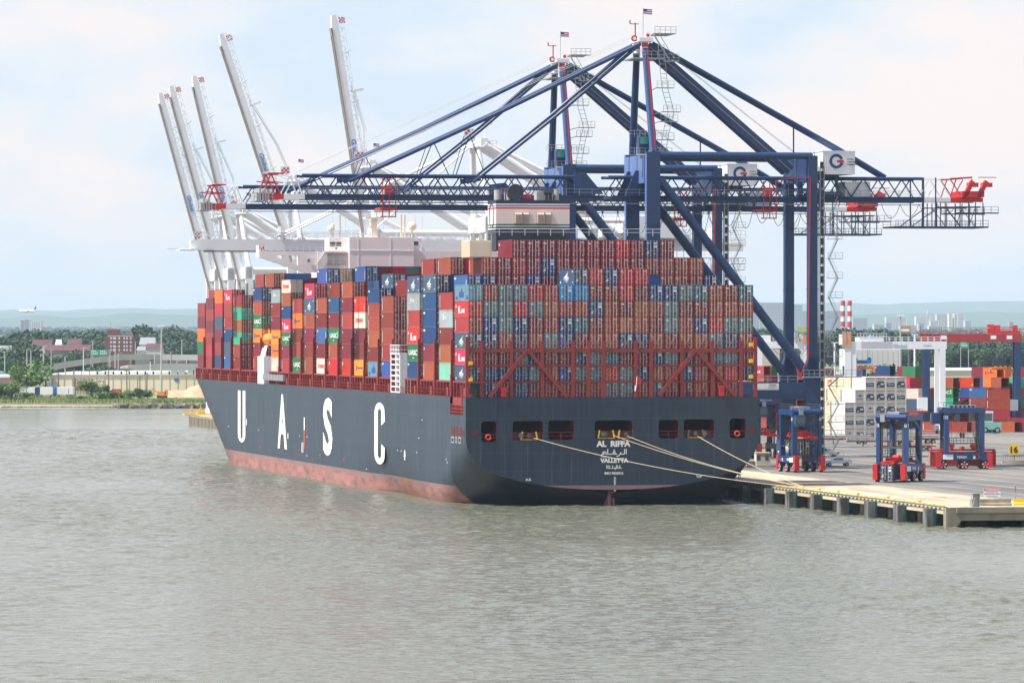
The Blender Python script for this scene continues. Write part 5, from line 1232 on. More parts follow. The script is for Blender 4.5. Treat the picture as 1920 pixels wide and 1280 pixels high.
def ground_mat():
    m=bpy.data.materials.new('yard_asphalt'); m.use_nodes=True; nt=m.node_tree; N=nt.nodes; L=nt.links; b=N['Principled BSDF']; b.inputs['Roughness'].default_value=.85
    t=N.new('ShaderNodeTexCoord'); n=N.new('ShaderNodeTexNoise'); n.inputs['Scale'].default_value=.03; n.inputs['Detail'].default_value=6; L.new(t.outputs['Object'],n.inputs['Vector'])
    r=N.new('ShaderNodeValToRGB'); e=r.color_ramp.elements; e[0].position=.3; e[0].color=(.105,.10,.092,1); e[1].position=.7; e[1].color=(.185,.175,.16,1); L.new(n.outputs[0],r.inputs[0]); L.new(r.outputs[0],b.inputs['Base Color']); return m
ASPH=ground_mat()
SHORE=1880.0
q=MB(); a=W(TE,-101.8,ZQ); b_=W(TE+2500,-101.8,ZQ); c_=W(TE,716,ZQ); d_=W(TE+330,716,ZQ)
pts=[(a.x,a.y),(b_.x,b_.y),(b_.x,2600),(d_.x,1900),(d_.x,d_.y),(c_.x,c_.y)]
# peninsula ground; quay front strip is left to the deck on piles
a8=W(TE+14,-93,0); c8=W(TE+14,708,0)
q.add([(a8.x,a8.y,ZQ),(b_.x,b_.y+8,ZQ),(b_.x,2600,ZQ),(d_.x,1900,ZQ),(d_.x,d_.y-8,ZQ),(c8.x,c8.y,ZQ)],[(0,1,2,3,4,5)])
q.add([(a8.x,a8.y,-1),(b_.x,b_.y+8,-1),(b_.x,b_.y+8,ZQ),(a8.x,a8.y,ZQ)],[(0,1,2,3)]); q.add([(a8.x,a8.y,-1),(a8.x,a8.y,ZQ),(c8.x,c8.y,ZQ),(c8.x,c8.y,-1)],[(0,1,2,3)]); q.add([(c8.x,c8.y,-1),(c8.x,c8.y,ZQ),(d_.x,d_.y-8,ZQ),(d_.x,d_.y-8,-1)],[(0,1,2,3)])
q.build('yard_ground',ASPH,kind='structure')
GRASS=mat('ground_green',(.13,.17,.055),.9,.8,.02,dcol=(.20,.18,.10),detail=8,thresh=(.4,.6))
q=MB(); 
xs=[-14000,-500,-190,-160,-120,-90,-60,-30,0,60,200,400,14000]; ys=[SHORE-4,SHORE-2,SHORE-3,SHORE,SHORE-1,SHORE-3,SHORE+4,SHORE+6,SHORE,SHORE+4,SHORE,SHORE,SHORE]
vs=[];fs=[]
for x,y in zip(xs,ys): vs += [(x,y,-.4),(x,y+22,1.2),(x,y+60,ZQ-.05),(x,56000,ZQ-.05)]
for i in range(len(xs)-1):
    for j in range(3): a=4*i+j; fs.append((a,a+4,a+5,a+1))
q.add(vs,fs); q.build('ground',GRASS,kind='structure')
# quay apron deck on piles
CONC=mat('quay_concrete',(.60,.49,.345),.85,.75,.30,stretch=(1,.12,1),dcol=(.33,.27,.19),detail=8,thresh=(.40,.62)); CONCD=mat('quay_concrete_shade',(.085,.085,.08),.8,.5,.4); CONCB=mat('concrete_beam',(.30,.26,.19),.85,.8,.5,dcol=(.12,.11,.09),stretch=(1,1,.25),detail=7)
quay=thing('quay','long concrete quay on piles with fender panels along its edge','quay',(OX,OY,0),ROT)
q=MB(); q.box(TE,TE+18,-101.8,716,ZQ-.55,ZQ+.02); q.box(TE+18,TE+420,-101.8,-90,ZQ-.55,ZQ+.016)
k=0
y=-100
while y<500:
    q.box(TE+.2,TE+18,y,y+.09,ZQ+.02,ZQ+.026,1); y+=5.5; k+=1
for x in range(13): q.box(TE+1.8+1.3*x,TE+1.86+1.3*x,-101.5,500,ZQ+.02,ZQ+.027,1)
for x in (3.5,4.4,33.2,34.1): q.box(TE+x,TE+x+.08,-101,500,ZQ+.02,ZQ+.030,2)
rt_=random.Random(12)
for k in range(46):
    s0_=rt_.uniform(-100,120); t0_=TE+rt_.uniform(1.5,16.5); dx_=rt_.uniform(-.02,.02)*8; ln_=rt_.uniform(5,34); w_=rt_.uniform(.18,.5)
    q.add([(t0_,s0_,ZQ+.034),(t0_+w_,s0_,ZQ+.034),(t0_+w_+dx_*ln_*.1,s0_+ln_,ZQ+.034),(t0_+dx_*ln_*.1,s0_+ln_,ZQ+.034)],[(0,1,2,3)],3)
q.build('quay_apron',[CONC,mat('joint_brown',(.26,.21,.15),.9,.3),DGREY,mat('tyre_mark',(.40,.335,.245),.9,.5,.8)],quay)
q=MB(); q.box(TE+.02,TE+.9,-101.8,716,ZQ-1.0,ZQ-.55); q.build('quay_edge_beam',CONC,quay)
q=MB(); y=-101
while y<300:
    q.box(TE-.10,TE,y,y+1.1,ZQ-.34,ZQ-.14,0 if int((y+101)/1.1+.5)%2 else 1); y+=1.1
q.box(TE-.06,TE+.25,-101.8,716,ZQ+.02,ZQ+.12,2); q.build('edge_marking',[MDARK,mat('edge_pale',(.45,.43,.37),.7,.4),mat('edge_green',(.10,.17,.10),.6,.2)],quay)
q=MB(); y=-99
while y<200: q.box(TE+.5,TE+.78,y,y+4.0,ZQ+.02,ZQ+.17); y+=5.4
q.build('edge_kerb',YELLOW,quay)
# fender panels and pile caps
fr=[(1430,1448,914,943),(1475,1491,919,949),(1523,1538,924,956),(1572,1588,930,963),(1624,1640,937,970),(1678,1695,944,977),(1734,1751,951,984)]
FP=[]
for x0,x1,y0,y1 in fr:
    s,_=PT(x1-2,y1-4,TE-.4); FP.append(s)
d=(FP[0]-FP[-1])/6; FP += [FP[0]+d*i for i in range(1,22)]
FEND=mat('fender_face',(.17,.175,.175),.75,.9,.9,stretch=(1,1,.3),dcol=(.045,.045,.038),detail=7,thresh=(.38,.6)); TEALM=mat('fender_teal',(.02,.16,.18),.6,.2)
for i,s in enumerate(FP):
    zt_=ZQ-.35; q=MB(); q.box(TE-1.42,TE-.35,s-.6,s+1.8,-.6,zt_,0); q.box(TE-.35,TE-.02,s-.55,s+1.75,-.6,zt_-.05,1)
    q.build('fender_panel',[FEND,TEALM],quay)
    q=MB(); q.box(TE+.05,TE+1.6,s+.2,s+2.0,.2,2.0,1); q.box(TE+1.9,TE+3.4,s-1.2,s+1.2,-.8,ZQ-.55,0); q.box(TE+4.5,TE+7,s-1.5,s+1.5,-.8,ZQ-.55,1); q.box(TE+.8,TE+1.9,s+2.2,s+2.9,-.8,ZQ-.8,0); q.build('quay_pile',[CONC,CONCD],quay)  # dark slot paints the shade beneath the deck into the concrete
q=MB(); q.box(TE-.1,TE+.8,596,716.2,-.6,ZQ-.25)
for k in range(40): q.box(TE-.5,TE-.1,597+3*k,598.4+3*k,-.6,ZQ-.4)
q.box(TE-.5,TE+14,716.0,717.2,-.6,ZQ-.3); q.build('pier_head_wall',CONCB,quay)
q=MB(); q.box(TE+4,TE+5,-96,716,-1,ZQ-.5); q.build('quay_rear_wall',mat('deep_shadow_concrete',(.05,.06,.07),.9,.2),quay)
# end beam along the near face
q=MB(); t1=TE+420
q.prism([(0,ZQ-.02),(0,-.4),(1.0,-.4),(2.3,ZQ-1.9),(t1-TE,ZQ-1.9),(t1-TE,ZQ-.02)],(TE-.02,-102.2,0),(1,0,0),(0,0,1),(0,1.4,0))
for k in range(20):
    q.box(TE+12+14*k,TE+13.2+14*k,-101.6,-100.4,-.8,ZQ-1.9)
q.box(TE+1.5,t1,-102.6,-101.9,ZQ-.8,ZQ+.015)
q.build('end_beam',CONCB,quay)
# bollards on the quay edge
bp=[(1387,893),(1505,911),(1535,914.5),(1610,924),(1727,940)]
for i in range(7):
    s=PT(0,0,0) if False else None
BS=[]
for px in (1505,1536,1572,1609,1666,1725): 
    lo=-101;  s=min(np.arange(-100,150,.5),key=lambda s_:abs(PX(W(TE+1.3,s_,ZQ))[0]-px)); BS.append(float(s))
for s in BS:
    q=MB(); q.tube((0,0,0),(0,0,.45),.26,10,r1=.2); q.tube((0,0,.45),(0,0,.62),.36,10,r1=.3); q.box(-.3,.3,-.1,.1,.35,.5)
    o=q.build('bollard',YELLOW); o.scale=(.8,.8,.8); o.location=W(TE+1.3,s,ZQ+.02); tag(o,'yellow mooring bollard on the quay edge','bollard','yellow bollards along the quay edge')
# mooring lines
def rope(a,b,lab,sag=1.0,r=.055,n=14):
    a=V(a); b=V(b); q=MB(); pts=[]
    for i in range(n+1):
        t=i/n; p=a.lerp(b,t); p.z-=sag*4*t*(1-t); pts.append(p)
    q.path(pts,r,6); return q.build('mooring_line',ROPE,None,label=lab,cat='rope',group='mooring lines from the stern')
def TP(px,py): t,z=PS(px,py,-.2); return W(t,-.2,z)
def BQ(i,dz=.35): return W(TE+1.3,BS[i],ZQ+dz)
rope(TP(1001,821),BQ(1),'longest pale rope running from the second stern opening on the port side to the quay',1.2)
rope(TP(1150,816),BQ(0),'upper pale rope of the pair leaving the middle stern opening',.7)
rope(TP(1172,817),BQ(0,.45),'lower pale rope of the pair leaving the middle stern opening',1.1) if False else rope(TP(1176,817),BQ(0,.5),'right pale rope of the pair leaving the middle stern opening',.9)
rope(TP(1308,817.5),BQ(0,.4),'short steep pale rope from the sixth stern opening to the quay',.5)
# yard lane lines
q=MB()
def lane(t,s0,s1,w=.22): q.box(t-w,t+w,s0,s1,ZQ+.001,ZQ+.008)
for t in (79,88,96,104,118,131,150,170,182,205,240,262): lane(t,-100 if t<110 else -60,560,.16 if t%2 else .22)
for s in (150,260,330): q.box(120,420,s,s+.5,ZQ+.009,ZQ+.014)
yl=q.build('lane_markings',mat('lane_paint',(.40,.37,.31),.8,.6,.6),kind='structure'); yl.location=(OX,OY,0); yl.rotation_euler=(0,0,ROT)
q=MB()
for t0,t1_,s0,s1 in ((69.2,74,-101,500),(108,116,-60,500),(186,200,-40,500)): q.box(t0,t1_,s0,s1,ZQ+.0005,ZQ+.004)
yl=q.build('asphalt_strip',mat('strip_asphalt',(.21,.185,.155),.85,.5,.1),kind='structure'); yl.location=(OX,OY,0); yl.rotation_euler=(0,0,ROT)
# jersey barriers, warning sign, posts at the quay corner
def at(px,py,z=ZQ): p=G(px,py,z); return p
BAR=[(0,-.3),(0,.3),(.08,.3)]
def barrier(px0,px1,py,m,lab):
    a=G(px0,py,ZQ); b=G(px1,py-1.0,ZQ); L_=(b-a).length; rz=math.atan2((b-a).y,(b-a).x)
    rz=ROT; q=MB(); L_=(px1-px0)/F*a.y/math.cos(rz)
    q.add([(x,y,z) for x in (0,L_) for y,z in ((-.35,0),(-.35,.2),(-.12,.45),(-.08,.95),(.08,.95),(.12,.45),(.35,.2),(.35,0))],[(0,1,2,3,4,5,6,7),(15,14,13,12,11,10,9,8)]+[(i,8+i,8+(i+1)%8,(i+1)%8) for i in range(8)])
    o=q.build('jersey_barrier',m); o.location=a+V((0,0,.03)); o.rotation_euler=(0,0,rz); tag(o,lab,'barrier'); return o
barrier(1819,1897,948,CONCB,'weathered grey concrete barrier below the warning sign at the quay corner')
barrier(1900,1960,947,YELLOW,'bright yellow barrier beside the grey one at the quay corner')
sg=thing('warning_sign','white warning sign with a red band standing on the concrete barrier','sign',tuple(G(1844.5,947,ZQ)),ROT*.3); s_=F/sg.location.y
q=MB(); q.box(.0,31.5/s_,-.03,.03,1.25,1.25+16.5/s_,0); o=q.build('sign_panel',WHITE,sg)
q=MB(); Lw=31.5/s_; h=16.5/s_; z1=1.25+h; q.box(.02,Lw-.02,-.035,-.03,z1-.45,z1-.02,0); 
put_text(q,'WARNING',(.12,-.05,z1-.37),(Lw-.24,0,0),(0,0,.28),(0,-.01,0),1,.02); put_text(q,'RESTRICTED AREA',(.08,-.04,z1-.92),(Lw-.16,0,0),(0,0,.17),(0,-.01,0),2,.02)
for k in range(2): q.box(.4,Lw-.4,-.036,-.03,z1-.62-.60*k,z1-.57-.60*k,2)
q.build('sign_lettering',[SAFERED,WHITE,MDARK],o)
q=MB(); 
for x in (.8,Lw-.8): q.beam((x,0,.0),(x,0,1.3),.06)
q.build('sign_post',GREY,sg)
o=thing('service_cabinet','open grey steel service post on the quay corner','post',tuple(W(TE+4.5,-100.5,ZQ+.02)),ROT)
q=MB(); q.box(0,.9,0,.06,0,1.9); q.box(-.35,-.3,-.5,.06,0,1.9); q.box(.85,.9,-.5,.0,0,1.9); q.box(-.35,.9,-.5,.06,1.85,1.95); q.build('cabinet_body',GREY,o)
q=MB(); q.beam((-.1,-.2,.2),(.2,-.2,1.4),.12); q.build('ladder_rail',WHITE,o)
o=thing('meter_post','small grey box on a thin pole behind the yellow barrier','post',tuple(G(1903,944,ZQ)),0)
q=MB(); q.tube((0,0,0),(.1,0,2.6),.05,6); q.build('pole',DGREY,o); q=MB(); q.box(-.15,.35,-.2,0,1.0,1.65); q.build('meter_box',GREY,o)
# yellow number sign on its concrete block with a mesh fence
o=thing('number_sign','yellow square sign reading 16 above a concrete block','sign',tuple(G(1892,870,ZQ)),0); s_=F/o.location.y
w_=19/s_; q=MB(); z0=(870-852.5)/s_; z1=(870-833)/s_; q.box(0,w_,-.04,.0,z0,z1,0); pn=q.build('sign_panel',mat('sign_yellow',(.85,.52,.02),.5,.05),o)
q=MB(); put_text(q,'16',(w_*.14,-.06,z0+(z1-z0)*.2),(w_*.72,0,0),(0,0,(z1-z0)*.62),(0,-.02,0),0,.03); q.build('sign_lettering',BLACK,pn)
q=MB(); q.beam((w_*.5,.03,0),(w_*.5,.03,z0),.12); q.build('sign_post',DGREY,o)
o=thing('mesh_fence','low open mesh fence standing on a long concrete block under the number sign','fence',tuple(G(1879,871,ZQ)),.05); s_=F/o.location.y
q=MB(); q.box(0,7,0,.5,0,.85); q.build('concrete_block',CONC,o)
q=MB()
for k in range(11): q.beam((.2+.45*k,.2,.85),(.2+.45*k,.2,2.0),.05)
q.beam((0,.2,1.9),(5,.2,1.9),.05); q.build('mesh_panel',DGREY,o)
# ================================================================== STRADDLE CARRIERS
CBRT=mat('carrier_blue',(.018,.055,.17),.4,.15,.5)
def straddle(loc, rz, label, box=None, boxz=.35, spread=5.2, nwheel=3, num=None, signs=True, cabin=True):
    """ local y = direction of travel, x = across """
    root=thing('straddle_carrier',label,'straddle carrier',loc,rz,'straddle carriers on the quay')
    Wd=4.9; Ln=10.0; Ht=10.4; py=3.3
    for sx in (-1,1):
        x=sx*Wd/2
        q=MB(); q.box(x-.38,x+.38,-Ln/2+.3,Ln/2-.3,1.75,2.75,0); q.box(x-.5,x+.5,-Ln/2+1.4,Ln/2-1.4,2.75,2.9,0)
        for y in (-3.9,0,3.9): q.box(x-.2,x+.2,y-.45,y+.45,.9,1.8,0)
        sill=q.build('side_frame',CBRT,root)
        for y in (-py,py):
            q=MB(); q.box(x-.33,x+.33,y-.42,y+.42,2.75,Ht,0); q.build('leg',CBRT,root)
        for y in (-3.9,0,3.9):
            q=MB(); q.wheel((0,0,0),(1,0,0),.80,.5,16,0,None); q.wheel((0,0,0),(1,0,0),.36,.58,12,1); 
            for k in range(5):
                a=2*math.pi*k/5+.3
                for sd_ in (-1,1): q.tube((sd_*.25,.5*math.cos(a),.5*math.sin(a)),(sd_*.29,.5*math.cos(a),.5*math.sin(a)),.13,6,2)
            o=q.build('wheel',[BLACK,SAFERED,LETTER],root); o.location=(x,y,.80)
        for sy in (-1,1):
            q=MB(); y=sy*(Ln/2+.05); 
            pr=[(0,.35),(.75,.35),(1.1,3.0),(-.05,3.0)]
            q.prism([(a*sy*-1.0,b) for a,b in pr],(x-.42,y+.15*sy,0),(0,1,0),(0,0,1),(.84,0,0)); q.build('mudguard',SAFERED,root)
        if signs:
            q=MB(); f=x+sx*.385; 
            q.box(f,f+sx*.02,-4.0,-2.1,1.8,2.7,0)
            put_text(q,'TEREX',(f,-.6 if sx<0 else -1.5,2.05),(0,2.0*(-1 if sx<0 else 1),0),(0,0,.42),(sx*.03,0,0),0,.03)
            q.box(f,f+sx*.02,1.6,2.0,1.9,2.5,0); q.box(f+sx*.02,f+sx*.03,2.5,2.9,2.05,2.5,1)
            q.build('side_lettering',[WHITE,SAFERED],sill)
    q=MB()
    for y in (-py,py): q.box(-Wd/2-.33,Wd/2+.33,y-.4,y+.4,Ht,Ht+.75,0)
    for sx in (-1,1): q.box(sx*Wd/2-.4,sx*Wd/2+.4,-py-.6,py+.6,Ht-.1,Ht+.85,0)
    q.tube((-Wd/2-.3,-py-.5,Ht+.5),(Wd/2+.3,-py-.5,Ht+.5),.5,10); q.build('top_frame',CBRT,root)
    q=MB(); q.box(-1.2,.9,-2.6,2.4,Ht+.75,Ht+1.35,0)
    for k in range(6): 
        q.tube((-1.25,-2.1+.8*k,Ht+1.05),(-1.2,-2.1+.8*k,Ht+1.05),.22,8,1); q.tube((.9,-2.1+.8*k,Ht+1.05),(.95,-2.1+.8*k,Ht+1.05),.22,8,1)
    q.box(-1.8,-1.0,-py-1.2,-py-.2,Ht-.3,Ht+.9,0); q.build('engine_pack',[GREY,BLACK],root)
    q=MB(); q.rail([(-Wd/2-.3,-py-.6,Ht+.85),(-Wd/2-.3,py+.6,Ht+.85),(Wd/2+.3,py+.6,Ht+.85),(Wd/2+.3,-py-.6,Ht+.85)],.9,1.3,.03)
    q.beam((Wd/2+.5,2.2,2.9),(Wd/2+.5,1.4,Ht-2),.12); q.beam((Wd/2+.5,2.7,2.9),(Wd/2+.5,1.9,Ht-2),.12); q.build('guard_rail',DGREY,root)
    q=MB()
    for y in (-py,py): q.box(-Wd/2,Wd/2,y-.12,y+.12,5.6,5.9); 
    for sx in (-1,1): q.box(sx*(Wd/2-.1)-.35,sx*(Wd/2-.1)+.35,-py,py,4.6,4.72); q.rail([(sx*(Wd/2-.2),-py,4.7),(sx*(Wd/2-.2),py,4.7)],1.0,1.2,.035)
    for x,y,z,s9 in ((-1.4,-2,8.9,.7),(.4,-1,8.7,.9),(1.3,1.6,8.8,.7),(-.8,2.2,8.9,.8)): q.box(x-s9/2,x+s9/2,y-.5,y+.5,z,z+1.4)
    for x in (-1.6,1.6): q.wheel((x,-py+.2,9.6),(0,1,0),.55,.4,14); q.wheel((x,py-.2,9.6),(0,1,0),.55,.4,14); q.wheel((x,0,6.2),(0,1,0),.5,.3,14)
    q.build('hoist_machinery',DGREY,root)
    if cabin:
        q=MB(); q.box(-Wd/2-.2,-Wd/2+1.5,-py-2.2,-py-.45,Ht-2.2,Ht-.1,0); q.box(-Wd/2-.05,-Wd/2+1.35,-py-2.25,-py-2.19,Ht-1.7,Ht-.4,1); q.box(-Wd/2-.24,-Wd/2-.19,-py-2.0,-py-.7,Ht-1.7,Ht-.4,1); q.build('cabin',[CBRT,GLASS],root)
    # spreader with hoist ropes
    zs=spread; q=MB(); q.box(-.6,.6,-6.0,6.0,zs,zs+.35,0); 
    for y in (-6.0,5.75): q.box(-1.2,1.2,y,y+.3,zs-.15,zs+.25,0)
    for y in (-2.4,-.3,1.9): q.box(-1.6,1.6,y,y+.5,zs+.2,zs+.8,0)
    for y in (-1.9,1.9): q.wheel((0,y,zs+.9),(1,0,0),.42,1.4,12,0)
    q.build('spreader',SAFERED,root)
    q=MB()
    for x in (-1.3,1.3):
        for y in (-2.2,2.2): q.beam((x,y,zs+.8),(x,y*1.0,Ht),.06)
        q.beam((x,-2.4,zs+.8),(x,2.4,Ht),.04); q.beam((x,2.4,zs+.8),(x,-2.4,Ht),.04)
    for x in (-Wd/2+.55,Wd/2-.55):
        for y in (-py,py): q.box(x-.12,x+.12,y-.2,y+.2,2.9,Ht)
    q.build('hoist_gear',DGREY,root)
    if num:
        q=MB(); 
        for sx in (-1,1): put_text(q,num,(sx*Wd/2-.2,-py-.43,Ht-1.2),(.4,0,0),(0,0,.62),(0,-.02,0),0,.03); put_text(q,num,(sx*Wd/2+sx*.34,-py+(.25 if sx<0 else -.25),Ht-1.2),(0,-.5*(1 if sx<0 else -1),0),(0,0,.62),(sx*.02,0,0),0,.03)
        q.build('number_lettering',WHITE,root)
    return root
def sc_at(px,py,rz,label,**k):
    p=G(px,py,ZQ+.03); return straddle(tuple(p),rz,label,**k),p
c1,p1=sc_at(1501,884,math.radians(16),'tall blue straddle carrier with red mudguards standing empty below the crane legs',num='10',spread=6.2)
c2,p2=sc_at(1686,902,math.radians(-24),'blue straddle carrier seen from its end holding a navy container low between its legs',num='13',spread=3.2,cabin=False)
c3,p3=sc_at(1804,878.5,math.radians(-86),'blue straddle carrier seen from the side carrying a long brown container',num='12',spread=3.3)
c4,p4=sc_at(1432,858,ROT+math.radians(4),'straddle carrier mostly hidden by the stern, only one blue leg and red guard showing',num='3',spread=4.5)
def put_box(code,p,rz,dz,lab,short=False,**k):
    m=Matrix.Rotation(rz,3,'Z'); L_=6.06 if short else CL_
    o=m@V((-CW/2,-L_/2,0)); return container(code,(p.x+o.x,p.y+o.y,p.z+dz),rz,1.0,short=short,label=lab,**k)
put_box('d',p2,math.radians(-24),.35,'dark navy container held low inside the straddle carrier seen end on',group='containers held by straddle carriers')
put_box('b',p3,math.radians(-86),.55,'long brown container carried by the straddle carrier seen from the side',group='containers held by straddle carriers')
put_box('s',p1+V((-1.0,4.5,0)),math.radians(16),3.0,'slate blue container hanging inside the straddle carrier below the crane',group='containers held by straddle carriers')

# ================================================================== REFRIGERATED BLOCK
REEF=mat('reefer_white',(.64,.63,.58),.55,.3,.5,rnd=.06,dcol=(.40,.33,.24)); REEFC=mat('reefer_cream',(.58,.52,.38),.6,.25,.4,rnd=.06)
def reef_mesh(v):
    mb=MB(); mb.box(.12,CW-.12,.10,.14,.15,CH-.12,0)
    if v==0: mb.add([(x,.05,z) for x,z in ((.24,.45),(2.16,.45),(2.2,1.2),(1.9,1.72),(.6,1.72),(.24,1.2))],[(0,1,2,3,4,5)],1); mb.box(1.25,1.95,.02,.05,.95,1.3,2); mb.box(.5,1.0,.02,.05,.62,.8,2)
    if v==1: mb.box(.25,2.1,.05,.1,.6,1.4,1); mb.box(.5,1.9,.02,.05,.95,1.08,2); mb.box(.5,1.1,.02,.05,1.35,1.5,2)
    if v==2: mb.box(1.0,1.45,.05,.1,1.1,1.55,1); mb.box(.65,.85,.05,.1,1.2,1.4,1); mb.box(1.65,1.85,.05,.1,1.2,1.4,1); mb.box(.4,2.0,.05,.1,.6,.72,1)
    for x in (.6,1.2,1.75): mb.box(x,x+.08,.06,.1,2.05,2.3,3)
    mb.box(.2,2.25,.04,.1,.2,.3,4); mb.box(.2,2.25,.04,.1,CH-.3,CH-.22,4)
    return mb.mesh('cooling_unit',[REEF,mat('reefer_dark',(.03,.055,.09),.5,.2),REEF,MRED,mat('reefer_tan',(.45,.30,.15),.6,.4)])
RM=[reef_mesh(v) for v in range(3)]
def reefer(loc,rz,v,lab,logo_=False,cream=False,hs=1.12):
    t=thing('refrigerated_container',lab,'container',loc,rz,'white refrigerated containers in the yard'); t.scale=(1,1,hs)
    b=bpy.data.objects.new('container_body',BODY40); COL.objects.link(b); b.parent=t; b.material_slots[0].link='OBJECT'; b.material_slots[0].material=REEFC if cream else REEF
    c=bpy.data.objects.new('cooling_unit',RM[v]); COL.objects.link(c); c.parent=t
    if logo_:
        q=MB(); q.box(-.03,-.01,4.2,8.4,.75,1.75,0); put_text(q,'K',(-.035,8.0,.85),(0,-1.2,0),(0,0,.8),(-.02,0,0),1,.03); put_text(q,'LINE',(-.035,6.6,.85),(0,-2.1,0),(0,0,.45),(-.02,0,0),1,.02); q.build('side_lettering',[SAFERED,WHITE],t)
    return t
RY=1196.0; rb=P(1584,820,RY); rb.z=ZQ
tr0,sr0=TS(rb)
rows=[[None]*0,]
RG=['222222','001000' ,'0'*0]
RG=[ # tier from the bottom: start column, variants
 (0,[2,0,1,2,0,1]),(0,[1,1,0,2,1,0]),(0,[1,0,2,0,0,1]),(1,[2,0,0,0,1]),(2,[1,0,1,0])]
for tier,(c0,vs_) in enumerate(RG):
    for i,v in enumerate(vs_):
        c_=c0+i; z=ZQ+tier*2.92
        reefer(tuple(W(tr0+c_*2.47,sr0,z)),ROT,v,'white refrigerated container, %s tier of the near end face, %s from its left'%(ORC[tier],ORC[c_]) if not(tier==4) else 'white refrigerated container in the top tier of the block, %s from its left'%ORC[c_])
    # boxes standing behind, seen along their sides
for tier,nb,cr in ((2,1,0),(3,2,1),(4,2,1),(1,1,1),(0,1,1)):
    for k in range(nb):
        bcol=RG[tier][0]-(0 if False else 0); 
        t_=tr0+(bcol)*2.47-0; s_=sr0+13.2*(k+1)
        reefer(tuple(W(t_,s_,ZQ+tier*2.92)),ROT,2,'cream refrigerated container, %s row behind the end face, %s tier'%(ORC[k+1],ORC[tier]) if not (tier==4 and k==1) else 'cream refrigerated container with a red square bearing white lettering on its side',logo_=(tier==4 and k==1),cream=True)

# ================================================================== MIXED YARD STACKS  (x0, x1 corner, x2, base Y, colours from the ground up)
TH_Y=math.radians(0)
ycount=0
def ystack(x0,x1,x2,Y,codes,where,sk=0):
    """ long side seen between x0 and x1, end between x1 and x2 """
    global ycount
    wl,we=(x1-x0)/F*Y,(x2-x1)/F*Y; th=math.atan2(we/2.44,wl/6.06) if wl<8 else math.atan2(we/2.44,wl/12.19)
    short=wl<6.4
    L_=6.06 if short else 12.19
    th=min(1.2,max(.12,th))
    p=P(x1,618,Y); p.z=ZQ
    # local y runs from the near right corner away to the left
    rz=math.pi/2-th*0+0.0
    rz=math.pi/2-th if False else math.pi/2-th*1.0
    # container local x = across (2.44), local y = along; put the end (y=0) facing right-near
    for i,c_ in enumerate(codes):
        if c_=='.' or (x0,i) not in YKEEP: continue
        lab='%s container, %s tier of the yard stack %s'%(CC[c_][0].split(' with')[0],ORC[i],where) if len(codes)>1 else '%s container %s'%(CC[c_][0].split(' with')[0],where)
        # y axis points to the left and back
        ang=math.atan2(math.sin(th),-math.cos(th))-math.pi/2
        if YKEEP[(x0,i)]:
            o=container(c_,(p.x,p.y,ZQ+.01+i*2.6),ang,1.0,short=short,lean=False,label=lab,group='coloured containers in the yard',doors=False); ycount+=1
        else:
            ex=V((math.cos(ang),math.sin(ang),0)); ey=V((-math.sin(ang),math.cos(ang),0)); z=ZQ+.01+i*2.6
            rest.add([V((p.x,p.y,zz9))+ex*a_+ey*b_ for zz9 in (z,z+2.57) for a_,b_ in ((0,0),(CW,0),(CW,L_),(0,L_))],[(3,2,1,0),(4,5,6,7),(0,1,5,4),(1,2,6,5),(2,3,7,6),(3,0,4,7)],ridx[c_])
for a in YS:
    if a[4]=='.': continue
    ystack(*a)
if rest.v: rest.build('small_containers',restmats,None,label='small far containers glimpsed between and behind the nearer stacks',cat='containers',kind='stuff')

# ================================================================== YARD GANTRIES
def rtg(loc,rz,label,span,height,wl,mbeam,mleg,word=None,depth=1.9,legw=1.1):
    root=thing('yard_gantry_crane',label,'crane',loc,rz)
    for v in (0,wl):
        q=MB(); q.box(-1,span+1,v-.5,v+.5,height-depth,height,0); g=q.build('girder',mbeam,root)
        if word and v==0:
            q=MB()
            if word=='Global': put_text(q,'Global',(span*.44,-.53,height-1.5),(3.4,0,0),(0,0,1.0),(0,-.03,0),0,.01); put_text(q,'KONECRANES',(span*.78,-.53,height-1.1),(2.0,0,0),(0,0,.35),(0,-.02,0),0,.01); q.build('girder_lettering',mat('pale_blue_letter',(.25,.50,.62),.5,0),g)
        for u in (0,span):
            q=MB(); q.box(u-legw/2,u+legw/2,v-.5,v+.5,2.0,height-depth,0); q.build('leg',mleg,root)
            q=MB(); q.box(u-.6,u+.6,v-1.6,v+1.6,1.0,2.0,0)
            for dv in (-1,1): q.wheel((u,v+dv,.7),(1,0,0),.7,.5,12,1)
            q.build('bogie',[mleg,BLACK],root)
    q=MB(); q.box(-.5,.5,0,wl,1.9,2.7); q.box(span-.5,span+.5,0,wl,1.9,2.7); q.box(-.4,.4,0,wl,height-1.4,height-.2); q.box(span-.4,span+.4,0,wl,height-1.4,height-.2); q.build('end_beam',mleg,root)
    q=MB(); q.rail([(-1,-.5,height),(span+1,-.5,height)],1.1,1.5,.04); q.rail([(-1,wl+.5,height),(span+1,wl+.5,height)],1.1,1.5,.04); q.build('walkway_rail',mbeam,root)
    return root
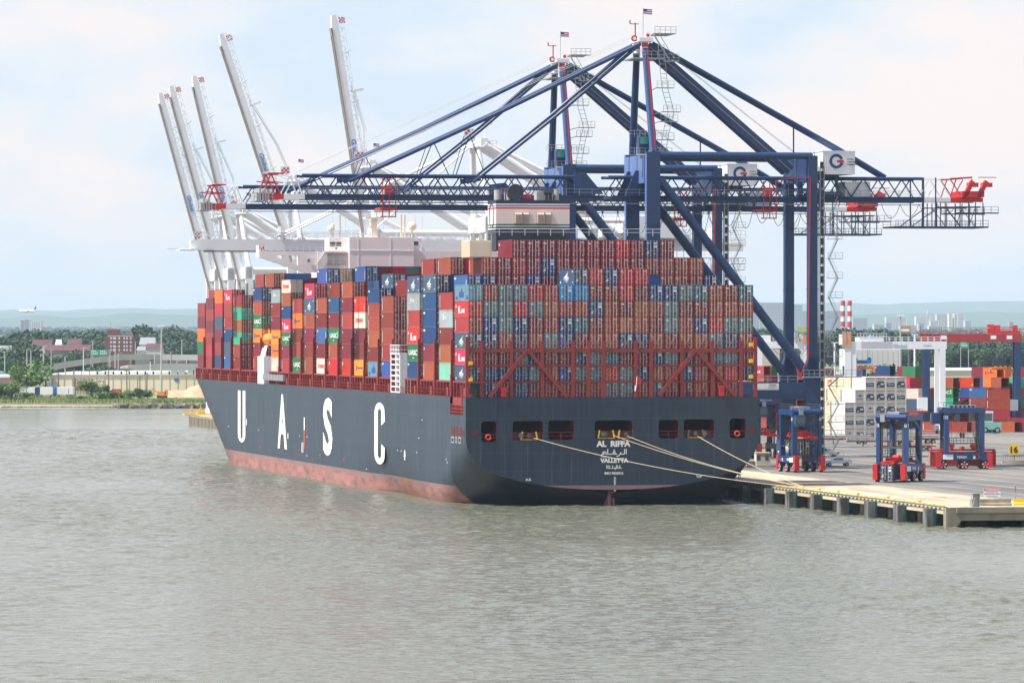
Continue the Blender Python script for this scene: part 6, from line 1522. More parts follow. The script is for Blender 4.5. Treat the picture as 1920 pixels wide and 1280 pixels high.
# white gantry over the reefers
Yg=1262.0
def gx(px): return (px-CX)/F*Yg
hz=H-(640-HY)/F*Yg-ZQ
g1=rtg((gx(1600),Yg,ZQ),0.05,'white gantry crane straddling the white reefer stacks, blue word on its beam',gx(1768)-gx(1600),hz,9.5,CREAM if False else WHITE,WHITE,'Global',1.9,1.4)
q=MB(); u=gx(1606)-gx(1600); q.box(-3.0,-.7,-.5,5,hz-.8,hz+1.7,0); q.box(-2.2,-.6,-.6,0,3,hz-.8,0); q.build('stack_tower',WHITE,g1)
q=MB(); q.box(-2.7,-1.8,-.8,0,hz-1.5,hz+2.4); q.box(-1.5,-.6,-.8,0,hz-1.5,hz+2.4); q.build('cable_reel',mat('faded_orange',(.62,.32,.16),.7,.4,.5),g1)
q=MB(); 
for z in (0,.7,1.4): q.box(.8,8.2,-.9,-.8,hz+.5+z,hz+.6+z,0)
for k in range(10): q.box(.8+.8*k,.9+.8*k,-.9,-.8,hz+.1,hz+1.9,0)
q.box(1.5,7.5,0,9,hz,hz+.9,0); q.box(4,5,0,2,hz+.9,hz+1.6,1); q.build('trolley',[WHITE,mat('sky_blue_part',(.10,.42,.62),.5,.1)],g1)
def spreader(parent,u,z,m,m2,w=5.2):
    q=MB(); q.box(u-w/2,u+w/2,3,5,z,z+.5,0); q.box(u-w/2-.5,u-w/2,2.6,5.4,z-.8,z+.3,0); q.box(u+w/2,u+w/2+.5,2.6,5.4,z-.8,z+.3,0)
    for k in range(4): q.box(u-w/2+.8+k*1.2,u-w/2+1.4+k*1.2,2.8,5,z+.4,z+1.0,0)
    q.build('spreader',m,parent)
    q=MB(); q.box(u-w*.42,u+w*.42,3,5,z+1.3,z+2.2,0); 
    for k in (-1,1): q.wheel((u+k*w*.33,4,z+2.3),(0,1,0),.6,1,12,0)
    q.build('head_block',m2,parent)
    q=MB()
    for k in (-1,1): q.beam((u+k*1.5,4,z+2.2),(u+k*1.4,4,hz-1),.06); q.beam((u+k*2.0,4,z+2.2),(u+k*1.9,4,hz-1),.06)
    q.build('hoist_rope',DGREY,parent)
spreader(g1,gx(1620)-gx(1600),H-(692-HY)/F*Yg-ZQ,ORANGE,mat('head_blue',(.03,.18,.42),.5,.2))
q=MB(); u=gx(1762)-gx(1600); q.box(u-.7,u+.9,-1.2,0,3,6.6,0); q.box(u-.3,u+.5,-1.3,-1.2,4.6,5.4,1); q.build('power_cabinet',[CREAM,GREY],g1)
# another white gantry seen through the blue crane's legs
Yh=1480.0; hx_=lambda px:(px-CX)/F*Yh; hh=H-(640-HY)/F*Yh-ZQ
g3=rtg((hx_(1424),Yh,ZQ),.04,'white gantry crane half hidden by the blue crane legs',hx_(1518)-hx_(1424),hh,9,WHITE,WHITE,None,2.0,1.5)
q=MB(); q.box(hx_(1490)-hx_(1424),hx_(1496)-hx_(1424),-1,1,hh,hh+2.6,0); q.box(hx_(1505)-hx_(1424),hx_(1513)-hx_(1424),-1,1,hh-.5,hh+1.8,1); q.box(hx_(1424)-hx_(1424),hx_(1445)-hx_(1424),0,5,hh,hh+1.8,2); q.build('trolley',[GREY,_m['faded_orange'],WHITE],g3)
q=MB()
for k in range(6): a=1+k*3.1; pts=[(a+3*i/6,-.8,hh-2.0-1.6*(1-(2*i/6-1)**2)) for i in range(7)]; q.path(pts,.08,4)
q.build('festoon_cable',DGREY,g3)
# red and blue gantry on the right
Yr=1300.0; rx=lambda px:(px-CX)/F*Yr; hr=H-(626-HY)/F*Yr-ZQ
REDB=mat('gantry_red',(.33,.028,.035),.5,.2,.4)
g2=rtg((rx(1738),Yr,ZQ),-.03,'red beamed gantry crane with dark blue legs at the right of the yard',rx(1908)-rx(1738),hr,8.5,REDB,CBLUE,None,2.0,1.5)
q=MB(); q.box(rx(1724)-rx(1738),0,-.6,1,hr-2.2,hr+.1); 
for px in (1726,1742): q.beam((rx(px)-rx(1738),-.6,hr),(rx(px)-rx(1738),-.6,hr+2),.15)
q.build('beam_end',REDB,g2)
q=MB(); u0=rx(1852)-rx(1738); q.box(u0,u0+8.2,0,8,hr+.1,hr+.8); q.box(u0,u0+1.6,1,4,hr+.8,hr+2.4); q.box(u0+1.8,u0+3.2,1,4,hr+.8,hr+2.2); q.box(u0+6.6,u0+7.6,1,4,hr+.8,hr+2.2); q.build('trolley',SAFERED,g2)
q=MB(); q.box(u0+3.2,u0+6.4,1,4,hr+.8,hr+1.9); q.box(u0+5.4,u0+6.5,1,4,hr+1.5,hr+3.0); q.build('hoist_machine',GREY,g2)
q=MB(); 
for px in (1764,1857,1887): u=rx(px)-rx(1738); q.box(u,u+1.4,-.54,-.50,hr-1.3,hr-.4)
q.build('info_plate',WHITE,g2)
q=MB(); a=rx(1760)-rx(1738); q.box(a,rx(1856)-rx(1738),.6,.8,hr+1.4,hr+1.7); q.build('cable_tray',GREY,g2)
hz_=hz; hz=hr; spreader(g2,rx(1879)-rx(1738),H-(693-HY)/F*Yr-ZQ,ORANGE,mat('head_dark',(.03,.04,.07),.6,.2),5.0); hz=hz_
q=MB(); u=rx(1901)-rx(1738); q.box(u-1,u+.9,-1.6,-.6,5.2,8.0); q.build('power_cabinet',GREY,g2)
q=MB(); u=rx(1736)-rx(1738); q.box(u-2.2,u+.4,-1.2,1,5.2,8.5,0); q.box(u-2.3,u+.5,-1.3,1,4.7,5.2,1); q.build('generator_box',[WHITE,REDB],g2)
q=MB(); q.box(rx(1890)-rx(1738),rx(1920)-rx(1738),-1.8,-.6,1.5,3.4); q.build('gantry_base',REDB,g2)

# ================================================================== VEHICLES AND SMALL THINGS IN THE YARD
VW=mat('vehicle_white',(.75,.76,.77),.3,.05)
def pickup(loc,rz,lab,van=False):
    t=thing('pickup_truck',lab,'pickup truck',loc,rz); q=MB()
    prof=[(0,.55),(0,1.0),(.15,1.12),(1.5,1.18),(2.1,1.72),(3.6,1.75),(3.8,1.2),(5.3,1.15),(5.4,.55)]
    q.prism(prof,(0,-.9,0),(1,0,0),(0,0,1),(0,1.8,0)); b=q.build('body',VW,t)
    q=MB(); q.box(3.95,5.25,-.75,.75,1.17,1.19); q.build('load_bed',DGREY,b)
    q=MB(); q.prism([(1.65,1.2),(2.15,1.66),(3.5,1.68),(3.6,1.2)],(0,-.915,0),(1,0,0),(0,0,1),(0,.01,0)); q.prism([(1.65,1.2),(2.15,1.66),(3.5,1.68),(3.6,1.2)],(0,.905,0),(1,0,0),(0,0,1),(0,.01,0)); q.add([(1.52,-.75,1.22),(1.52,.75,1.22),(2.06,.72,1.70),(2.06,-.72,1.70)],[(0,1,2,3)]); q.build('window',GLASS,b)
    q=MB(); q.box(-.03,0,-.6,.6,.65,.95); q.build('grille',MDARK,b)
    for y in (-.7,.7): q=MB(); q.box(-.05,-.02,y-.17,y+.17,.78,.95); q.build('headlight',LETTER,b)
    for x in (1.0,4.3):
        for y in (-.85,.85): 
            q=MB(); q.wheel((0,0,0),(0,1,0),.38,.26,12,0,1); o=q.build('wheel',[BLACK,GREY],t); o.location=(x,y,.38)
    q=MB(); q.box(2.5,2.9,-.2,.2,1.75,1.85); q.build('roof_beacon',ORANGE,b)
    return t
pickup(tuple(G(1571,856.5,ZQ)),math.radians(152),'white pickup truck facing right on the asphalt, farther of the two')
pickup(tuple(G(1544,873.5,ZQ)),math.radians(8),'white pickup truck nearer, partly behind the carrier by the crane leg')
t=thing('guard_hut','cream gatehouse hut with dark windows beside the ship stern','hut',tuple(G(1418,873,ZQ)),.1); s_=F/t.location.y
q=MB(); hw=27/s_; q.box(0,hw,0,2.6,0,2.4,0); q.box(-.1,hw+.1,-.1,2.7,2.4,2.5,0); b=q.build('hut_body',CREAM,t)
for x in (.1,1.7): q=MB(); q.box(x,x+.65,-.03,0,1.1,2.0); q.build('window',GLASS,b)
t=thing('pallet_load','flat brown load on a pallet between the hut and the stern','crate',tuple(G(1402,876.5,ZQ)),.1)
q=MB(); q.box(0,1.5,0,1.2,.15,1.2,0); q.build('load',GREY,t); q=MB(); q.box(-.1,1.6,-.1,1.3,0,.15,0); q.build('pallet',ORANGE,t)
# person on the quay by the ropes
def person(loc,rz,lab,top,legs):
    t=thing('person',lab,'person',loc,rz)
    bm=[(0,0,.95,.15),(0,0,1.15,.17),(0,0,1.42,.19),(0,0,1.52,.09),(0,0,1.62,.085),(0,0,1.72,.10),(0,0,1.80,.07)]
    edges=[(i,i+1) for i in range(6)]; vs=list(bm)
    def chain(root,pts):
        b=root
        for p in pts: vs.append(p); edges.append((b,len(vs)-1)); b=len(vs)-1
    chain(0,[(-.11,0,.82,.11),(-.12,.03,.46,.075),(-.12,0,.10,.05),(-.12,-.14,.04,.045)]); chain(0,[(.11,0,.82,.11),(.12,-.03,.46,.075),(.12,.02,.10,.05),(.12,-.12,.04,.045)])
    chain(2,[(-.20,0,1.42,.075),(-.26,.02,1.15,.05),(-.22,-.12,.92,.04),(-.21,-.18,.84,.03)]); chain(2,[(.20,0,1.42,.075),(.26,.02,1.15,.05),(.22,-.12,.92,.04),(.21,-.18,.84,.03)])
    me=bpy.data.meshes.new('body'); me.from_pydata([v[:3] for v in vs],edges,[]); o=bpy.data.objects.new('body',me); COL.objects.link(o); o.parent=t
    md=o.modifiers.new('s','SKIN'); 
    for i,v in enumerate(vs): me.skin_vertices[0].data[i].radius=(v[3],v[3]*.8)
    me.skin_vertices[0].data[0].use_root=True; o.modifiers.new('u','SUBSURF').levels=1
    me.materials.append(mat('work_clothes',top,.8,.1)); 
    q=MB(); q.tube((0,0,1.78),(0,0,1.88),.12,10,0,r1=.07); q.build('hard_hat',YELLOW,t)
    return t
person(tuple(G(1386.5,898,ZQ+.02)),.3,'person in dark clothes standing at the quay edge under the mooring ropes',(.03,.035,.05),(.03,.03,.04))
t=thing('traffic_cone','small orange cone near the edge kerb of the quay','cone',tuple(G(1466,910.5,ZQ+.02)),0)
q=MB(); q.tube((0,0,.04),(0,0,.8),.26,10,0,r1=.04); q.box(-.32,.32,-.32,.32,0,.05,0); q.build('cone_body',ORANGE,t)
# long chassis trailers parked in front of the reefers
def chassis(px,py,L_,lab,rail=False):
    t=thing('trailer',lab,'trailer',tuple(G(px,py,ZQ)),.05); q=MB()
    for y in (0,1.0): q.box(0,L_,y-.1,y+.1,.95,1.25,0)
    for k in range(6): q.box(L_*k/5-.1 if k else 0,L_*k/5+.1,-.6,1.6,.95,1.2,0)
    q.build('chassis_frame',REDB,t)
    q=MB(); 
    for x in (L_-1.2,L_-2.5): 
        for y in (-.5,1.5): q.wheel((x,y,.5),(0,1,0),.5,.5,12,0,1)
    q.beam((L_*.25,.5,0),(L_*.25,.5,1),.2,mi=2); q.build('wheel_set',[BLACK,GREY,DGREY],t)
    q=MB(); q.box(L_-.2,L_+.5,-.6,1.6,1.2,1.5); q.build('rear_bumper',YELLOW,t)
    if rail:
        q=MB(); q.rail([(0,-.6,1.2),(L_,-.6,1.2)],1.9,2.0,.07); q.box(0,L_,-.6,1.6,1.25,1.9); q.build('side_gate',mat('gate_grey',(.36,.34,.33),.6,.3,.8),t)
    return t
chassis(1640,845.5,12.8,'low red chassis trailer with black wheels nearest the reefers')
chassis(1588,836.5,14.5,'trailer with grey slatted side gates in front of the reefer stacks',True)
chassis(1540,832,11,'grey gated trailer behind the blue crane stairs',True)
chassis(1660,832,12,'slatted trailer right of the gated ones, under the reefers',True)
# tank containers and terminal tractor
for k,px in enumerate((1425,1444,1460)):
    t=thing('tank_container',('left','middle','right')[k]+' round white tank container on the ground between the stern and crane leg','tank',tuple(G(px,800.5,ZQ)),0,'tank containers')
    q=MB(); q.tube((0,0,1.3),(2.3 if k else 2.2,0,1.3),1.12,14); q.build('tank',WHITE,t)
    q=MB()
    for x in (0,2.2):
        for y in (-1.15,1.15): q.beam((x,y,0),(x,y,2.5),.12)
        q.beam((x,-1.15,2.5),(x,1.15,2.5),.12)
    for y in (-1.15,1.15): q.beam((0,y,2.5),(2.2,y,2.5),.12); q.beam((0,y,.1),(2.2,y,.1),.12)
    q.build('tank_frame',GREY,t)
t=thing('forklift','green container handler with a white cab between the brown containers','vehicle',tuple(G(1840,811,ZQ)),0)
q=MB(); q.box(0,5,0,2.5,.8,2.6,0); q.build('body',mat('handler_green',(.20,.48,.38),.5,.1),t)
q=MB(); q.box(.3,2.9,0,2.2,2.6,5.0,0); q.box(.2,3.0,-.05,2.3,5.0,5.3,0); c_=q.build('cabin',WHITE,t)
q=MB(); q.box(.5,2.7,-.06,0,3.0,4.8); q.build('window',GLASS,c_)
q=MB(); 
for x in (1,4): q.wheel((x,0,.7),(0,1,0),.7,.6,12,0,1)
q.build('wheel_set',[BLACK,GREY],t)
t=thing('office_trailer','long white site trailer behind the side-on straddle carrier','trailer',tuple(G(1781,792,ZQ)),0)
s_=F/t.location.y; q=MB(); q.box(0,82/s_,0,3,2.2,5.4,0); q.box(0,45/s_,-.05,0,2.9,5.1,0)
for k in range(12): q.box((40+3.4*k)/s_,(41+3.4*k)/s_,-.04,0,3.8,4.6,1)
q.build('trailer_body',[WHITE,GREY],t); q=MB(); 
for k in range(5): q.beam((.5+k*2.4,.3,0),(.5+k*2.4,.3,2.2),.2)
q.build('support_leg',GREY,t)
t=thing('light_tower','tall grey floodlight mast with a crown of lamps right of the white gantry','lamp post',tuple(P(1688.5,720,1700)*1.0),0); t.location.z=ZQ; s_=F/1700
q=MB(); hh_=(H-ZQ)-(594-HY)/s_; q.tube((0,0,0),(0,0,hh_),.55,8,0,r1=.22); q.build('mast',mat('mast_grey',(.38,.38,.37),.6,.3),t)
q=MB(); q.box(-1,1,-.3,.3,hh_,hh_+.2); 
for k in range(5): q.box(-1.1+.5*k,-.8+.5*k,-.4,.4,hh_+.2,hh_+.6)
q.build('lamp_head',WHITE,t)
for i,(px,yt,Yd,lab) in enumerate(((1565,643,1500,'white lamp mast right of the blue crane stairs'),(1715,628,1500,'slim white lamp mast standing against the red gantry beam'))):
    t=thing('lamp_mast',lab,'lamp post',tuple(P(px,720,Yd)),0); t.location.z=ZQ; s_=F/Yd; hh_=(H-ZQ)-(yt-HY)/s_
    q=MB(); q.tube((0,0,0),(0,0,hh_),.28,8,0); 
    if i: q.tube((0,0,4),(0,0,9.5),.32,8,1)
    q.build('mast',[WHITE,YELLOW],t); q=MB(); q.box(-1.0,1.0,-.2,.2,hh_,hh_+.25); q.build('lamp_head',WHITE,t)
# ================================================================== BACKGROUND LAND
LEAF=[mat('leaf_dark',(.024,.058,.030),.8,.5,.25,dcol=(.02,.045,.02),rnd=.2),mat('leaf_mid',(.038,.085,.030),.8,.5,.3,dcol=(.03,.06,.02),rnd=.2),mat('leaf_light',(.12,.20,.055),.8,.5,.3,dcol=(.06,.11,.03),rnd=.15)]
BARK=mat('bark',(.12,.09,.07),.9,.3,1)
def crown_mesh(seed,nl,wide,leaf,m,low=.25):
    """ clumps of leaf faces through an uneven crown one unit high """
    r=random.Random(seed); mb=MB(); lobes=[]
    for k in range(9):
        a=r.random()*6.28; rr=(r.random()**.7)*wide*.55; z=low+(1-low)*(.18+.7*r.random()); lobes.append((rr*math.cos(a),rr*math.sin(a),z,(.16+.16*r.random())*(1.15-.35*abs(z-.55))))
    lobes.append((0,0,.60,.30))
    for k in range(nl):
        l=r.choice(lobes); d=V((r.gauss(0,1),r.gauss(0,1),r.gauss(0,1))).normalized(); rad=l[3]*(.55+.5*r.random()**.5)
        c_=V(l[:3])+V((d.x*rad*1.15,d.y*rad*1.15,d.z*rad*.85))
        u=V((r.gauss(0,1),r.gauss(0,1),r.gauss(0,1))).normalized(); v=u.cross(d+V((.01,.3*r.random(),0))).normalized(); u=v.cross(u.cross(v)).normalized() if False else u
        s_=leaf*(.6+.8*r.random())
        mb.add([c_-u*s_-v*s_*.5,c_+u*s_*.6-v*s_*.7,c_+u*s_+v*s_*.5,c_-u*s_*.5+v*s_*.7],[(0,1,2,3)])
    return mb.mesh('crown',[m])
def trunk_mesh(seed,wide):
    r=random.Random(seed); q=MB(); q.tube((0,0,-.03),(0,0,.42),.032,7,0,r1=.02)
    for k in range(5):
        a=r.random()*6.28; z=.22+.1*k*.6; q.tube((0,0,z),(wide*.32*math.cos(a),wide*.32*math.sin(a),z+.28),.014,5,0,r1=.005)
    return q.mesh('trunk',[BARK])
TREES=[(crown_mesh(i,nl,wd,lf,LEAF[mi],lo),trunk_mesh(i,wd),) for i,(nl,wd,lf,mi,lo) in enumerate(((1900,.9,.042,0,.1),(1900,1.05,.042,0,.1),(2000,.85,.040,1,.1),(2000,1.2,.040,1,.05),(2400,1.1,.034,2,.1),(2000,1.5,.042,2,.0)))]
def tree(px,ptop,pbot,Y,v,lab,group=None,wide=1.0,z0=None,nm='tree'):
    z0=ZQ-.1 if z0 is None else z0
    ht=(H-(ptop-HY)/F*Y)-z0; t=thing(nm,lab,nm.replace('_',' ') if nm!='tree' else 'tree',((px-CX)/F*Y,Y,z0),random.random()*6.28,group); t.scale=(ht*wide,ht*wide,ht)
    for me,n in zip(TREES[v],('crown','trunk')):
        o=bpy.data.objects.new(n,me); COL.objects.link(o); o.parent=t
    return t
# --- left shore: nearest growth first
tree(53,681,0,1980,4,'round light green tree standing alone over the parked trailers',wide=1.25)
tree(172,712,0,1925,4,'broad green tree on the bank in front of the cream warehouse',wide=1.1)
tree(196,724,0,1920,3,'darker bush right against the broad tree on the bank',wide=1.0,nm='bush')
for i,(px,yt,v,wd,lab) in enumerate(((152,742,3,1.6,'dark low bush at the left foot of the broad bank tree'),(190,735,5,1.5,'bright green shrub under the right side of the broad tree'),(212,733,5,1.8,'wide bright shrub on the bank right of the broad tree'),(228,741,4,1.6,'pale shrub behind the wide bright one'),
  (244,731,4,1.2,'light tree-like shrub on the bank left of the lamp mast'),(262,729,3,1.3,'mid green shrub with a pointed top near the lamp mast'),(276,736,4,1.6,'shrub rounding off the clump beside the lamp mast'),(272,747,5,2.0,'low spreading shrub at the water below the clump'),
  (306,744,5,1.5,'small shrub before the sand pile'),(330,745,4,1.6,'shrub in front of the middle of the sand pile'),(345,748,5,2.2,'low shrub right of the middle of the sand pile'),(366,748,5,1.8,'shrub at the right end of the sand pile beside the bow'),(380,749,5,1.6,'shrub half hidden by the bow'),
  (50,735,4,1.6,'small round shrub before the white trailers'),(136,743,5,2.6,'long low grassy shrub left of the broad tree'),(4,722,3,1.2,'dark bush at the picture edge by the trailers'),(10,742,4,2.0,'low bush under the dark one at the picture edge'),(22,716,4,1.3,'pale bush above the trailers'))):
    tree(px,yt,0,1908+3*(i%4),v,lab,'shrubs on the far bank',wd,nm='shrub')
q=MB(); r_=random.Random(8)    # reeds and grass
for k in range(9000):
    x=r_.uniform(-520,-95) ; x=-195+r_.random()*75 if k%3 else r_.uniform(-140,-115); px=r_.uniform(-10,400); y=SHORE+r_.uniform(20,50) if px<250 else SHORE+r_.uniform(14,30); x=(px-CX)/F*y; h_=r_.uniform(.5,1.7); z=.9+(y-SHORE)*.032
    dx=r_.uniform(-.5,.5); q.add([(x,y,z),(x+.5,y+r_.uniform(-.3,.3),z),(x+dx+.25,y,z+h_)],[(0,1,2)])
q.build('bank_grass',mat('reed_green',(.22,.29,.10),.9,.7,.06,dcol=(.22,.22,.10),detail=6),None,label='rough green grass and reeds on the far bank',cat='grass',kind='stuff')
q=MB()
for k in range(1500):
    px=r_.uniform(-10,400); y=SHORE+r_.uniform(-1,10) if px>215 else SHORE+r_.uniform(-2,1.5); x=(px-CX)/F*y; s_=r_.uniform(.25,1.0) if px>215 else r_.uniform(.15,.5); z=r_.uniform(-.1,.5) if px<215 else r_.uniform(0,1.3)
    vs=[]; 
    for c_ in ((-1,-1,-1),(1,-1,-1),(1,1,-1),(-1,1,-1),(-1,-1,1),(1,-1,1),(1,1,1),(-1,1,1)): vs.append((x+c_[0]*s_*r_.uniform(.5,1.1),y+c_[1]*s_*.8,z+c_[2]*s_*r_.uniform(.3,.7)))
    q.add(vs,[(3,2,1,0),(4,5,6,7),(0,1,5,4),(1,2,6,5),(2,3,7,6),(3,0,4,7)],0 if r_.random()<.6 else 1)
q.build('shore_rocks',[mat('rock_grey',(.17,.155,.13),.9,.4,.5),mat('rock_tan',(.38,.33,.26),.9,.4,.5)],None,label='broken grey and tan rocks along the far waterline',cat='rocks',kind='stuff')
q=MB(); q.add([((px-CX)/F*y_,y_,z) for px,y_,z in ((-10,SHORE-5,-.05),(80,SHORE-8,-.05),(220,SHORE-4,-.05),(220,SHORE+12,.8),(60,SHORE+16,.9),(-10,SHORE+16,.9))],[(0,1,2,3,4,5)]); q.build('mud_beach',mat('mud_sand',(.26,.24,.20),.8,.6,.06,dcol=(.42,.36,.26)),kind='structure')
# sand pile
def B_(px,Y,z=None): return V(((px-CX)/F*Y,Y,ZQ if z is None else z))
q=MB(); Yp=1960; n=26; rows=8; vs=[];fs=[]
top=[(290,750),(300,741),(312,733),(330,731),(345,731.5),(352,729),(362,723),(372,722),(385,727),(400,735),(415,748)]
def topy(px):
    for a,b in zip(top[:-1],top[1:]):
        if a[0]<=px<=b[0]: return a[1]+(b[1]-a[1])*(px-a[0])/(b[0]-a[0])
    return 750
for i in range(n+1):
    px=290+125*i/n; hz__=max(.1,H-(topy(px)-HY)/F*Yp-ZQ)
    for j in range(rows+1): t=j/rows; w_=math.sin(math.pi*t)**.8; vs.append(((px-CX)/F*Yp,Yp-14+28*t,ZQ+hz__*w_*(1+.05*math.sin(i*1.7+j))))
for i in range(n):
    for j in range(rows): a=i*(rows+1)+j; fs.append((a,a+rows+1,a+rows+2,a+1))
q.add(vs,fs); o=q.build('sand_pile',mat('sand',(.46,.33,.21),.95,.4,.2,bump=.3),None,label='long tan sand pile on the bank beside the bow',cat='sand pile',smooth=True)
# warehouse
def facade_box(name,lab,cat,px0,px1,yt,Y,dep,m,wins=None,roof=None,wm=GLASS,ybase=None,group=None,struct=True,rz=0):
    """ building whose near wall spans px0..px1 at depth Y with its top at picture row yt """
    t=thing(name,lab,cat,B_(px0,Y),rz,group); wd=(px1-px0)/F*Y; ht=(H-(yt-HY)/F*Y)-ZQ; s_=F/Y
    q=MB(); q.box(0,wd,0,dep,0,ht); wl_=q.build('wall',m,t)
    if wins:
        nx,nz_,ww,wh,z0_,mg=wins; q=MB()
        for i in range(nx):
            for j in range(nz_):
                x=mg+(wd-2*mg)*(i+.5)/nx; z=z0_+(ht-z0_-1.0)*(j+.5)/nz_; q.box(x-ww/2,x+ww/2,-.08,.02,z-wh/2,z+wh/2)
        q.build('window',wm,t)
    if roof:
        rh,rm=roof; q=MB(); q.add([(-.5,-.5,ht),(wd+.5,-.5,ht),(wd+.5,dep+.5,ht),(-.5,dep+.5,ht),(-.0,dep/2,ht+rh),(wd+.0,dep/2,ht+rh)],[(0,1,5,4),(2,3,4,5),(1,2,5),(3,0,4)]); q.build('roof',rm,t)
    return t,wd,ht,s_
STUC=mat('warehouse_cream',(.80,.71,.53),.8,.25,.05); ROOFW=mat('roof_pale',(.60,.60,.58),.8,.5,.04,dcol=(.36,.33,.31)); ROOFR=mat('roof_brown_red',(.11,.05,.055),.85,.3,.1); BRICK=mat('brick_purple_brown',(.17,.075,.070),.85,.3,.3)
t,wd,ht,s_=facade_box('warehouse','long cream warehouse with a pale flat roof behind the bank trees','warehouse',82,470,703,2030,160,STUC)
q=MB(); q.box(-.5,wd+.5,-.4,160,ht,ht+.25,0); q.box(20,wd,3,60,ht+.25,ht+1.3,0)
q.build('roof',ROOFW,t)
q=MB()
for k in range(24): x=8+3.2*k; q.box(x,x+.15,-.12,0,.5,ht-1.0)
for k in range(5): q.box(7.0+1.1*k+5,7.6+1.1*k+5,-.15,0,.3,ht-1.5)
q.build('wall_panel_joint',mat('panel_joint',(.34,.28,.24),.8,0),t)
q=MB()
for px in (320,334,352,362): x=(px-82)/s_; q.box(x,x+2.5,1,4,ht+.2,ht+1.8)
for px in range(120,330,15): x=(px-82)/s_; q.box(x,x+.6,3,4,ht+.25,ht+1.6)
q.build('roof_unit',GREY,t)
q=MB(); x=(327-82)/s_; q.box(x,x+1.7,-.2,-.05,ht-2.4,ht-1.2); q.build('wall_logo',MBLU,t)
facade_box('warehouse','small grey block at the left end of the cream warehouse','building',84,96,704,2022,20,mat('grey_wall',(.30,.31,.33),.8,.2,.1))
t,wd,ht,s_=facade_box('warehouse','brown flat roofed building at the left picture edge','building',-40,42,704,2030,40,mat('brown_cladding',(.25,.18,.16),.8,.2,.1)); q=MB(); q.box(0,wd,-.1,40,ht-.8,ht+.2); q.build('roof_trim',WHITE,t); q=MB(); q.box(wd-2.8,wd-.8,-.14,-.05,ht-2.4,ht-1.6); q.build('wall_sign',WHITE,t)
# parked trailers and trucks by the shore
for i,(x0,x1,c_,lab) in enumerate(((5,18,'w','leftmost white trailer of the row by the shore'),(19,33,'w','second white trailer in the shore row'),(35,49,'w','third white trailer in the shore row'),(50,65,'w','fourth white trailer of the shore row, next to the blue gap'),(66,74,'n','dark blue trailer between the white ones'),(75,98,'w','largest white box trailer, right of the dark blue one'),(107,128,'w','white trailer with a grey tank at its left'),(129,137,'w','short pale trailer at the right end of the shore row'))):
    t=thing('box_trailer',lab,'trailer',B_(x0,1962),0,'trailers parked by the shore'); wd=(x1-x0)/F*1962
    q=MB(); q.box(0,wd,0,7,.9,3.7,0); 
    for k in range(int(wd/.5)): q.box(.1+.5*k,.16+.5*k,-.03,0,1,3.6,0)
    q.build('trailer_body',WHITE if c_=='w' else CM['n'],t)
    q=MB(); 
    for x in (.5,wd-.5): q.wheel((x,1,.5),(0,1,0),.5,.4,10,0,1)
    q.build('wheel_set',[BLACK,GREY],t)
t=thing('truck','bright blue truck cab behind the largest shore trailer','truck',B_(98,1966),0); q=MB(); q.prism([(0,.6),(0,4.0),(.8,4.2),(1.6,3.8),(1.7,2.2),(2.1,1.9),(2.1,.6)],(0,0,0),(1,0,0),(0,0,1),(0,2.4,0)); q.build('cab',mat('truck_blue',(.03,.20,.55),.4,.1),t); q=MB(); q.box(1.0,1.6,-.04,0,2.3,3.3); q.build('window',GLASS,t); q=MB(); q.wheel((.9,.2,.5),(0,1,0),.5,.4,10,0,1); q.build('wheel',[BLACK,GREY],t)
t=thing('shipping_container','small red container standing by the cream warehouse wall','container',B_(209.5,1990),0); q=MB(); wd=18/F*1990; q.box(0,wd,0,2.4,0,2.7,0)
for k in range(10): q.box(.1+.36*k,.25+.36*k,-.04,0,.1,2.6,0)
q.box(.5,1.2,-.06,-.03,.8,1.4,1); q.build('container_body',[CM['r'],MARK],t)
t=thing('excavator','orange digger on the sand in front of the pile','excavator',B_(295,1935),0); q=MB(); q.box(0,3.2,0,2.4,1.0,2.4,0); q.box(2.8,4.0,0,1.2,1.0,3.0,0); q.beam((0,1,2),(-1.8,1,3.6),.4); q.beam((-1.8,1,3.6),(-2.6,1,1.4),.3); q.build('body',ORANGE,t); q=MB(); q.box(-.2,3.8,-.2,.6,0,.9); q.build('track',BLACK,t)
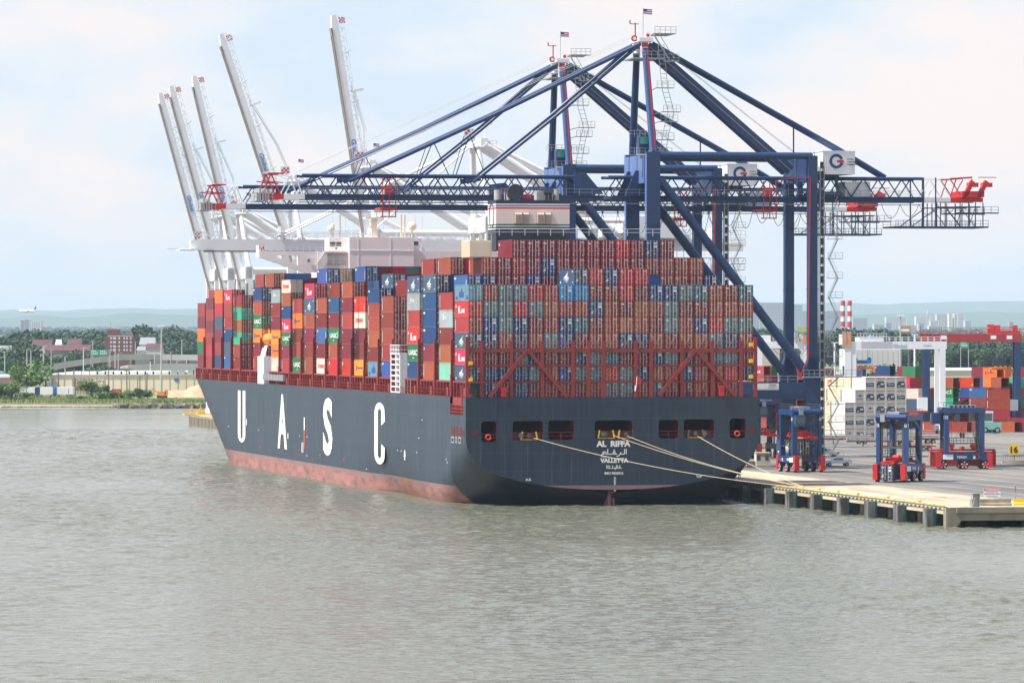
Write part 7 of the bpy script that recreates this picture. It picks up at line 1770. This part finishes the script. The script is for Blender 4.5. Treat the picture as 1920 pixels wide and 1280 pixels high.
# utility poles and masts along the shore: (px, top row, depth)
PL=[(50.5,655,2300),(58,657,2310),(81.5,648,2150),(96,655,2500),(110,697,1990),(139,690,1985),(141,708,1980),(156.5,652,2080),(174,640,2750),(204,693,1985),(206.5,655,2500),(216,650,2450),(238,691,1988),(262,703,1985),(275,698,1990),(282,678,2100),(302,612,1985),(290,660,2600),(320,660,2700),(341,637,2900),(350,670,2600),(9,660,2400),(122,668,2600),(254,640,2800),(332,676,2500),(222,662,2300)]
for i,(px,yt,Y) in enumerate(PL):
    if px==302:
        t=thing('lamp_mast','tallest pale lamp mast, rising beside the bow from the bank','pole',B_(px,Y),0)
    else: t=thing('utility_pole','thin %s utility pole on the far shore'%('wooden' if Y<2050 else 'grey'),'pole',B_(px,Y),0,('wooden' if Y<2050 else 'grey')+' poles on the far shore')
    s_=F/Y; ht=(H-ZQ)-(yt-HY)/s_; q=MB(); rr=.42 if px==302 else .16+Y/14000; q.tube((0,0,0),(random.uniform(-.2,.2) if Y<2050 else 0,0,ht),rr,6,0,r1=rr*.6); q.build('mast' if px==302 else 'pole',mat('pole_wood',(.20,.16,.13),.9,.3) if Y<2050 and px!=302 else mat('pole_grey',(.42,.42,.41),.7,.2),t)
    q=MB(); 
    if px==302: q.box(-1.2,1.4,-.3,.3,ht,ht+.3); q.build('lamp_head',WHITE,t)
    elif Y<2050: q.box(-1.2,1.2,-.08,.08,ht-1,ht-.8); q.box(-1,1,-.08,.08,ht-2,ht-1.85); q.build('crossarm',_m['pole_wood'],t)
    else: q.box(-.1,1.6,-.08,.08,ht-.1,ht+.05); q.build('lamp_arm',_m['pole_grey'],t)
# elevated highway with ramp (curved deck) and overhead sign
def deck_strip(name,pts,wd,th,m,lab,cat):
    q=MB(); n=len(pts)
    for i in range(n-1):
        a,b=V(pts[i]),V(pts[i+1]); 
        q.add([a,b,b+V((0,wd,0)),a+V((0,wd,0)),a-V((0,0,th)),b-V((0,0,th)),b+V((0,wd,-th)),a+V((0,wd,-th))],[(0,1,2,3),(7,6,5,4),(0,4,5,1),(1,5,6,2),(2,6,7,3),(3,7,4,0)])
        q.add([a,b,b+V((0,0,1)),a+V((0,0,1)),a+V((0,.3,0)),b+V((0,.3,0)),b+V((0,.3,1)),a+V((0,.3,1))],[(0,1,2,3),(3,2,6,7),(7,6,5,4)])
    return q.build(name,m,None,label=lab,cat=cat)
def DP(px,py,Y): return tuple(P(px,py,Y))
ROADC=mat('road_concrete',(.55,.53,.50),.85,.3,.05)
deck_strip('viaduct',[DP(60,694,2450),DP(90,688,2500),(*DP(120,682,2550),),DP(160,676,2600),DP(200,671,2650),DP(225,667.5,2680),DP(300,667.5,2700),DP(380,668.5,2700),DP(460,670,2700)],30,2.0,ROADC,'pale elevated highway rising and curving behind the warehouse','bridge')
q=MB()
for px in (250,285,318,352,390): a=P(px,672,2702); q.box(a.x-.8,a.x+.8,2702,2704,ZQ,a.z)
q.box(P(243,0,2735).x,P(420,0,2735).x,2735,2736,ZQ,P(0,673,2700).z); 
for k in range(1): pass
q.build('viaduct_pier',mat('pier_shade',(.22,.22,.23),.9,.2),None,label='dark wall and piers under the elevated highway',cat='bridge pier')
deck_strip('ramp',[DP(225,691,2350),DP(240,688,2350),DP(300,685.5,2380),DP(420,686,2400)],16,5.5,mat('ramp_wall',(.66,.65,.61),.85,.3,.05),'long pale retaining wall of the lower ramp beside the bow','wall')
def road_sign(x0,x1,x2,y0,y1,Y,lab):
    t=thing('highway_sign',lab,'road sign',B_(x0,Y),0); s_=F/Y; GRN=mat('sign_green',(.01,.30,.19),.5,0)
    zt_,zb_=(H-ZQ)-(y0-HY)/s_,(H-ZQ)-(y1-HY)/s_
    for a,b in ((x0,x1),(x1+.5,x2)) if x1 else ((x0,x2),):
        q=MB(); q.box((a-x0)/s_,(b-x0)/s_,-.1,0,zb_,zt_,0); p=q.build('sign_panel',GRN,t); q=MB(); w__=(b-a)/s_; h__=zt_-zb_
        for k in range(3): 
            for j in range(4):
                if (k,j)!=(2,3): xx=(a-x0)/s_+w__*(.1+.2*j); q.box(xx,xx+w__*.14,-.15,-.1,zb_+h__*(.16+.28*k),zb_+h__*(.30+.28*k))
        q.build('sign_lettering',WHITE,p)
    q=MB(); q.beam((0,.3,zb_-.5),((x2-x0)/s_,.3,zb_-.5),.4); 
    for xx in (.1,(x2-x0)/s_): q.beam((xx,.3,0),(xx,.3,zt_),.35)
    q.build('sign_gantry',_m['pole_grey'],t)
road_sign(170,185.5,203,655.5,666,2600,'pair of green highway signs over the elevated road left of the brick block')
road_sign(-4,0,9,695,700,2150,'small green road sign at the left picture edge')
road_sign(1801,0,1816,642,651,2900,'green highway sign among the trees under the red gantry')
# brick apartment block
Yb=3300; t=thing('apartment_block','purple brown brick apartment block six storeys high with a stair tower','building',B_(203,Yb),0); s_=F/Yb; zz_=lambda y:(H-ZQ)-(y-HY)/s_
q=MB(); q.box(0,47/s_,0,18,0,zz_(630),0); q.box(-2/s_,0,2,20,0,zz_(630),0); q.box(-8/s_,-2/s_,4,22,0,zz_(631),0); q.box(-2/s_,18/s_,2,12,zz_(630),zz_(617),0); q.box(0,47/s_,.0,.2,zz_(630),zz_(626.5),0); q.box(-10/s_,70/s_,-8,0,0,zz_(659),0); q.build('wall',BRICK,t)
q=MB(); q.box(-.3,47.3/s_,-.15,.2,zz_(630.4),zz_(629.6)); q.build('cornice',LETTER,t)
for j,y in enumerate((634,641.5,649,656)):
    for px in (208,213,216,223.5,233,238,245):
        q=MB(); x=(px-203)/s_; q.box(x-.4*1.2,x+.45*1.2,-.12,0,zz_(y+2),zz_(y-2)); 
        o=q.build('window',mat('window_pale',(.55,.58,.62),.4,.1),t)
q=MB(); q.tube((1,6,zz_(617)),(1,6,zz_(602)),.12,5); q.tube((10/s_,6,zz_(617)),(10/s_,6,zz_(609)),.12,5); q.box(25/s_,44/s_,3,6,zz_(628),zz_(625)); q.build('roof_mast',GREY,t)
# houses left
HW=mat('house_white',(.55,.56,.58),.8,.2,.1)
for a in (('house','pale house with a long brown-red roof left of the brick block','house',60,96,647,3000,14,HW,(8,1,1.2,1.4,1,1),(3.2,ROOFR)),('house','small white gabled house at the left','house',104,114,649,3050,10,HW,(2,1,1,1.4,1,1),(4,HW)),
   ('long_shed','long shed with a wide brown roof and arches above the road','shed',84,168,657,2900,24,mat('shed_wall',(.30,.28,.28),.8,.3),(18,1,2.6,4,1,1),(3.2,ROOFR)),('house','reddish roofed house between the trees and the shed','house',126,152,646,3100,12,HW,(5,1,1.2,1.4,1,1),(3.5,ROOFR)),
   ('house','blue sided house at the left edge','house',-6,20,661,2900,12,mat('house_blue',(.16,.22,.36),.8,.1),(4,2,1,1.2,1,1),(4,mat('roof_grey',(.25,.26,.28),.8,.2))),('house','grey roofed house right of the brick block','house',262,290,646,3200,16,HW,(5,2,1,1.3,1,1),(4.5,_m['roof_grey'])),
   ('house','low pale house beside the grey roofed one','house',274,304,653,3150,14,HW,(6,1,1.2,1.4,1,1),(3,ROOFR)),('house','little pale hut before the low house','house',257,272,657,3140,8,HW,(3,1,1,1.2,1,1),(2.5,_m['roof_grey']))):
    facade_box(a[0],a[1],a[2],a[3],a[4],a[5],a[6],a[7],a[8],a[9],a[10])
# trees behind, left: (px, top, depth, variant, width)
TL=[(8,636,3100,0,1.2),(24,632,3200,1,1.1),(40,633,3250,0,1.1),(28,655,2800,2,1.3),(46,651,2750,3,1.2),(66,622,3600,1,1.3),(82,622,3650,0,1.2),(92,627,3600,2,1.1),(117,629,3500,0,.8),(150,632,3400,1,1.1),(164,623,3600,0,1.3),(178,627,3500,2,1.1),(190,624,3650,0,1.1),(150,655,2900,2,1.1),(175,655,3000,3,1.0),
    (20,672,2700,2,1.4),(40,672,2720,0,1.4),(58,670,2700,2,1.3),(288,614,3700,0,1.0),(300,620,3650,1,1.1),(278,628,3550,2,1.0),(315,625,3500,0,1.2),(330,622,3600,2,1.2),(345,624,3650,0,1.2),(358,630,3600,1,1.2),(322,640,3400,0,1.3),(350,642,3380,2,1.3),(372,634,3500,0,1.2),(336,652,3300,1,1.3),(100,668,2900,2,1.5),(118,670,2850,0,1.5),(140,672,2860,2,1.5),(0,650,2900,2,1.2),(225,690,2300,2,1.6),(206,689,2320,3,1.6),(185,687,2300,2,1.6),(250,640,3450,0,1.1),(70,662,2780,2,.7)]
for px,yt,Y,v,wd in TL: tree(px,yt,0,Y,v,'leafy green tree among the houses beyond the highway','trees beyond the left highway',wd)
# --- right background
TR=[]
rr_=random.Random(21)
for k in range(40):
    px=1560+365*k/39+rr_.uniform(-6,6); yt=629+rr_.uniform(-5,12)+(6 if px<1640 else 0); TR.append((px,yt,3700+rr_.uniform(-150,150),rr_.choice((0,1,2,2,3)),rr_.uniform(.95,1.25)))
for k in range(40):
    px=1700+225*k/39+rr_.uniform(-3,3); TR.append((px,645+rr_.uniform(-6,9),3250+rr_.uniform(-100,100),rr_.choice((0,2,2,3,1)),rr_.uniform(1.05,1.35)))
for px,yt in ((1422,622),(1434,618),(1446,625),(1547,640),(1556,650),(1600,622),(1612,619),(1624,622),(1634,627),(1650,629),(1664,625),(1690,634),(1700,640)): TR.append((px,yt,3600,rr_.choice((0,1)),1.2))
for px,yt,Y,v,wd in TR: tree(px,yt,0,Y,v,'dense dark green tree in the belt behind the container yard','trees behind the yard',wd)
tree(1678,683,0,1650,2,'single dark green tree between the reefers and the grey warehouse',wide=.9)
GW=mat('grey_sheet_wall',(.50,.50,.49),.8,.2,.05)
t,wd,ht,s_=facade_box('warehouse','tall pale grey warehouse seen through the white gantry','warehouse',1592,1690,655,2000,60,GW)
q=MB(); 
for k in range(10): q.box(2*k+1,2*k+1.1,-.05,0,1,ht-.5)
q.build('wall_panel_joint',GREY,t)
t,wd,ht,s_=facade_box('warehouse','cream warehouse behind the coloured container stacks','warehouse',1690,1990,695,1820,120,mat('cream_long_wall',(.66,.60,.47),.8,.2,.05)); q=MB(); q.box(0,wd,-.4,120,ht,ht+.2); q.build('roof',ROOFW,t)
t,wd,ht,s_=facade_box('warehouse','wide low warehouse with a pale blue-white roof behind the crane legs','warehouse',1400,1592,702,1900,170,mat('pale_wall',(.52,.55,.58),.8,.15,.05)); q=MB(); q.box(0,wd,-.4,170,ht,ht+.2); q.build('roof',ROOFW,t)
t,wd,ht,s_=facade_box('warehouse','cream shed with three bays behind the second crane diagonal','shed',1418,1462,655,2100,40,mat('tan_wall',(.50,.45,.38),.8,.2)); 
q=MB(); r3=random.Random(4)
for k in range(420):    # parked cars / crates field beyond the cream warehouse
    y=r3.uniform(2150,3050); px=r3.uniform(1690,1925); x=(px-CX)/F*y; l_=r3.uniform(2.5,9); q.box(x,x+l_,y,y+2.2,ZQ,ZQ+r3.uniform(1.3,3.0),r3.choice((0,0,1,2,2,3)))
q.build('parked_vehicles',[WHITE,GREY,DGREY,mat('rust_brown',(.22,.14,.12),.7,.2)],None,label='distant jumble of parked vehicles and boxes before the tree belt',cat='vehicles',kind='stuff')
q=MB()
t=thing('billboard','distant advertising board on a post left of the red gantry beam','billboard',B_(1687,3000),0); s_=F/3000; z0,z1=(H-ZQ)-(624-HY)/s_,(H-ZQ)-(610-HY)/s_
q=MB(); q.box(0,31/s_,0,.6,z0,z1,0); b=q.build('board',mat('board_grey',(.34,.38,.42),.6,.1),t); q=MB(); q.box(1/s_,20/s_,-.1,0,z0+.4,z1-.3,0); q.box(3/s_,18/s_,-.15,-.1,z0+1.0,z0+2.2,1); q.build('poster',[mat('poster_rust',(.42,.20,.14),.6,.1),LETTER],b); q=MB(); q.tube((17/s_,.4,0),(17/s_,.4,z0),.6,8); q.build('board_post',DGREY,t)
t=thing('billboard','yellow green advertising board between the blue crane legs','billboard',B_(1496,2600),0); s_=F/2600; z0,z1=(H-ZQ)-(622-HY)/s_,(H-ZQ)-(612.5-HY)/s_
q=MB(); q.box(0,28/s_,0,.6,z0,z1,0); q.build('board',mat('board_green',(.38,.42,.12),.6,.2),t); q=MB(); 
for x in (.5,4,7): q.beam((x,.5,0),(x,.5,z0),.4)
q.build('board_post',DGREY,t)
# smokestacks
for i,px in enumerate((1580.5,1593)):
    Y=4600; t=thing('smokestack','%s red and white banded smokestack above the white gantry'%('left' if i==0 else 'right'),'chimney',B_(px,Y),0,'banded smokestacks'); s_=F/Y; zt_=(H-ZQ)-(563.5-HY)/s_; q=MB(); nb=11
    for k in range(nb): q.tube((0,0,zt_*k/nb),(0,0,zt_*(k+1)/nb),2.0,14,(k+nb+1)%2*0+(1 if (nb-1-k)%2==0 else 0))
    q.build('stack_shaft',[WHITE,SAFERED],t)
# city towers
CT=[(1412,1470,567,5200,(.34,.36,.40),12),(1484,1505,571,5600,(.33,.36,.42),9),(1486,1524,582,5300,(.45,.48,.52),14),(1540,1578,583,5600,(.30,.33,.40),10),(1599,1627,596,5400,(.34,.34,.42),8),(1638,1662,608,5600,(.60,.55,.48),8),(1661,1700,594,6200,(.62,.58,.50),9),(1661,1672,605,5000,(.28,.32,.42),6),
    (1688,1718,611,5200,(.52,.50,.54),8),(1717,1744,593,6400,(.66,.60,.50),8),(1744,1760,601,6000,(.60,.58,.56),9),(1756,1781,589,6300,(.62,.52,.46),10),(1779,1784,588,6100,(.70,.64,.52),10),(1789,1795,588,6100,(.70,.62,.50),10),(1795,1808,587,6250,(.62,.54,.52),10),(1809,1822,601,6000,(.48,.46,.56),8),(1700,1712,617,5400,(.58,.52,.44),6),(1742,1768,611,5000,(.68,.62,.52),8),(1722,1734,606,5600,(.40,.42,.52),8),(1404,1425,585,5000,(.40,.42,.46),10)]
for i,(x0,x1,yt,Y,c_,nf) in enumerate(CT):
    Y=Y*2.6
    nm=('pale','blue grey','cream','slate')[i%4]
    t,wd,ht,s_=facade_box('office_tower','distant hazy city tower block on the right skyline','building',x0,x1,yt,Y,50,mat('tower_%d'%i,c_,.8,.2,.03),(max(3,int(wd_:=(x1-x0)/3)),nf,(x1-x0)/F*Y/max(3,int((x1-x0)/3))*.62,5.5,8,2),None,mat('tower_glass_%s'%('a' if i%2 else 'b'),(.16,.20,.26) if i%2 else (.22,.25,.30),.3,0),group='city towers in the haze')
t=thing('spire_tower','distant tower topped by a pointed cupola on the city skyline','building',B_(1737,15000),0); s_=F/15000; zt_=(H-ZQ)-(578-HY)/s_; q=MB(); q.box(0,8,0,8,0,zt_-15); q.tube((4,4,zt_-15),(4,4,zt_),3.6,8,0,r1=.1); q.build('tower_shaft',mat('tower_x',(.45,.42,.46),.8,0),t)
for x0,x1,yt,lab in ((37,47,599,'left slab'),(46,56,598,'middle slab'),(57,77,602,'right slab')):
    facade_box('apartment_block','pale distant apartment tower on the left skyline, '+lab,'building',x0,x1,yt,11500,40,HW,(4,9,3.6,3,5,2),None,_m['tower_glass_b'])
# scattered far town
q=MB(); r4=random.Random(9)
for k in range(1500):
    y=4400+24000*r4.random()**1.4; 
    px=r4.uniform(-20,480) if k%3 else r4.uniform(1400,1930); x=(px-CX)/F*y; w_=r4.uniform(8,40)*(.6+y/9000); h_=r4.uniform(5,13)+(y-4200)/900; q.box(x,x+w_,y,y+12,ZQ,ZQ+h_,r4.choice((0,0,1,2,3)))
q.build('far_town',[HW,mat('town_tan',(.50,.44,.36),.8,.1),ROOFR,mat('town_grey',(.30,.30,.32),.8,.1)],None,label='sprawl of tiny distant town roofs below the hills',cat='town',kind='stuff')
q=MB()
for k in range(1600):
    y=4300+25000*r4.random()**1.3; px=r4.uniform(-20,480) if k%2 else r4.uniform(1400,1930); x=(px-CX)/F*y; w_=r4.uniform(12,50); h_=r4.uniform(8,17)+(y-4000)/800
    vs=[(x+w_*(.5+.5*math.cos(a)*rr__),y+6*math.sin(a*1.0),ZQ+h_*z_*1.0) for z_,rr__ in ((0,1),(.6,1.0+.1*r4.random()),(.9,.6+.2*r4.random()),(1.0,.15)) for a in [2*math.pi*j/7+z_ for j in range(7)]]
    q.add(vs,[(i*7+j,i*7+(j+1)%7,(i+1)*7+(j+1)%7,(i+1)*7+j) for i in range(3) for j in range(7)])
q.build('far_woods',LEAF[0],None,label='distant dark tree masses scattered through the far town',cat='woods',kind='stuff')
# hills
def hill(name,Y,pts,m,seed,dep=2500):
    r=random.Random(seed); q=MB(); n=200; x0,x1=-2400,3900; vs=[];fs=[]
    def ty(px):
        for a,b in zip(pts[:-1],pts[1:]):
            if a[0]<=px<=b[0]: u=(px-a[0])/(b[0]-a[0]); u=u*u*(3-2*u); return a[1]+(b[1]-a[1])*u
        return pts[-1][1] if px>pts[-1][0] else pts[0][1]
    rows_=9
    bumps=[r.uniform(-1,1) for _k in range(n+1)]
    for i in range(n+1):
        px=x0+(x1-x0)*i/n; zt_=H-(ty(px)+bumps[i]*.5-HY)/F*Y
        for j in range(rows_+1):
            t=j/rows_; y=Y-dep*(1-t); f=(math.sin(math.pi/2*t))**1.3; vs.append(((px-CX)/F*y,y,ZQ-2+(zt_-ZQ)*f*(1+.10*math.sin(i*.9+j*2.1+seed)*(1-t))))
        vs.append(((px-CX)/F*(Y+1500),Y+1500,0))
    k=rows_+2
    for i in range(n):
        for j in range(k-1): a=i*k+j; fs.append((a,a+k,a+k+1,a+1))
    q.add(vs,fs); return q.build(name,m,None,kind='structure',smooth=True)
HM=mat('hill_woods',(.045,.085,.035),.95,.5,.012,dcol=(.08,.10,.05),detail=8,bump=.0)
hill('hills',46000,[(-2400,570),(-400,582),(0,581),(60,580),(110,583),(140,579),(250,577),(300,579),(420,578),(700,582),(1300,572),(1420,570),(1560,567),(1660,570),(1700,568),(1790,565),(1900,564),(2100,566),(3900,572)],HM,3,5000)
hill('near_hills',31000,[(-2400,590),(-200,592),(0,597),(60,590),(150,595),(240,586),(360,590),(700,594),(1300,590),(1450,588),(1560,590),(1700,587),(1850,584),(1950,586),(3900,592)],HM,8,3000)
# airliner on approach
Yp=7000; t=thing('airliner','white airliner with a blue tail low over the hills','airplane',tuple(P(36,583,Yp)),0); s_=F/Yp; Lp=32/s_
q=MB(); prof=[(0,.3),(.03,.75),(.09,1.0),(.75,1.0),(.88,.75),(1.0,.25)]
for (a,ra),(b,rb_) in zip(prof[:-1],prof[1:]): q.tube((Lp*a,0,(1-ra)*.3),(Lp*b,0,(1-rb_)*1.2 if b>.7 else (1-rb_)*.3),1.9*ra,10,0,r1=1.9*rb_,caps=False)
q.build('fuselage',WHITE,t)
for sy in (-1,1):
    q=MB(); q.add([(Lp*.38,sy*1.2,-.6),(Lp*.54,sy*1.2,-.6),(Lp*.66,sy*15,1.0),(Lp*.61,sy*15,1.0),(Lp*.38,sy*1.2,-.9),(Lp*.54,sy*1.2,-.9),(Lp*.66,sy*15,.8),(Lp*.61,sy*15,.8)],[(0,1,2,3),(7,6,5,4),(0,3,7,4),(1,5,6,2)]); q.build('wing',GREY,t)
    q=MB(); q.tube((Lp*.36,sy*5,-1.6),(Lp*.48,sy*5,-1.5),1.0,8); q.build('engine',GREY,t)
q=MB(); q.prism([(Lp*.84,1.3),(Lp*.96,1.6),(Lp*1.02,6.2),(Lp*.96,6.2)],(0,-.15,0),(1,0,0),(0,0,1),(0,.3,0)); q.build('tail_fin',CBLUE,t)
# yellow walkway and dolphin at the pier head past the bow
t=thing('mooring_platform','yellow railed platform with bollard on the pier head past the bow','platform',tuple(G(346,778,ZQ)),ROT); 
q=MB(); q.box(0,11,0,5,.0,.35); q.box(4,10.5,.5,3,.35,1.0); q.rail([(0,0,.3),(11,0,.3)],1.1,1.1,.06); 
for x in (2.4,5.0): q.beam((x,1,.3),(x,1,3.0),.25); q.box(x-.4,x+.4,.8,1.4,1.3,2.0)
q.build('platform_deck',YELLOW,t)
q=MB(); q.tube((8.7,2,.3),(8.7,2,8.5),.3,8)
for k in range(6): q.box(7.6+.2*k,10.2-.1*k,1,3,.6+k*1.1,.75+k*1.1)
for a_,b_ in ((7.4,8.6),(10.6,9.2)): q.beam((a_,1,0),(b_,2,7),.2)
q.build('lattice_mast',WHITE,t)
# ---------------- haze: even air round everything
def haze(dens):
    q=MB(); q.box(-16000,16000,-300,52000,-3,300)
    m=bpy.data.materials.new('haze_air'); m.use_nodes=True; nt=m.node_tree; N=nt.nodes; N.remove(N['Principled BSDF']); v=N.new('ShaderNodeVolumePrincipled')
    v.inputs['Color'].default_value=(.67,.86,1.0,1); v.inputs['Density'].default_value=dens; v.inputs['Anisotropy'].default_value=0.0
    nt.links.new(v.outputs[0],N['Material Output'].inputs['Volume']); m.cycles.homogeneous_volume=True if hasattr(m.cycles,'homogeneous_volume') else None
    return q.build('haze',m,kind='stuff')
haze(2.8e-5)
print('yard containers',ycount)
